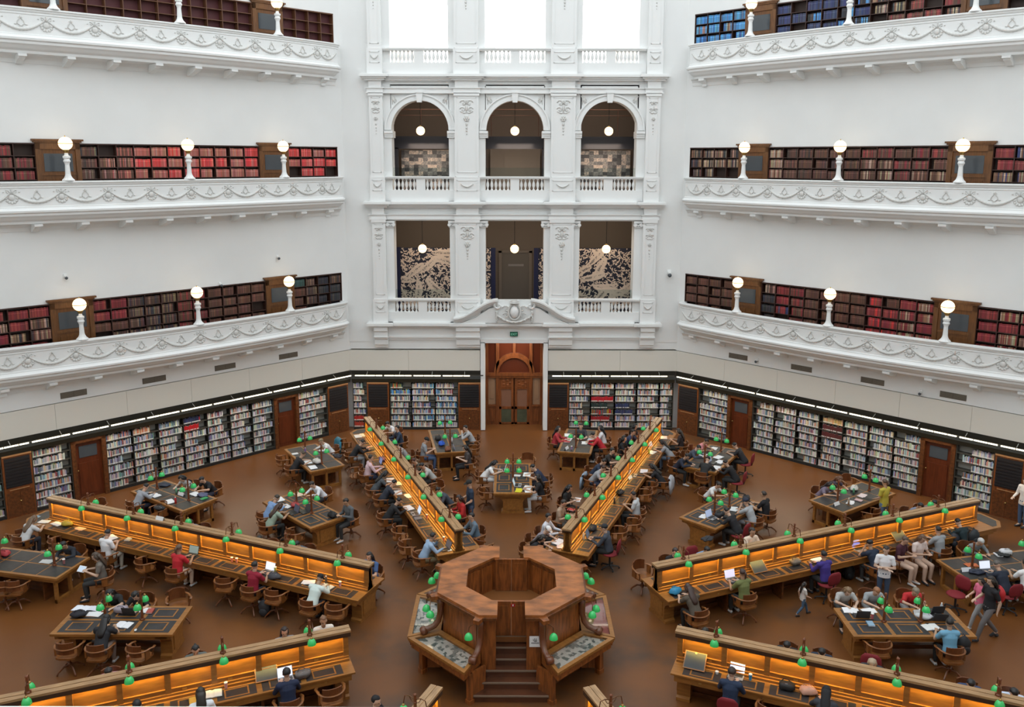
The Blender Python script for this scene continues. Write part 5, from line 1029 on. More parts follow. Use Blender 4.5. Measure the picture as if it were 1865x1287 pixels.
DATA_CHAIRS = [
 ('c', -14.71, 4.74, 22.5, 'wooden swivel armchair under the reader in light grey top and long, left middle desk'),
 ('c', -11.77, 3.78, 22.5, 'wooden swivel armchair under the reader in white t-shirt holding a tablet, left middle desk'),
 ('c', -9.34, 2.78, 22.5, 'wooden swivel armchair under the reader in bright red t-shirt and shorts, left middle desk'),
 ('c', -6.94, 1.78, 22.5, 'wooden swivel armchair under the reader in dark red printed t-shirt, left middle desk'),
 ('c', -5.21, 1.06, 22.5, 'wooden swivel armchair under the reader in pale mint hoodie writing beside, left middle desk'),
 ('c', -9.52, 5.31, 202.5, 'wooden swivel armchair under the reader in blue-grey top half hidden behind, left middle desk'),
 ('c', -7.13, 4.22, 202.5, 'wooden swivel armchair under the reader in dark top with only black, left middle desk'),
 ('c', -5.96, 3.87, 202.5, 'wooden swivel armchair under the reader in dark denim jacket bowed low, left middle desk'),
 ('c', -3.85, 2.67, 202.5, 'wooden swivel armchair under the reader in blue top and long black, left middle desk'),
 ('c', -12.5, 7.39, 34.7, 'wooden swivel armchair under the reader in grey shirt with white shirt, left outer table'),
 ('c', -11.12, 8.92, 214.7, 'wooden swivel armchair under the reader in pale top and long black, left outer table'),
 ('c', -10.35, 8.79, 214.7, 'wooden swivel armchair under the reader in black t-shirt writing, left outer table'),
 ('c', -12.63, 3.83, 192.5, 'wooden swivel armchair under the reader in dark navy jacket hunched low, left edge table'),
 ('c', -11.22, 2.51, 250, 'wooden swivel armchair under the reader in grey-brown top holding a white, left edge table'),
 ('c', -7.94, 6.51, 45, 'wooden swivel armchair under the reader in light blue hoodie leaning far, left middle table'),
 ('c', -7.68, 5.85, 45, 'wooden swivel armchair under the reader in sage green top and brown, left middle table'),
 ('c', -6.43, 8.33, 225, 'wooden swivel armchair under the reader in white shirt on the far, left middle table'),
 ('c', -5.17, 6.36, 225, 'wooden swivel armchair under the reader in black and white plaid shirt, left middle table'),
 ('c', -8.16, 10.75, 57, 'wooden swivel armchair under the reader in black t-shirt reading, left corner table'),
 ('c', -7.06, 12.72, 237, 'wooden swivel armchair under the reader in white shirt and light brown, left corner table'),
 ('c', -1.1, 10.1, 90, 'wooden swivel armchair under the reader in white tee and long black, rear centre table'),
 ('c', 1.16, 9.69, 270, 'wooden swivel armchair under the reader in navy top with white stripe, rear centre table'),
 ('c', 1.01, 8.41, 270, 'wooden swivel armchair under the reader in black top and very long, rear centre table'),
 ('c', -3.49, 12.27, 79.1, 'wooden swivel armchair under the reader in grey t-shirt and dark cap, rear left table'),
 ('c', -1.59, 14.03, 259.1, 'wooden swivel armchair under the reader in grey sweater leaning from, rear left table'),
 ('c', -1.65, 11.43, 262, 'wooden swivel armchair under the reader in black trousers and white trainers, rear left table'),
 ('c', 1.64, 13.76, 100.9, 'wooden swivel armchair under the reader in red and white baseball jacket, rear right table'),
 ('c', 3.71, 13.83, 280.9, 'wooden swivel armchair under the reader in white t-shirt on the right, rear right table'),
 ('c', 3.63, 13.22, 280.9, 'wooden swivel armchair under the reader in bright red shirt, rear right table'),
 ('c', 2.79, 14.27, 190, 'wooden swivel armchair under the reader in dark top at the back, rear right table'),
 ('c', -6.23, 12.19, 67.5, 'wooden swivel armchair under the reader in black shirt with hands, left rear desk'),
 ('c', -5.32, 10.21, 67.5, 'wooden swivel armchair under the reader in pale pink shirt, left rear desk'),
 ('c', -4.85, 8.82, 67.5, 'wooden swivel armchair under the reader in charcoal top and long dark, left rear desk'),
 ('c', -4.45, 7.99, 67.5, 'wooden swivel armchair under the reader in dark navy t-shirt bent, left rear desk'),
 ('c', -4.08, 6.45, 67.5, 'wooden swivel armchair under the reader in black sweater with an open, left rear desk'),
 ('c', -2.63, 3.75, 67.5, 'wooden swivel armchair under the reader in light blue shirt resting, left rear desk'),
 ('c', -4.87, 14.99, 225, 'wooden swivel armchair under the reader in white t-shirt facing the camera, left rear desk'),
 ('c', -4.51, 13.83, 247.5, 'wooden swivel armchair under the reader in navy sweater with white collar, left rear desk'),
 ('c', -4.03, 12.16, 247.5, 'wooden swivel armchair under the reader in grey t-shirt beside an open, left rear desk'),
 ('c', -3.18, 10.48, 247.5, 'wooden swivel armchair under the reader in camouflage top looking down, left rear desk'),
 ('c', -2.83, 9.98, 247.5, 'wooden swivel armchair under the reader in pale grey t-shirt writing, left rear desk'),
 ('c', -2.06, 7.69, 247.5, 'wooden swivel armchair under the reader in dark slate shirt bowed, left rear desk'),
 ('c', -1.59, 6.62, 247.5, 'wooden swivel armchair under the reader in red blouse talking to, left rear desk'),
 ('c', -1.09, 5.22, 247.5, 'wooden swivel armchair under the reader in faded denim jacket, left rear desk'),
 ('c', 4.79, 14.15, 112.5, 'wooden swivel armchair under the reader in dark top and black hair, right rear desk'),
 ('c', 4.48, 13.63, 112.5, 'wooden swivel armchair under the reader in navy t-shirt with hands raised, right rear desk'),
 ('c', 4.15, 12.62, 112.5, 'wooden swivel armchair under the reader in black t-shirt and long black, right rear desk'),
 ('c', 3.4, 11.4, 112.5, 'wooden swivel armchair under the reader in black printed t-shirt with an, right rear desk'),
 ('c', 2.87, 10.46, 112.5, 'wooden swivel armchair under the reader in dark navy t-shirt bent low, right rear desk'),
 ('c', 2.79, 9.79, 112.5, 'wooden swivel armchair under the reader in grey t-shirt with hair tied, right rear desk'),
 ('c', 1.72, 7.52, 112.5, 'wooden swivel armchair under the reader in black dress and long black, right rear desk'),
 ('c', 1.46, 6.25, 112.5, 'wooden swivel armchair under the reader in tan t-shirt looking, right rear desk'),
 ('c', 0.91, 5.2, 112.5, 'wooden swivel armchair under the reader in pale grey shirt behind two, right rear desk'),
 ('c', 0.61, 4.68, 112.5, 'wooden swivel armchair under the reader in white cap bending over papers, right rear desk'),
 ('c', 0.43, 4.09, 112.5, 'wooden swivel armchair under the reader in black top at the dais, right rear desk'),
 ('c', 6.73, 13.41, 292.5, 'wooden swivel armchair under the reader in dark vest top, long brown, right rear desk'),
 ('c', 6.17, 12.3, 292.5, 'wooden swivel armchair under the reader in grey t-shirt and black hair, right rear desk'),
 ('c', 5.36, 9.63, 292.5, 'wooden swivel armchair under the reader in black top stretching an arm, right rear desk'),
 ('c', 4.03, 6.83, 292.5, 'wooden swivel armchair under the reader in pale grey t-shirt leaning back, right rear desk'),
 ('r', 2.86, 4.31, 292.5, 'red office chair under the reader in patterned jacket and backwards cap, right rear desk'),
 ('c', 7.13, 12.83, 123, 'wooden swivel armchair under the reader in salmon pink t-shirt, right corner table'),
 ('c', 6.67, 12.08, 123, 'wooden swivel armchair under the reader in slate shirt on the left, right corner table'),
 ('c', 6.04, 11.12, 123, 'wooden swivel armchair under the reader in dark navy shirt, right corner table'),
 ('c', 6.87, 10.18, 34, 'wooden swivel armchair under the reader in black hoodie with white hood, right corner table'),
 ('r', 8.88, 11.85, 303, 'red office chair under the reader in black t-shirt on the far, right corner table'),
 ('r', 8.07, 9.94, 303, 'red office chair under the reader in black jacket hunched, right corner table'),
 ('c', 6.6, 8.37, 135, 'wooden swivel armchair under the reader in white t-shirt on the far, right middle table'),
 ('c', 7.66, 6.24, 315, 'wooden swivel armchair under the reader in grey sleeveless top and navy, right middle table'),
 ('c', 8.24, 6.81, 315, 'wooden swivel armchair under the reader in black t-shirt at the far, right middle table'),
 ('r', 6.99, 5.56, 315, 'red office chair under the reader in black shirt reaching, right middle table'),
 ('c', 10.97, 9.0, 145.3, 'wooden swivel armchair under the reader in curly auburn hair, right outer table'),
 ('c', 10.48, 8.49, 145.3, 'wooden swivel armchair under the reader in small figure in a flowered, right outer table'),
 ('c', 12.73, 6.73, 157.5, 'wooden swivel armchair under the reader in grey-blue shirt beyond the partition, right middle desk'),
 ('c', 13.29, 6.97, 157.5, 'wooden swivel armchair under the reader in brown shirt sharing the far, right middle desk'),
 ('c', 4.38, 3.25, 157.5, 'wooden swivel armchair under the reader in dark hair and black top, right middle desk'),
 ('r', 5.26, 3.59, 157.5, 'red office chair under the reader in blue denim shirt bent down, right middle desk'),
 ('c', 6.91, 4.3, 157.5, 'wooden swivel armchair under the reader in cream blouse beyond the partition, right middle desk'),
 ('c', 4.65, 0.61, 337.5, 'wooden swivel armchair under the reader in grey-brown top and very long, right middle desk'),
 ('c', 6.08, 1.43, 337.5, 'wooden swivel armchair under the reader in olive green t-shirt, right middle desk'),
 ('r', 8.6, 2.49, 337.5, 'red office chair under the reader in purple hoodie on a red, right middle desk'),
 ('c', 10.26, 3.17, 337.5, 'wooden swivel armchair under the reader in navy t-shirt and black cap, right middle desk'),
 ('c', 12.52, 4.12, 337.5, 'wooden swivel armchair under the reader in light grey t-shirt next to, right middle desk'),
 ('c', 13.64, 4.68, 337.5, 'wooden swivel armchair under the reader in dark teal jacket wearing, right middle desk'),
 ('c', 11.08, 3.7, 140, 'wooden swivel armchair under the reader in maroon top and bare legs, right middle desk'),
 ('c', 11.68, 3.85, 160, 'wooden swivel armchair under the reader in white t-shirt and skirt, legs, right middle desk'),
 ('c', 13.33, 4.2, 167.5, 'wooden swivel armchair under the reader in grey plaid shirt and silver, right edge table'),
 ('r', 13.21, 1.9, 347.5, 'red office chair under the reader in dark blue polo shirt, right edge table'),
 ('c', 13.8, 2.02, 347.5, "wooden swivel armchair under the reader in white t-shirt at the photo's, right edge table"),
 ('c', 8.52, 1.33, 180, 'wooden swivel armchair under the reader in long light brown hair, right front table'),
 ('c', 9.24, 1.33, 180, 'wooden swivel armchair under the reader in grey t-shirt and ginger hair, right front table'),
 ('c', 10.23, 1.32, 180, 'wooden swivel armchair under the reader in red t-shirt with cropped greying, right front table'),
 ('c', 10.22, -1.01, 0, 'wooden swivel armchair under the reader in sky blue hooded t-shirt, right front table'),
 ('c', 4.64, -0.63, 202.5, 'wooden swivel armchair under the reader in dark hair just showing beyond, right front desk'),
 ('c', 6.35, -1.19, 202.5, 'wooden swivel armchair under the reader in black top, head bowed beyond, right front desk'),
 ('c', 7.04, -1.47, 202.5, 'wooden swivel armchair under the reader in dark navy hoodie, head bowed, right front desk'),
 ('r', 7.99, -1.87, 202.5, 'red office chair under the reader in ash blonde hair, beyond, right front desk'),
 ('c', 9.76, -2.6, 202.5, 'wooden swivel armchair under the reader in navy shirt lying forward beyond, right front desk'),
 ('c', 10.49, -2.91, 202.5, 'wooden swivel armchair under the reader in pale blue shirt beyond, right front desk'),
 ('r', 4.56, -2.98, 22.5, 'red office chair under the reader in navy sweater on a red, right front desk'),
 ('c', 6.29, -3.7, 22.5, 'wooden swivel armchair under the reader in charcoal sweatshirt and dark bob, right front desk'),
 ('c', -4.51, -0.65, 157.5, 'wooden swivel armchair under the reader in cream vest top and light, left front desk'),
 ('c', -5.3, -1.12, 157.5, 'wooden swivel armchair under the reader in long dark hair looking sideways, left front desk'),
 ('c', -7.16, -1.64, 157.5, 'wooden swivel armchair under the reader in dark ponytail and chin, left front desk'),
 ('c', -8.79, -2.27, 157.5, 'wooden swivel armchair under the reader in pink top bowed low beyond, left front desk'),
 ('c', -4.7, -3.05, 337.5, 'wooden swivel armchair under the reader in navy dotted shirt, left front desk'),
 ('c', -6.28, -3.7, 337.5, 'wooden swivel armchair under the reader in white top and dark hair, left front desk'),
 ('c', -7.38, -4.14, 337.5, 'wooden swivel armchair under the reader in black top beside a dark, left front desk'),
 ('c', -10.16, 1.12, 180, 'wooden swivel armchair under the reader in black top and long black, left front table'),
 ('c', -9.47, 1.02, 180, 'wooden swivel armchair under the reader in dark top on the far, left front table'),
 ('c', -9.67, -1.0, 0, 'wooden swivel armchair under the reader in black top seen from behind, left front table'),
 ('c', -2.9, -3.75, 112.5, 'wooden swivel armchair under the reader in black top with only, desk left of steps'),
 ('c', -4.5, 0.87, 6.9, 'empty wooden swivel armchair, near side, left middle desk, closest to the dais'),
 ('c', -6.25, 1.59, 18.9, 'empty wooden swivel armchair, near side, left middle desk, second from the dais'),
 ('c', -7.78, 2.23, 4.1, 'empty wooden swivel armchair, near side, left middle desk, third from the dais'),
 ('c', -10.43, 3.33, 42.1, 'empty wooden swivel armchair, near side, left middle desk, fourth from the dais'),
 ('c', -13.58, 4.63, 42.1, 'empty wooden swivel armchair, near side, left middle desk, fifth from the dais'),
 ('c', -15.1, 5.25, 300.0, 'empty wooden swivel armchair, near side, left middle desk, farthest from the dais'),
 ('c', -11.55, 7.05, 219.7, 'empty wooden swivel armchair, far side, left middle desk, closest to the dais'),
 ('c', -13.66, 7.28, 212.9, 'empty wooden swivel armchair, far side, left middle desk, farthest from the dais'),
 ('c', -13.34, 2.02, 359.7, 'empty wooden swivel armchair, near side, left edge table, closest to the dais'),
 ('c', -13.66, 2.0, 1.7, 'empty wooden swivel armchair, near side, left edge table, farthest from the dais'),
 ('c', -6.68, 5.3, 39.8, 'empty wooden swivel armchair, left side, left middle table'),
 ('c', -8.76, 11.79, 59.4, 'empty wooden swivel armchair, left side, left corner table'),
 ('c', -5.75, 10.55, 249.4, 'empty wooden swivel armchair, right side, left corner table'),
 ('c', -0.92, 8.64, 74.8, 'empty wooden swivel armchair, left side, rear centre table'),
 ('c', 0.56, 11.8, 180.0, 'empty wooden swivel armchair, right side, rear centre table'),
 ('c', -1.58, 13.08, 269.9, 'empty wooden swivel armchair, right side, rear left table'),
 ('c', -3.13, 4.47, 69.1, 'empty wooden swivel armchair, left side, left rear desk, closest to the dais'),
 ('c', -3.45, 5.42, 85.5, 'empty wooden swivel armchair, left side, left rear desk, second from the dais'),
 ('c', -6.81, 13.83, 55.9, 'empty wooden swivel armchair, left side, left rear desk, farthest from the dais'),
 ('c', -0.91, 4.57, 40.0, 'empty wooden swivel armchair, right side, left rear desk, closest to the dais'),
 ('c', -2.66, 9.0, 231.5, 'empty wooden swivel armchair, right side, left rear desk, farthest from the dais'),
 ('c', 3.26, 5.46, 282.1, 'empty wooden swivel armchair, right side, right rear desk, closest to the dais'),
 ('c', 3.78, 6.07, 280.1, 'empty wooden swivel armchair, right side, right rear desk, second from the dais'),
 ('c', 4.51, 8.49, 277.7, 'empty wooden swivel armchair, right side, right rear desk, third from the dais'),
 ('c', 4.81, 9.21, 290.9, 'empty wooden swivel armchair, right side, right rear desk, farthest from the dais'),
 ('c', 11.98, 9.66, 160.5, 'empty wooden swivel armchair, left side, right outer table'),
 ('c', 11.65, 6.95, 321.7, 'empty wooden swivel armchair, right side, right outer table'),
 ('c', 3.62, 2.96, 147.9, 'empty wooden swivel armchair, far side, right middle desk'),
 ('c', 5.35, -3.21, 42.1, 'empty wooden swivel armchair, near side, right front desk'),
 ('c', 8.63, -0.76, 0.0, 'empty wooden swivel armchair, near side, right front table'),
 ('c', -8.72, -1.02, 18.0, 'empty wooden swivel armchair, near side, left front table, closest to the dais'),
 ('c', -10.42, -0.92, 359.2, 'empty wooden swivel armchair, near side, left front table, farthest from the dais'),
 ('c', -8.69, 1.26, 150.0, 'empty wooden swivel armchair, far side, left front table'),
 ('c', -3.91, -2.62, 337.9, 'empty wooden swivel armchair, near side, left front desk'),
 ('r', 11.86, 1.94, 240, 'empty red office chair pulled away from the right edge table'),
]
DATA_ITEMS = [
 ('paper', -14.57, 5.69, 0.79, 22.5, (0.8, 0.79, 0.76), 'large white papers spread at the far end of the left middle desk'),
 ('book', -14.97, 5.98, 0.79, 22.5, (0.2, 0.32, 0.45), 'blue-covered open book beside the long-haired reader'),
 ('laptop', -14.08, 6.09, 0.79, 202.5, (0.25, 0.28, 0.45), 'small grey laptop by the partition, left end'),
 ('openbook', -14.06, 5.54, 0.79, 22.5, (0.75, 0.75, 0.75), 'open white notebook beside the grey laptop'),
 ('bag', -13.69, 5.41, 0.79, 22.5, (0.45, 0.32, 0.03), 'crumpled yellow bag on the left middle desk'),
 ('paper', -13.2, 5.21, 0.79, 22.5, (0.7, 0.4, 0.25), 'orange and white leaflets on the left middle desk'),
 ('openbook', -11.96, 4.57, 0.79, 22.5, (0.78, 0.78, 0.78), 'white notebook in front of the tablet reader'),
 ('book', -11.38, 4.45, 0.79, 22.5, (0.4, 0.36, 0.32), 'closed grey book by the tablet reader'),
 ('laptop', -9.16, 3.42, 0.79, 22.5, (0.12, 0.15, 0.14), 'open laptop with tan keyboard in front of the red t-shirt'),
 ('bag', -9.4, 4.15, 0.79, 202.5, (0.6, 0.45, 0.35), 'pale toiletry pouch behind the open laptop'),
 ('cup', -7.86, 3.04, 0.79, 22.5, (0.75, 0.25, 0.15), 'red and white paper cup near the partition'),
 ('cup', -7.71, 2.99, 0.79, 22.5, (0.7, 0.28, 0.18), 'red and cream drinks cup, middle of the left desk'),
 ('laptop', -6.71, 2.43, 0.79, 22.5, (0.45, 0.5, 0.65), 'laptop with a bright blue page before the dark red t-shirt'),
 ('cup', -6.49, 2.47, 0.79, 22.5, (0.55, 0.55, 0.12), 'lime green tumbler near the partition'),
 ('bag', -6.41, 2.09, 0.79, 22.5, (0.05, 0.05, 0.06), 'small dark purse on the left middle desk'),
 ('paper', -5.47, 1.89, 0.79, 22.5, (0.82, 0.82, 0.82), 'big white sheet beside the mint hoodie'),
 ('openbook', -4.93, 1.63, 0.79, 22.5, (0.75, 0.72, 0.6), "open notebook under the mint hoodie's arm"),
 ('bottle', -4.96, 1.82, 0.79, 22.5, (0.12, 0.08, 0.05), 'dark bottle at the partition by the mint hoodie'),
 ('cup', -4.56, 1.67, 0.79, 22.5, (0.6, 0.3, 0.35), 'pinkish cup near the dais end of the left desk'),
 ('cup', -3.94, 1.85, 0.79, 202.5, (0.75, 0.75, 0.75), 'small white cup on the desk end by the dais'),
 ('tent', -10.32, 4.27, 1.5, 22.5, (0.78, 0.78, 0.78), 'white folded sign standing on the partition cap'),
 ('openbook', -11.99, 7.81, 0.79, 34.7, (0.78, 0.78, 0.8), 'open white book in front of the grey shirt'),
 ('openbook', -11.29, 7.29, 0.79, 34.7, (0.8, 0.8, 0.82), 'second open white book on the left outer table'),
 ('bottle', -11.04, 7.16, 0.79, 34.7, (0.55, 0.03, 0.03), 'small red bottle on the left outer table'),
 ('bottle', -11.35, 8.02, 0.79, 214.7, (0.18, 0.4, 0.25), 'green tumbler with white lid on the left outer table'),
 ('tent', -11.11, 7.85, 0.79, 214.7, (0.78, 0.78, 0.8), 'white tent card between the lamps'),
 ('openbook', -10.68, 7.92, 0.8, 214.7, (0.8, 0.8, 0.82), "open book under the black t-shirt's hands"),
 ('coat', -10.38, 7.8, 0.79, 214.7, (0.1, 0.11, 0.2), 'folded navy cloth on the left outer table'),
 ('book', -10.24, 7.53, 0.79, 214.7, (0.05, 0.3, 0.1), 'green folder at the table end'),
 ('coat', -12.01, 8.68, 0.79, 214.7, (0.03, 0.04, 0.07), 'dark jacket heaped on the far end'),
 ('bag', -11.34, 6.59, 0.8, 34.7, (0.015, 0.015, 0.018), 'black bag hanging in the chair arms'),
 ('bag', -14.44, 3.39, 0.79, 192.5, (0.45, 0.05, 0.06), "red and white bag at the photo's left edge"),
 ('paper', -13.02, 3.02, 0.79, 192.5, (0.55, 0.55, 0.55), 'loose papers by the lamp post'),
 ('cup', -12.49, 2.9, 0.79, 192.5, (0.3, 0.12, 0.12), 'small dark mug on the left edge table'),
 ('tablet', -11.84, 2.59, 0.8, 12.5, (0.35, 0.42, 0.5), 'white-framed tablet held at the table end'),
 ('book', -8.33, 11.9, 0.79, 57, (0.75, 0.75, 0.75), 'closed white book at the left corner table'),
 ('openbook', -7.62, 11.03, 0.79, 57, (0.78, 0.8, 0.82), 'open white book upright in front of the black t-shirt'),
 ('openbook', -7.32, 10.49, 0.79, 57, (0.8, 0.8, 0.82), 'open white book lying near the table edge'),
 ('bag', -7.27, 10.96, 0.79, 57, (0.7, 0.68, 0.66), 'small white bag with stripes in mid table'),
 ('bottle', -7.96, 12.02, 0.79, 57, (0.22, 0.12, 0.35), 'purple water bottle on the left corner table'),
 ('coat', -6.64, 11.63, 0.8, 237, (0.02, 0.02, 0.03), 'black jacket over a chair at the corner table'),
 ('openbook', -7.74, 7.5, 0.79, 45, (0.75, 0.75, 0.75), 'open white book at the far left of the middle table'),
 ('paper', -7.37, 6.96, 0.79, 45, (0.78, 0.78, 0.8), 'white sheets by the blue hoodie'),
 ('laptop', -7.01, 6.39, 0.79, 45, (0.03, 0.03, 0.04), 'purple-grey laptop lid on the left middle table'),
 ('laptop', -6.67, 6.49, 0.79, 45, (0.02, 0.02, 0.02), 'black laptop lid on the left middle table'),
 ('bag', -7.06, 6.88, 0.79, 45, (0.4, 0.05, 0.05), 'small red pouch between the readers'),
 ('bag', -5.7, 6.13, 0.79, 225, (0.012, 0.012, 0.014), 'black backpack lying on the left middle table'),
 ('paper', -7.2, 7.91, 0.79, 225, (0.7, 0.55, 0.4), 'tan sheet at the far end of the middle table'),
 ('laptop', -0.42, 10.21, 0.79, 90, (0.5, 0.5, 0.5), 'silver laptop in front of the white tee'),
 ('openbook', 0.5, 9.81, 0.79, 270, (0.78, 0.8, 0.8), 'open white pages held up by the navy top'),
 ('paper', 0.19, 8.31, 0.79, 270, (0.65, 0.58, 0.02), 'bright yellow folder on the centre table'),
 ('openbook', 0.5, 8.56, 0.79, 270, (0.78, 0.78, 0.78), 'open notebook by the long black hair'),
 ('paper', 0.5, 8.29, 0.79, 270, (0.8, 0.8, 0.8), 'white sheet at the near edge of the centre table'),
 ('book', 0.15, 9.67, 0.79, 270, (0.7, 0.68, 0.66), 'stack of pale magazines by the lamp'),
 ('laptop', 0.17, 8.8, 0.79, 270, (0.25, 0.32, 0.35), 'grey laptop by the near lamp on the centre table'),
 ('bag', -2.82, 13.0, 0.79, 79.1, (0.02, 0.1, 0.55), 'bright blue bag on the rear left table'),
 ('bag', -3.02, 13.68, 0.79, 79.1, (0.02, 0.02, 0.022), 'black bag behind the bright blue bag'),
 ('bag', -2.52, 12.38, 0.79, 79.1, (0.2, 0.07, 0.03), 'brown leather bag on the rear left table'),
 ('bottle', -2.43, 13.31, 0.79, 259.1, (0.7, 0.68, 0.7), 'white bottle by the rear left lamp'),
 ('laptop', -2.14, 12.58, 0.72, 259.1, (0.12, 0.15, 0.45), "laptop with blue screen on the seated reader's lap"),
 ('openbook', 2.24, 14.26, 0.79, 100.9, (0.8, 0.8, 0.8), 'open book at the far left of the rear right table'),
 ('openbook', 2.23, 13.72, 0.79, 100.9, (0.82, 0.82, 0.82), 'second open book, left side of the rear right table'),
 ('book', 2.15, 13.39, 0.79, 100.9, (0.45, 0.05, 0.05), 'thin red book under white papers'),
 ('paper', 2.84, 13.28, 0.79, 280.9, (0.82, 0.82, 0.82), 'big white sheet in the centre of the rear right table'),
 ('paper', 3.12, 13.73, 0.79, 280.9, (0.6, 0.62, 0.64), 'pale folder on the rear right table'),
 ('tent', 2.08, 12.56, 0.79, 100.9, (0.78, 0.78, 0.78), 'white tent card at the near end of the rear right table'),
 ('cup', 2.28, 12.51, 0.79, 100.9, (0.3, 0.2, 0.4), 'purple mug on the rear right table'),
 ('bottle', 2.99, 14.2, 0.79, 280.9, (0.1, 0.12, 0.15), 'dark bottle by the rear lamps'),
 ('openbook', -6.31, 14.05, 0.79, 67.5, (0.82, 0.8, 0.75), 'open book on the far left of the left rear desk'),
 ('openbook', -6.14, 14.19, 0.79, 67.5, (0.8, 0.72, 0.55), 'second open cream book near the far end'),
 ('paper', -5.56, 12.72, 0.79, 67.5, (0.8, 0.42, 0.3), 'pink papers before the black shirt'),
 ('laptop', -5.46, 12.6, 0.79, 67.5, (0.05, 0.06, 0.12), 'small dark laptop against the partition'),
 ('laptop', -5.02, 10.83, 0.79, 67.5, (0.1, 0.12, 0.22), 'dark laptop in front of the pink shirt'),
 ('bag', -4.89, 11.17, 0.79, 67.5, (0.12, 0.05, 0.14), 'purple patterned pencil bag by the partition'),
 ('book', -4.79, 10.49, 0.79, 67.5, (0.1, 0.09, 0.11), 'dark case on the desk before the pink shirt'),
 ('openbook', -4.31, 9.24, 0.79, 67.5, (0.82, 0.82, 0.8), 'open white book before the charcoal top'),
 ('paper', -3.97, 8.96, 0.79, 67.5, (0.85, 0.72, 0.5), 'cream sheets glowing under the lamp'),
 ('openbook', -3.89, 8.1, 0.79, 67.5, (0.82, 0.82, 0.82), 'wide open white book before the navy t-shirt'),
 ('paper', -3.51, 7.85, 0.79, 67.5, (0.82, 0.8, 0.72), 'white sheet to the right of the open book'),
 ('openbook', -3.38, 6.82, 0.79, 67.5, (0.8, 0.8, 0.82), 'large open pages before the black sweater'),
 ('laptop', -3.11, 6.36, 0.79, 67.5, (0.35, 0.4, 0.5), 'silver laptop lid by the large open pages'),
 ('book', -2.98, 6.01, 0.79, 67.5, (0.2, 0.18, 0.18), 'dark pencil case with white spots'),
 ('cup', -2.7, 5.99, 0.79, 67.5, (0.6, 0.2, 0.15), 'red-lidded cup by the partition'),
 ('laptop', -1.99, 3.88, 0.79, 67.5, (0.06, 0.05, 0.05), 'dark laptop in front of the light blue shirt'),
 ('cup', -2.04, 4.39, 0.79, 67.5, (0.55, 0.2, 0.12), 'red cup near the dais end of the rear left desk'),
 ('paper', -1.85, 3.95, 0.79, 67.5, (0.82, 0.82, 0.84), 'white sheet at the dais end of the rear left desk'),
 ('openbook', -4.58, 12.12, 0.79, 247.5, (0.8, 0.8, 0.8), 'open white book before the grey t-shirt across the partition'),
 ('paper', -2.6, 7.51, 0.79, 247.5, (0.82, 0.82, 0.8), 'white sheets in front of the slate shirt'),
 ('paper', -2.28, 6.86, 0.79, 247.5, (0.78, 0.7, 0.6), 'loose papers near the red blouse'),
 ('book', -1.58, 5.01, 0.79, 247.5, (0.6, 0.6, 0.58), 'pale book before the denim jacket'),
 ('openbook', 6.12, 13.99, 0.79, 292.5, (0.82, 0.78, 0.7), 'open white book at the far end of the rear right desk'),
 ('laptop', 6.28, 14.41, 0.79, 292.5, (0.05, 0.06, 0.1), 'small dark laptop at the far end'),
 ('openbook', 5.35, 12.19, 0.79, 292.5, (0.82, 0.82, 0.78), 'open white book before the grey t-shirt'),
 ('laptop', 5.51, 12.67, 0.79, 292.5, (0.25, 0.25, 0.3), 'grey laptop by the partition'),
 ('bottle', 5.22, 12.07, 0.79, 292.5, (0.35, 0.4, 0.05), 'olive green bottle near the grey laptop'),
 ('laptop', 4.3, 9.75, 0.79, 292.5, (0.3, 0.3, 0.32), 'laptop seen from behind before the stretching reader'),
 ('openbook', 4.74, 10.18, 0.79, 292.5, (0.8, 0.8, 0.82), 'open book with white pages beside the laptop'),
 ('tent', 4.12, 9.44, 0.79, 292.5, (0.82, 0.78, 0.7), 'white tent card on the rear right desk'),
 ('bag', 3.61, 8.02, 0.79, 292.5, (0.012, 0.012, 0.014), 'black bag in the middle of the rear right desk'),
 ('bottle', 3.33, 7.24, 0.79, 292.5, (0.08, 0.06, 0.05), 'dark bottle next to the black bag'),
 ('bag', 2.41, 5.19, 0.79, 292.5, (0.02, 0.02, 0.025), 'black rucksack before the patterned jacket'),
 ('laptop', 2.36, 4.67, 0.79, 292.5, (0.05, 0.06, 0.08), 'grey laptop half under the black rucksack'),
 ('bottle', 2.09, 4.51, 0.79, 292.5, (0.6, 0.55, 0.5), 'clear bottle near the dais end'),
 ('openbook', 1.35, 4.36, 0.79, 112.5, (0.8, 0.8, 0.82), 'open pages in front of the black top at the dais end'),
 ('paper', 1.4, 4.13, 0.79, 112.5, (0.78, 0.6, 0.55), 'papers with pink marks at the desk corner'),
 ('openbook', 4.73, 12.78, 0.79, 112.5, (0.8, 0.8, 0.8), 'open notebook on the left side, far part'),
 ('paper', 3.93, 10.84, 0.79, 112.5, (0.82, 0.82, 0.82), 'white sheet before the printed t-shirt'),
 ('paper', 3.73, 10.36, 0.79, 112.5, (0.8, 0.8, 0.82), 'white sheet before the grey tee'),
 ('paper', 3.19, 9.06, 0.79, 112.5, (0.8, 0.8, 0.82), 'white sheet lying by the tied-up hair reader'),
 ('paper', 2.15, 7.74, 0.72, 112.5, (0.82, 0.82, 0.85), "large white sheet on the black-dressed reader's lap"),
 ('book', 1.87, 6.69, 0.8, 112.5, (0.5, 0.05, 0.04), "small red phone case in the tan t-shirt's hands"),
 ('paper', 7.87, 12.69, 0.79, 123, (0.8, 0.8, 0.82), 'white sheets at the far end of the right corner table'),
 ('openbook', 7.79, 11.67, 0.79, 303, (0.8, 0.8, 0.82), 'open book in the middle of the right corner table'),
 ('laptop', 7.44, 11.07, 0.79, 303, (0.12, 0.14, 0.18), 'dark laptop by the black hoodie'),
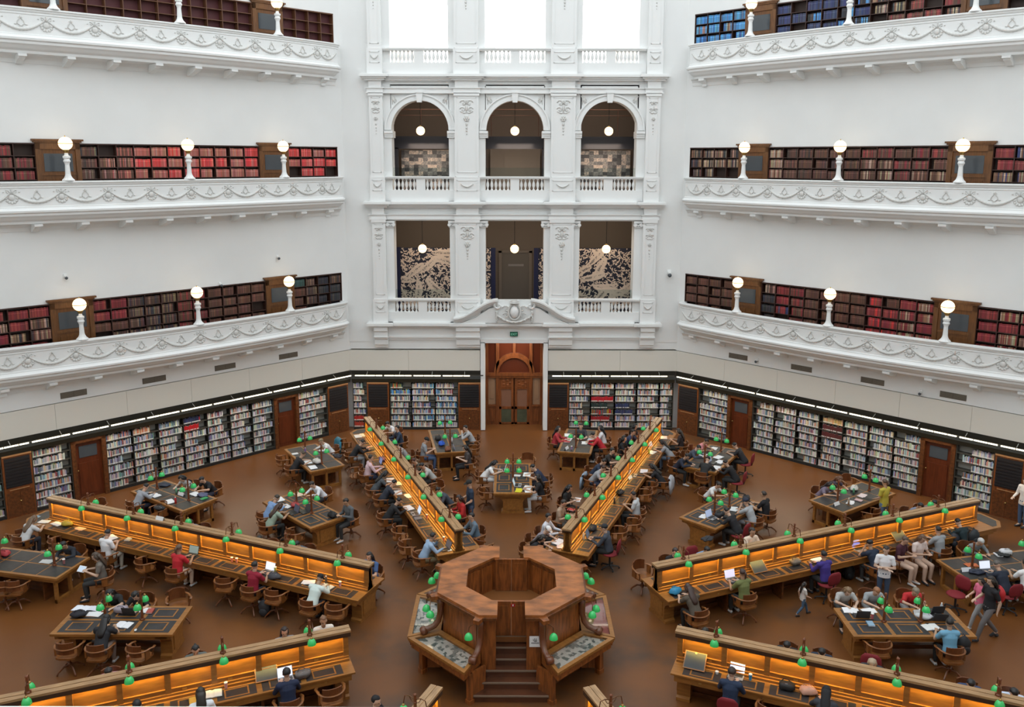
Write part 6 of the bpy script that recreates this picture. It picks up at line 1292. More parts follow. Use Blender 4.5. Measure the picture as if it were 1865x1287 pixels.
 ('openbook', 7.73, 11.17, 0.79, 303, (0.78, 0.78, 0.8), 'white notebook beside the dark laptop'),
 ('openbook', 7.45, 10.56, 0.79, 303, (0.82, 0.82, 0.84), 'open notebook under the hunched black jacket'),
 ('paper', 7.28, 11.97, 0.79, 123, (0.78, 0.78, 0.8), 'papers before the slate shirt'),
 ('paper', 6.06, 6.24, 0.79, 135, (0.8, 0.8, 0.82), 'white sheet at the near end of the right middle table'),
 ('laptop', 6.28, 6.1, 0.79, 315, (0.2, 0.24, 0.34), 'laptop at the near end of the right middle table'),
 ('bag', 6.54, 6.21, 0.79, 315, (0.02, 0.02, 0.025), 'black pouch near the laptop'),
 ('paper', 7.13, 6.78, 0.79, 315, (0.7, 0.72, 0.75), 'white card by the reaching arm'),
 ('bag', 7.73, 7.55, 0.79, 315, (0.02, 0.02, 0.025), 'black bag at the far side of the right middle table'),
 ('coat', 5.77, 4.53, 0.8, 315, (0.02, 0.022, 0.026), 'dark coat hung over the red chair'),
 ('tent', 10.57, 7.16, 0.79, 325.3, (0.8, 0.8, 0.82), 'white tent card at the near end of the right outer table'),
 ('book', 11.45, 7.53, 0.79, 325.3, (0.62, 0.42, 0.42), 'pink notebook on the right outer table'),
 ('bottle', 11.0, 7.22, 0.79, 325.3, (0.45, 0.35, 0.25), 'iced coffee cup on white paper'),
 ('paper', 11.1, 7.34, 0.79, 325.3, (0.78, 0.78, 0.8), 'white sheet under the iced coffee'),
 ('bag', 11.67, 8.46, 0.79, 145.3, (0.62, 0.6, 0.55), 'white cloth bag on the right outer table'),
 ('bottle', 11.52, 8.13, 0.79, 145.3, (0.12, 0.35, 0.2), 'green drinks cup on the right outer table'),
 ('paper', 11.73, 7.94, 0.79, 325.3, (0.75, 0.62, 0.62), 'pink and white papers before the yellow t-shirt'),
 ('bag', 7.88, 3.0, 0.79, 337.5, (0.2, 0.16, 0.12), 'patterned black and tan bag on the right middle desk'),
 ('laptop', 8.44, 3.76, 0.79, 157.5, (0.4, 0.42, 0.52), 'laptop in front of the purple hoodie'),
 ('paper', 8.57, 3.29, 0.79, 337.5, (0.8, 0.8, 0.82), 'white sheets beside the purple hoodie'),
 ('paper', 8.06, 3.6, 0.79, 157.5, (0.7, 0.55, 0.4), 'brown envelope behind the patterned bag'),
 ('tent', 9.76, 4.32, 0.79, 157.5, (0.82, 0.75, 0.62), 'cream card standing by the dark laptop'),
 ('laptop', 10.04, 3.9, 0.79, 337.5, (0.15, 0.15, 0.38), 'dark laptop with violet screen before the navy t-shirt'),
 ('lid', 11.5, 4.5, 0.79, 337.5, (0.05, 0.05, 0.055), 'raised leather desk lid near the grey t-shirt'),
 ('laptop', 12.45, 5.42, 0.79, 157.5, (0.06, 0.07, 0.14), 'dark laptop by the partition near the grey t-shirt'),
 ('bottle', 12.26, 5.5, 0.79, 157.5, (0.6, 0.3, 0.12), 'orange and white bottle at the partition'),
 ('paper', 12.33, 5.37, 0.79, 157.5, (0.82, 0.74, 0.58), 'cream papers before the light grey t-shirt'),
 ('cup', 13.76, 6.02, 0.79, 157.5, (0.5, 0.12, 0.12), 'red cup close to the far end'),
 ('bag', 4.22, 1.35, 0.79, 337.5, (0.03, 0.25, 0.45), 'turquoise bag on the dais end of the right middle desk'),
 ('laptop', 5.9, 2.07, 0.79, 337.5, (0.42, 0.4, 0.55), 'pink laptop before the olive t-shirt'),
 ('lid', 6.76, 2.51, 0.79, 337.5, (0.05, 0.05, 0.055), 'raised leather desk lid next to the pink laptop'),
 ('bag', 14.11, 3.64, 0.79, 167.5, (0.65, 0.65, 0.68), 'white carrier bag on the right edge table'),
 ('book', 13.87, 3.59, 0.79, 167.5, (0.75, 0.75, 0.78), 'white book under black book before the plaid shirt'),
 ('coat', 14.03, 3.59, 0.79, 167.5, (0.02, 0.02, 0.022), 'black cloth on the right edge table'),
 ('paper', 12.81, 2.97, 0.79, 167.5, (0.6, 0.15, 0.05), 'orange and red pencil cases by the lamp post'),
 ('laptop', 13.04, 2.61, 0.79, 347.5, (0.45, 0.48, 0.55), 'laptop before the dark blue polo shirt'),
 ('tent', 12.44, 2.62, 0.79, 347.5, (0.78, 0.8, 0.85), 'white tent card at the near end of the right edge table'),
 ('coat', 12.68, 2.52, 0.79, 347.5, (0.02, 0.025, 0.05), 'navy cloth at the near edge of the right edge table'),
 ('openbook', 8.46, 0.5, 0.79, 180, (0.8, 0.8, 0.82), 'wide open book before the long-haired reader'),
 ('laptop', 8.62, 0.26, 0.79, 180, (0.22, 0.16, 0.11), 'brown laptop lid with a small pale mark'),
 ('paper', 8.94, 0.5, 0.79, 180, (0.8, 0.8, 0.82), 'white papers before the ginger-haired reader'),
 ('book', 9.41, 0.5, 0.79, 180, (0.6, 0.62, 0.58), 'pale closed book right of the first lamp'),
 ('cup', 8.84, 0.13, 0.79, 180, (0.45, 0.12, 0.15), 'red and dark drinks can at the foot of the first lamp'),
 ('book', 8.69, -0.13, 0.79, 0, (0.25, 0.38, 0.5), 'small blue leaflet in mid table'),
 ('tent', 10.1, 0.37, 0.79, 180, (0.75, 0.75, 0.78), 'white folded card at the second lamp'),
 ('paper', 10.4, 0.5, 0.79, 180, (0.72, 0.8, 0.72), 'white and green sheets before the red t-shirt'),
 ('laptop', 10.56, 0.5, 0.79, 180, (0.1, 0.09, 0.05), 'dark laptop lid with stickers'),
 ('bottle', 10.72, 0.5, 0.79, 180, (0.5, 0.55, 0.62), 'clear water bottle at the table end'),
 ('bag', 10.11, 0.13, 0.79, 180, (0.62, 0.64, 0.68), 'clear plastic bag with papers'),
 ('openbook', 10.1, -0.26, 0.79, 0, (0.78, 0.78, 0.78), 'open white book hanging over the near edge'),
 ('laptop', 10.47, 0.13, 0.79, 180, (0.03, 0.03, 0.035), 'black laptop before the sky blue t-shirt'),
 ('lid', 4.01, -2.01, 0.79, 22.5, (0.05, 0.06, 0.07), 'raised leather desk lid at the dais end of the front right desk'),
 ('laptop', 4.87, -2.28, 0.79, 22.5, (0.55, 0.6, 0.78), 'laptop with pale screen before the navy sweater'),
 ('cup', 5.15, -2.4, 0.79, 22.5, (0.03, 0.25, 0.5), 'small turquoise cup on the front right desk'),
 ('cup', 4.48, -2.18, 0.79, 22.5, (0.8, 0.8, 0.8), 'tiny white cup on the front right desk'),
 ('bag', 5.84, -2.71, 0.79, 22.5, (0.02, 0.022, 0.022), 'black holdall with grey stripes on the front right desk'),
 ('bag', 6.24, -2.88, 0.79, 22.5, (0.65, 0.35, 0.25), 'pink purse with a grey phone on top'),
 ('bottle', 6.35, -2.41, 0.79, 202.5, (0.6, 0.45, 0.42), 'pale pink bottle at the partition'),
 ('book', 6.62, -2.53, 0.79, 202.5, (0.7, 0.7, 0.72), 'white book upright before the dark bob'),
 ('lid', -5.32, -2.46, 0.79, 337.5, (0.05, 0.06, 0.07), 'raised leather desk lid on the front left desk'),
 ('laptop', -4.9, -2.47, 0.79, 337.5, (0.6, 0.65, 0.78), 'laptop with bright screen before the dotted shirt'),
 ('bag', -4.57, -2.34, 0.79, 337.5, (0.14, 0.12, 0.11), 'grey-brown backpack on the front left desk'),
 ('cup', -6.11, -2.75, 0.79, 337.5, (0.5, 0.25, 0.25), 'dark red cup near the partition, front left desk'),
 ('openbook', -6.33, -2.96, 0.8, 337.5, (0.75, 0.75, 0.68), "small open book in the white top's hands"),
 ('book', -6.65, -3.2, 0.79, 337.5, (0.6, 0.35, 0.05), 'yellow folder by the white top'),
 ('laptop', -8.02, -3.06, 0.79, 157.5, (0.03, 0.03, 0.07), "dark monitor-like laptop at the photo's bottom left"),
 ('bag', -10.69, 0.13, 0.79, 180, (0.015, 0.016, 0.025), 'black rucksack on the left front table'),
 ('openbook', -10.82, 0.5, 0.79, 180, (0.75, 0.78, 0.85), 'white papers at the far corner of the left front table'),
 ('paper', -10.44, 0.5, 0.79, 180, (0.7, 0.72, 0.8), 'pale sheet by the first lamp'),
 ('paper', -10.33, 0.23, 0.79, 180, (0.78, 0.78, 0.8), 'white note near the rucksack'),
 ('bag', -9.74, 0.34, 0.79, 180, (0.35, 0.3, 0.35), 'grey striped pouch between the lamps'),
 ('laptop', -9.47, 0.31, 0.79, 180, (0.015, 0.015, 0.05), 'black laptop between the lamps'),
 ('openbook', -9.41, -0.26, 0.79, 0, (0.82, 0.82, 0.86), 'large open white book on the near side'),
 ('cup', -9.02, -0.5, 0.79, 0, (0.78, 0.78, 0.78), 'white computer mouse on the left front table'),
 ('paper', -9.18, 0.42, 0.79, 180, (0.78, 0.78, 0.8), 'white sheets right of the second lamp'),
 ('book', -9.03, 0.37, 0.79, 180, (0.4, 0.08, 0.06), 'red notebook right of the second lamp'),
 ('pack', -6.56, 1.6, 0, 0, (0.025, 0.027, 0.032), 'dark backpack standing on the floor beside a chair, left middle desk'),
 ('pack', 9.69, 3.69, 0, 0, (0.012, 0.012, 0.014), 'black backpack on the floor under the right middle desk'),
 ('pack', 10.63, -0.78, 0.42, 0, (0.012, 0.012, 0.014), 'black backpack hanging behind the sky blue t-shirt'),
 ('pack', 13.3, 4.89, 0.42, 0, (0.03, 0.035, 0.045), 'dark bag on a chair behind the elderly reader'),
 ('jacket', -6.81, 13.83, 0.7, 55.9, (0.02, 0.16, 0.24), 'teal jacket hung over an empty chair left of the rear left desk'),
 ('jacket', 5.36, 9.63, 0.7, 292.5, (0.38, 0.4, 0.44), 'pale grey jacket hung on a chair of the rear right desk'),
 ('jacket', 2.79, 9.79, 0.7, 112.5, (0.25, 0.33, 0.42), 'faded denim jacket hung on a chair left of the rear right desk'),
]
DATA_WORN = [(13.69, 4.56, 0.68, 337.5, (0.02, 0.025, 0.03), 'dark backpack on the back of the teal-jacketed reader'), (12.15, 0.56, 1.0, 265, (0.5, 0.02, 0.025), 'red backpack on the back of the walking woman')]
# ------------------------------------------------------------------ chairs
cw = mat('chair_oak', (.24, .085, .020), .35, var=.3, vscale=6, coat=.2); cwd = mat('chair_dark_oak', (.16, .050, .014), .38, var=.3, vscale=6, coat=.2)
def make_captain():
    t = thing('swivel_armchair', 'x', 'chair'); b = MB()
    b.prism([(-.22, -.2), (-.12, -.24), (.12, -.24), (.22, -.2), (.245, 0), (.23, .2), (.0, .235), (-.23, .2), (-.245, 0)], .42, .465); b.prism([(-.19, -.17), (.19, -.17), (.2, .17), (-.2, .17)], .465, .472); obj('seat', b, cw, t)
    b = MB(); P = []; RS = []                        # horseshoe arm rail
    for k in range(17):
        a = PI*k/16; x = .285*math.cos(a); y = -.27*math.sin(a)
        P.append((x, y, .69)); RS.append((.032, .016))
    P = [(.27, .20, .665), (.305, .12, .675)]+P+[(-.305, .12, .675), (-.27, .20, .665)]; RS = [(.035, .016)]*2+RS+[(.035, .016)]*2
    b.tube(P, RS, 8); obj('arm_rail', b, cw, t, smooth=True)
    b = MB()
    ar = [PI*(1+ (k+3.2)/14.4) for k in range(9)]
    pts = [(.275*math.cos(a), .262*math.sin(a)) for a in ar]; inn = [(p[0]*.9, p[1]*.9) for p in pts]
    for k in range(8):
        za = .83+.02*math.sin(PI*(k)/8); b.prism([pts[k], pts[k+1], inn[k+1], inn[k]], .56, za)
    obj('backrest', b, cwd, t)
    for sx in (-1, 1):
        b = MB(); b.prism([(sx*.24, .03), (sx*.275, .03), (sx*.285, -.12), (sx*.25, -.12)][::sx], .46, .68); obj('side_slat', b, cw, t)
        b = MB(); b.tube([(sx*.225, .15, .46), (sx*.25, .17, .56), (sx*.27, .15, .67)], .018, 6); obj('arm_post', b, cwd, t)
    b = MB(); b.lathe([(.0, .42), (.05, .41), (.05, .36), (.03, .35), (.028, .22), (.05, .2), (.05, .12), (.0, .11)], n=8); obj('column', b, cwd, t)
    for k in range(4):
        a = PI/4+k*PI/2; b = MB(); c_, s_ = math.cos(a), math.sin(a)
        b.tube([(.03*c_, .03*s_, .17), (.14*c_, .14*s_, .17), (.25*c_, .25*s_, .09), (.30*c_, .30*s_, .045)], [(.02, .03), (.02, .028), (.02, .022), (.02, .018)], 6)
        b.ball((.30*c_, .30*s_, .025), .025, 6, 4); obj('leg', b, cwd, t)
    return t
redf = mat('red_fabric', (.20, .010, .016), .75); dkm = mat('dark_plastic', (.015, .015, .017), .45)
def make_red():
    t = thing('office_chair', 'x', 'chair'); b = MB(); b.ball((0, 0, .47), (.25, .25, .05), 14, 6); obj('seat', b, redf, t, smooth=True)
    b = MB(); P = []
    for j, z in enumerate((.55, .62, .74, .85, .92)): P.append((0, -.25-.02*j*.4, z))
    b.tube(P, [(.15, .02), (.21, .035), (.23, .035), (.21, .03), (.14, .02)], 12); obj('backrest', b, redf, t, smooth=True)
    b = MB(); b.tube([(0, -.1, .44), (0, -.24, .46), (0, -.27, .6)], .02, 6); b.lathe([(.03, .42), (.03, .1), (.05, .08)], n=8); obj('column', b, dkm, t)
    for k in range(5):
        a = k*2*PI/5; b = MB(); b.tube([(0, 0, .1), (.27*math.cos(a), .27*math.sin(a), .07)], [.025, .018], 6); b.ball((.28*math.cos(a), .28*math.sin(a), .03), .03, 6, 4); obj('leg', b, dkm, t)
    return t
CAP, RED = make_captain(), make_red()
def chair(kind, x, y, faz, label, group=None):
    place(CAP if kind == 'c' else RED, USED, (x, y, 0), -rad(faz), label, group or ('wooden swivel armchairs' if kind == 'c' else 'red fabric office chairs'))
# ------------------------------------------------------------------ people
def remesh(mb, vox, name, mats):
    me = mb.mesh(name+'_src', mats); o = bpy.data.objects.new('tmp', me); COL.objects.link(o)
    m_ = o.modifiers.new('r', 'REMESH'); m_.mode = 'VOXEL'; m_.voxel_size = vox; m_.use_smooth_shade = True
    s_ = o.modifiers.new('s', 'SMOOTH'); s_.iterations = 2; s_.factor = .5
    dg = bpy.context.evaluated_depsgraph_get(); dg.update(); ev = o.evaluated_get(dg); out = bpy.data.meshes.new_from_object(ev); out.name = name
    bpy.data.objects.remove(o); bpy.data.meshes.remove(me)
    if not out.materials:
        out.materials.append(mats)
    return out
def lerp(a, b, f): return tuple(a[i]+(b[i]-a[i])*f for i in range(3))
def add3(a, b): return (a[0]+b[0], a[1]+b[1], a[2]+b[2])
class Pose: pass
def make_pose(kind):
    """joint positions: local frame, facing +y, floor at z = 0, hips over the origin"""
    p = Pose(); p.kind = kind; seated = kind in ('write', 'type', 'chin', 'hold')
    if seated:
        lean = {'write': 36, 'type': 12, 'chin': 28, 'hold': 4}[kind]; p.bow = {'write': 48, 'type': 14, 'chin': 26, 'hold': 30}[kind]
        p.hip = (0, 0, .57); L_ = rad(lean); sp = lambda s, dy=0: (0, s*math.sin(L_)*1.0+dy, .57+s*math.cos(L_))
        p.waist = sp(.2); p.chest = sp(.36); p.neck = sp(.5, .01); B = rad(p.bow); p.head = (0, p.neck[1]+.17*math.sin(B*.8), p.neck[2]+.17*math.cos(B*.8))
        p.sh = [(sx*.175, sp(.45)[1], sp(.45)[2]) for sx in (-1, 1)]
        p.hj = [(sx*.09, .02, .54) for sx in (-1, 1)]; p.kn = [(sx*.12, .43, .52) for sx in (-1, 1)]; p.an = [(sx*.11, .40, .10) for sx in (-1, 1)]; p.toe = [(sx*.12, .56, .04) for sx in (-1, 1)]
        if kind == 'write': p.hd = [(-.14, .60, .82), (.10, .62, .82)]; p.el = [(-.27, .38, .80), (.27, .38, .80)]
        if kind == 'type': p.hd = [(-.10, .52, .83), (.10, .52, .83)]; p.el = [(-.25, .25, .78), (.25, .25, .78)]
        if kind == 'chin': p.hd = [(-.05, .46, 1.00), (.12, .58, .82)]; p.el = [(-.20, .46, .80), (.27, .34, .80)]
        if kind == 'hold': p.hd = [(-.08, .36, .86), (.08, .36, .86)]; p.el = [(-.25, .10, .78), (.25, .10, .78)]
    else:
        p.bow = 22; p.hip = (0, 0, .93); p.waist = (0, 0, 1.12); p.chest = (0, .0, 1.29); p.neck = (0, -.01, 1.46); p.head = (0, .03, 1.62)
        p.sh = [(sx*.185, 0, 1.39) for sx in (-1, 1)]; p.hj = [(sx*.09, 0, .90) for sx in (-1, 1)]
        w_ = kind == 'walk'
        p.kn = [(-.10, .22 if w_ else .01, .50), (.10, -.04 if w_ else .01, .49)]; p.an = [(-.10, .33 if w_ else -.02, .09), (.10, -.34 if w_ else -.02, .14 if w_ else .09)]
        p.toe = [(-.11, .50 if w_ else .13, .05), (.12, -.21 if w_ else .13, .035)]
        if kind == 'stand': p.el = [(-.25, .02, 1.12), (.24, .06, 1.12)]; p.hd = [(-.22, .22, 1.02), (.18, .30, 1.05)]
        if kind == 'cross': p.el = [(-.26, .06, 1.12), (.26, .06, 1.12)]; p.hd = [(.09, .19, 1.16), (-.09, .21, 1.12)]
        if w_: p.el = [(-.25, -.10, 1.13), (.25, .05, 1.12)]; p.hd = [(-.24, -.06, .90), (.22, .25, 1.02)]
    return p
def limb(b, pts, rs, n=10):
    b.tube(pts, rs, n)
    for q, r in zip(pts, rs): b.ball(q, r if not hasattr(r, '__len__') else max(r), 10, 6)
def head_frame(p): return Matrix.Translation(Vector(p.head)) @ Matrix.Rotation(-rad(p.bow), 4, 'X')
def hand(b, h, e):
    d = (Vector(h)-Vector(e)).normalized(); side = d.cross(Vector((0, 0, 1)));
    if side.length < .1: side = Vector((1, 0, 0))
    side.normalize(); upv = side.cross(d).normalized(); h = Vector(h)
    b.tube([tuple(h-d*.02), tuple(h+d*.03), tuple(h+d*.075)], [(.024, .020), (.038, .017), (.036, .014)], 8)
    for k, (o_, l_) in enumerate(((-.028, .055), (-.010, .066), (.009, .062), (.027, .048))):
        q0 = h+d*.065+side*o_; q1 = q0+d*l_*.6-upv*.006+side*o_*.15; q2 = q1+d*l_*.4-upv*.022; b.tube([tuple(q0), tuple(q1), tuple(q2)], [.0095, .009, .008], 6)
    sg_ = 1 if h.x < 0 else -1
    q0 = h+d*.01+side*sg_*.028; q1 = q0+d*.03+side*sg_*.028-upv*.01; q2 = q1+d*.03+side*sg_*.004-upv*.01; b.tube([tuple(q0), tuple(q1), tuple(q2)], [.012, .0105, .009], 6)
def torso(b, p, g=0.):
    b.tube([add3(p.hip, (0, 0, -.08)), p.hip, lerp(p.hip, p.waist, .6), p.waist, p.chest, lerp(p.chest, p.neck, .5), lerp(p.chest, p.neck, .85)], [(.10+g, .08+g), (.165+g, .125+g), (.15+g, .115+g), (.14+g, .105+g), (.165+g, .115+g), (.15+g, .095+g), (.09+g, .07+g)], 16)
    limb(b, [p.sh[0], lerp(p.sh[0], p.sh[1], .5), p.sh[1]], [.062+g, .08+g, .062+g])
def body_mesh(p):
    b = MB(); torso(b, p, -.012)
    limb(b, [lerp(p.chest, p.neck, .7), p.neck, lerp(p.neck, p.head, .5)], [.06, .052, .055])
    M_ = head_frame(p); b.M = M_
    b.ball((0, -.005, .03), (.076, .095, .10), 16, 10); b.ball((0, .03, -.035), (.058, .062, .07), 12, 8)
    b.tube([(0, .088, .03), (0, .106, -.005), (0, .095, -.018)], [.008, .014, .010], 6)
    for sx in (-1, 1): b.ball((sx*.078, -.002, .005), (.012, .02, .03), 8, 5)
    b.tube([(-.022, .086, -.05), (0, .092, -.051), (.022, .086, -.05)], [.006, .009, .006], 6)
    b.M = None
    for i in (0, 1):
        limb(b, [p.sh[i], lerp(p.sh[i], p.el[i], .5), p.el[i]], [.050, .045, .038]); limb(b, [p.el[i], lerp(p.el[i], p.hd[i], .35), p.hd[i]], [.038, .038, .025]); hand(b, p.hd[i], p.el[i])
        limb(b, [p.hj[i], lerp(p.hj[i], p.kn[i], .5), p.kn[i]], [.082, .070, .052]); limb(b, [p.kn[i], lerp(p.kn[i], p.an[i], .35), p.an[i]], [.052, .052, .036])
        limb(b, [p.an[i], p.toe[i]], [.038, .028])
    return remesh(b, .0085, 'body', skin)
def top_mesh(p, long_):
    b = MB(); torso(b, p, .012)
    for i in (0, 1):
        if long_: limb(b, [p.sh[i], lerp(p.sh[i], p.el[i], .5), p.el[i]], [.068, .060, .052]); limb(b, [p.el[i], lerp(p.el[i], p.hd[i], .9)], [.050, .036])
        else: limb(b, [p.sh[i], lerp(p.sh[i], p.el[i], .6)], [.068, .062])
    if p.kind not in ('write', 'type', 'chin', 'hold'): b.tube([p.hip, add3(p.hip, (0, 0, -.12))], [(.18, .135), (.185, .14)], 14)
    return remesh(b, .013, 'top', skin)
def legs_mesh(p):
    b = MB(); b.tube([add3(p.hip, (0, 0, .06)), p.hip, add3(p.hip, (0, .02, -.09))], [(.165, .125), (.175, .14), (.14, .11)], 14)
    for i in (0, 1): limb(b, [p.hj[i], lerp(p.hj[i], p.kn[i], .5), p.kn[i]], [.098, .085, .066]); limb(b, [p.kn[i], lerp(p.kn[i], p.an[i], .4), lerp(p.kn[i], p.an[i], .92)], [.066, .062, .050])
    return remesh(b, .014, 'trousers', skin)
def shoe_mesh(p, i):
    b = MB(); a, t_ = p.an[i], p.toe[i]; m_ = lerp(a, t_, .5); d = -.03
    b.tube([(a[0], a[1]-.05, t_[2]+.0), (a[0], a[1], t_[2]+.015), m_ if p.kind == 'walk' else (m_[0], m_[1], t_[2]+.01), t_], [(.03, .035), (.045, .05), (.045, .042), (.035, .03)], 10); b.ball(t_, (.04, .04, .03), 8, 5)
    return b.mesh('shoe', skin, True)
def hair_mesh(style, p):
    """hair in pose space: crown in the head frame, long hair falling by gravity"""
    b = MB(); H = head_frame(p); b.M = H
    def fn(d):
        k = 1+.025*math.sin(7*d[0]+3*d[2])+.02*math.sin(9*d[1])
        if d[1] > .12 and d[2] < .50: return .76
        if d[2] < -.35: return .86*k
        return k
    if style == 'cap':
        b.ball((0, -.008, .050), (.092, .106, .094), 18, 10, lambda d: 1 if d[2] > -.15 else .85); b.tube([(0, .07, .075), (0, .13, .067), (0, .165, .055)], [(.07, .012), (.07, .008), (.045, .006)], 12)
    else: b.ball((0, -.012, .038), (.088, .104, .101), 20, 14, fn)
    if style == 'long':
        for sx in (-1, 1): b.tube([(sx*.066, -.01, .07), (sx*.078, -.015, -.02), (sx*.075, -.03, -.09)], [(.026, .045), (.024, .045), (.018, .035)], 8)
    if style == 'tail': b.ball((0, -.115, .06), .028, 8, 6)
    b.M = None; Q = lambda v: tuple(H @ Vector(v)); a_ = Q((0, -.07, .03)); n_ = p.neck
    if style == 'long':
        bk = (0, p.chest[1]-.135, p.chest[2]+.06); b.tube([a_, Q((0, -.085, -.05)), (0, n_[1]-.10, n_[2]+.02), bk, (0, bk[1]-.015, bk[2]-.14)], [(.075, .045), (.088, .050), (.098, .045), (.085, .035), (.04, .018)], 12)
    if style == 'tail':
        s_ = Q((0, -.125, .06)); b.tube([s_, (0, s_[1]-.035, s_[2]-.04), (0, s_[1]-.03, s_[2]-.13), (0, s_[1]-.01, s_[2]-.20)], [.022, .032, .026, .008], 8)
    return b.mesh('hair' if style != 'cap' else 'cap', skin, True)
POSES = {k: make_pose(k) for k in ('write', 'type', 'chin', 'hold', 'stand', 'cross', 'walk')}
BODY = {}; TOPS = {}; LEGS = {}; SHOES = {}; HAIR = {}
eb = MB()
for sx in (-1, 1): eb.ball((sx*.030, .083, .022), (.012, .008, .007), 8, 5)
EYES = eb.mesh('eyes', eyem, True)
SKINS = [(.52, .32, .22), (.60, .40, .29), (.45, .27, .17), (.58, .36, .25), (.30, .16, .09)]
def cmat(kind, c, rough=.8):
    return mat('%s_%02x%02x%02x' % (kind, *[int(255*min(1, v)) for v in c]), c, rough)
def setm(o, M_):
    o.material_slots[0].link = 'OBJECT'; o.material_slots[0].material = M_
PEOPLE = []
def person(x, y, faz, pose, top, hair, style, legs, label, long_, scale=1., sk=None, z=0.):
    p = POSES[pose]
    if pose not in BODY: BODY[pose] = body_mesh(p); LEGS[pose] = legs_mesh(p); SHOES[pose] = [shoe_mesh(p, i) for i in (0, 1)]
    if (pose, long_) not in TOPS: TOPS[pose, long_] = top_mesh(p, long_)
    t = thing('person', label, 'person', (x, y, z), -rad(faz), 'readers and visitors in the room'); t.scale = (scale,)*3
    sk = sk or SKINS[(int(abs(x*37+y*17)*10)) % 4]
    o = link('body', BODY[pose], t); setm(o, cmat('skin', sk, .5))
    o = link('top', TOPS[pose, long_], t); setm(o, cmat('cloth', top))
    o = link('trousers', LEGS[pose], t); setm(o, cmat('cloth', legs))
    for i in (0, 1): o = link('shoe', SHOES[pose][i], t); setm(o, cmat('shoe', ((.6, .6, .6) if (int(x*10) % 3 == 0) else (.03, .03, .035))))
    hf = head_frame(p)
    for st_ in (style, 'short'):
        if (pose, st_) not in HAIR: HAIR[pose, st_] = hair_mesh(st_, p)
    o = link('hair' if style != 'cap' else 'cap', HAIR[pose, style], t); setm(o, cmat('hair', hair, .45 if style != 'cap' else .8))
    o = link('eyes', EYES, t); o.matrix_local = hf
    if style == 'cap': o = link('hair', HAIR[pose, 'short'], t); o.matrix_local = hf @ Matrix.Scale(.93, 4) @ hf.inverted(); setm(o, cmat('hair', (.015, .012, .01), .45))
    return t
for r in DATA_PEOPLE:
    x, y, faz, pose, top, hair, style, legs, label, long_, scale = r
    person(x, y, faz, pose, top, hair, style, legs, label, long_, scale)
for k, x, y, faz, label in DATA_CHAIRS: chair(k, x, y, faz, label)
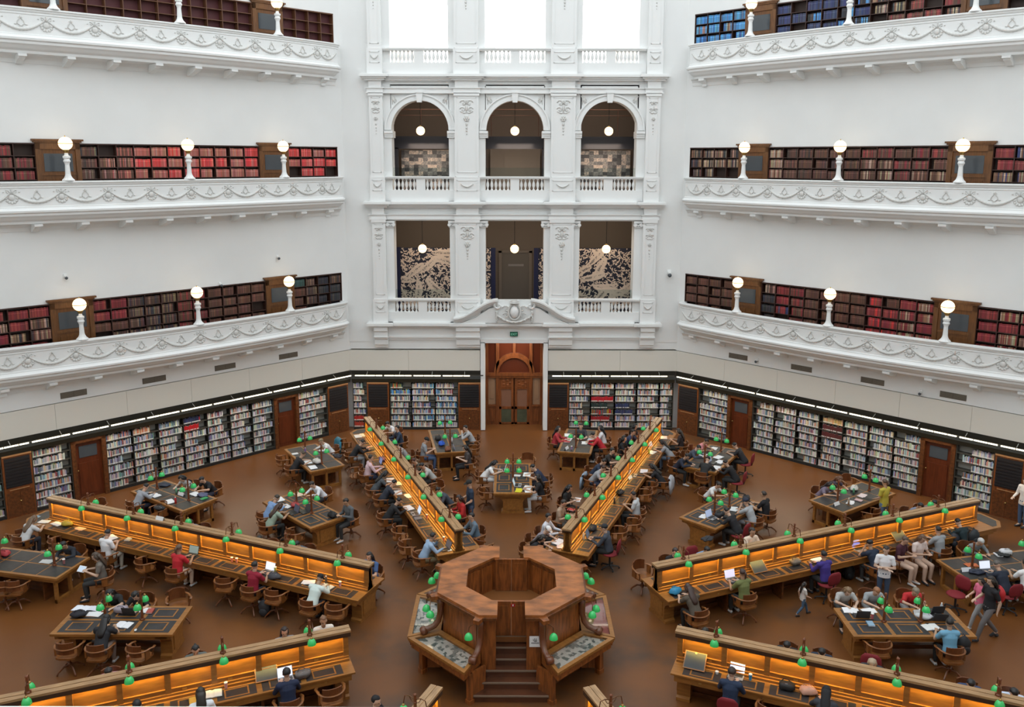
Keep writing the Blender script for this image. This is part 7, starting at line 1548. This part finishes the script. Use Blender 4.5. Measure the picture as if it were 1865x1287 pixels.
# ------------------------------------------------------------------ things on the desks
silver = mat('silver_plastic', (.35, .35, .36), .35, metal=.4)
def place_item(k, x, y, z, faz, c, label):
    rz = -rad(faz); r_ = random.Random(int(x*100)+int(y*37)); rz += r_.uniform(-.3, .3) if k not in ('lid', 'laptop') else r_.uniform(-.12, .12); ct = cmat('item', c, .65); top = .797 if z == .79 else z; z = top
    if k == 'paper':
        t = thing('paper_sheets', label, 'paper', (x, y, z), rz); b = MB()
        b.box(-.15, .15, -.105, .105, 0, .004); obj('sheet', b, ct, t)
        b = MB(); b.M = Matrix.Rotation(.25, 4, 'Z'); b.box(-.10, .20, -.12, .09, .004, .008); obj('sheet', b, ct, t)
    elif k == 'openbook':
        t = thing('open_book', label, 'book', (x, y, z), rz)
        for sx in (-1, 1):
            b = MB(); b.prism([(0, .004), (sx*.05, .022), (sx*.12, .018), (sx*.19, .010), (sx*.19, .003), (0, .001)][::-sx], -.13, .13, 'y'); obj('page_block', b, ct, t)
        b = MB(); b.box(-.2, .2, -.137, .137, 0, .003); obj('cover', b, cmat('item', tuple(q*.3 for q in c), .6), t)
    elif k == 'book':
        t = thing('closed_book', label, 'book', (x, y, z), rz); b = MB(); b.box(-.08, .08, -.115, .115, 0, .005); b.box(-.08, .08, -.115, .115, .023, .028); b.box(-.08, -.075, -.115, .115, 0, .028); obj('cover', b, ct, t)
        b = MB(); b.box(-.075, .077, -.11, .11, .005, .023); obj('page_block', b, paper, t)
    elif k in ('laptop', 'tablet'):
        t = thing('laptop' if k == 'laptop' else 'tablet', label, 'laptop' if k == 'laptop' else 'tablet', (x, y, z), rz); body = cmat('case', (.32, .32, .33) if sum(c) > .5 else (.04, .04, .045), .35)
        if k == 'laptop':
            b = MB(); b.box(-.165, .165, -.12, .11, 0, .016); q = obj('keyboard_base', b, body, t); b = MB(); b.box(-.14, .14, -.02, .09, .016, .018); b.box(-.05, .05, -.10, -.04, .016, .0175); obj('keys', b, dkm, q)
            b = MB(); b.M = Matrix.Translation((0, .11, .016)) @ Matrix.Rotation(-rad(18), 4, 'X'); b.box(-.165, .165, 0, .008, 0, .22); s_ = obj('screen_lid', b, body, t)
            b = MB(); b.M = Matrix.Translation((0, .11, .016)) @ Matrix.Rotation(-rad(18), 4, 'X'); b.box(-.155, .155, -.002, 0, .012, .21); obj('display', b, mat('display_%d' % (int(c[0]*99)*100+int(c[2]*99)), c, .3, emit=c, es=.9), s_)
        else:
            b = MB(); b.M = Matrix.Rotation(-rad(50), 4, 'X'); b.box(-.12, .12, -.004, .004, -.09, .09); obj('frame', b, paper, t)
            b = MB(); b.M = Matrix.Rotation(-rad(50), 4, 'X'); b.box(-.105, .105, -.006, -.004, -.075, .075); obj('display', b, mat('tab_disp', c, .3, emit=c, es=.6), t)
    elif k == 'bag':
        t = thing('bag', label, 'bag', (x, y, z), rz); rr = random.Random(int(x*50)); ph = rr.random()*6
        b = MB(); b.ball((0, 0, .075), (.19, .13, .085), 14, 8, lambda d: 1+.10*math.sin(4*math.atan2(d[1], d[0])+ph)+.08*math.sin(5*d[2]+ph)+.05*math.sin(9*d[0])); b.v = [(p[0], p[1], max(p[2], 0)) for p in b.v]; obj('body', b, ct, t, smooth=True)
        b = MB(); b.tube([(-.12, .02, .12), (-.07, .05, .19), (.03, .05, .19), (.10, .03, .13)], .009, 6); obj('strap', b, cmat('item', tuple(q*.5 for q in c), .7), t)
        b = MB(); b.tube([(-.14, -.04, .125), (0, -.06, .15), (.14, -.04, .125)], .005, 5); obj('zip', b, silver, t)
    elif k == 'pack':
        t = thing('backpack', label, 'bag', (x, y, z), rz); b = MB(); b.ball((0, 0, .23), (.17, .12, .235), 14, 10, lambda d: 1+.06*math.sin(6*d[2])); b.v = [(p[0], p[1], max(p[2], 0)) for p in b.v]; obj('body', b, ct, t, smooth=True)
        b = MB(); b.ball((0, -.10, .14), (.12, .05, .11), 10, 6); obj('front_pocket', b, ct, t, smooth=True)
        for sx in (-1, 1): b = MB(); b.tube([(sx*.08, .09, .42), (sx*.09, .15, .28), (sx*.10, .11, .08)], (.022), 6); obj('shoulder_strap', b, cmat('item', (.03, .03, .03), .7), t)
        b = MB(); b.tube([(-.03, .04, .45), (0, .05, .50), (.03, .04, .45)], .008, 5); obj('handle', b, dkm, t)
    elif k == 'cup':
        small = 'tiny' in label or 'mouse' in label; h = .05 if small else .13
        t = thing('computer_mouse' if 'mouse' in label else 'cup', label, 'mouse' if 'mouse' in label else 'cup', (x, y, z), rz); b = MB()
        if 'mouse' in label: b.ball((0, 0, .012), (.032, .05, .022), 10, 6); b.v = [(p[0], p[1], max(p[2], 0)) for p in b.v]; obj('shell', b, ct, t, smooth=True); b = MB(); b.tube([(0, .01, .034), (0, .03, .031)], .005, 6); obj('wheel', b, dkm, t)
        else:
            b.lathe([(0, 0), (.028, 0), (.038, h), (.0, h)], n=12); obj('body', b, ct, t, smooth=False); b = MB(); b.lathe([(.040, h-.002), (.040, h+.01), (.03, h+.016), (0, h+.016)], n=12); obj('lid', b, paper if not small else ct, t)
    elif k == 'bottle':
        t = thing('bottle', label, 'bottle', (x, y, z), rz); b = MB(); b.lathe([(0, 0), (.034, 0), (.034, .14), (.028, .17), (.014, .19), (.014, .20)], n=12); obj('body', b, ct, t, smooth=True); b = MB(); b.lathe([(.018, .195), (.018, .22), (0, .222)], n=10); obj('cap', b, paper, t)
    elif k == 'tent':
        t = thing('tent_card', label, 'sign', (x, y, z), rz); b = MB()
        b.prism([(-.05, 0), (-.046, 0), (0, .10), (.046, 0), (.05, 0), (0, .107)], -.14, .14, 'x'); t2 = obj('folded_card', b, ct, t)
    elif k == 'lid':
        t = thing('raised_desk_lid', label, 'desk lid', (x, y, z), -rad(faz)); Mx = Matrix.Translation((0, -.05, .01)) @ Matrix.Rotation(rad(38), 4, 'X')
        b = MB(); b.M = Mx; frame_rect(b, -.24, .24, 0, .40, 0, .018, .02); obj('frame', b, wooddesk, t); b = MB(); b.M = Mx; b.box(-.22, .22, .02, .38, 0, .016); obj('leather_panel', b, mat('lid_leather', (.045, .055, .062), .6), t)
        b = MB(); b.M = Mx; b.box(-.02, .02, .35, .39, .016, .022); obj('brass_latch', b, brass, t)
        b = MB(); b.tube([(.2, -.03, 0), (.2, .21, .20)], .008, 5); b.tube([(.2, .21, .2), (.2, .22, 0)], .006, 5); obj('prop', b, brass, t)
    elif k == 'jacket':
        t = thing('hung_jacket', label, 'clothing', (x, y, z), -rad(faz)); b = MB()
        b.tube([(0, -.30, -.45), (0, -.31, -.25), (0, -.30, 0), (0, -.27, .12), (0, -.22, .14), (0, -.18, .05)], [(.20, .02), (.24, .03), (.25, .035), (.23, .03), (.2, .03), (.18, .02)], 12); obj('cloth', b, ct, t, smooth=True)
        for sx in (-1, 1): b = MB(); b.tube([(sx*.22, -.28, .05), (sx*.27, -.30, -.15), (sx*.25, -.31, -.40)], [.05, .045, .035], 8); obj('sleeve', b, ct, t, smooth=True)
    elif k == 'coat':
        t = thing('folded_cloth', label, 'clothing', (x, y, z), rz); b = MB(); rr = random.Random(int(y*50)); ph = rr.random()*6
        b.ball((0, 0, .035), (.22, .15, .05), 18, 8, lambda d: 1+.14*math.sin(5*math.atan2(d[1], d[0])+ph)+.06*math.sin(11*d[0]+ph)); b.v = [(p[0], p[1], max(p[2], 0)) for p in b.v]; obj('cloth', b, ct, t, smooth=True)
        b = MB(); b.tube([(-.15, -.05, .07), (0, -.02, .085), (.16, .05, .065)], [(.03, .012)]*3, 8); obj('sleeve', b, ct, t, smooth=True)
for it in DATA_ITEMS: place_item(*it)
for x, y, z, faz, c, label in DATA_WORN:
    place_item('pack', x, y, z, faz, c, label)
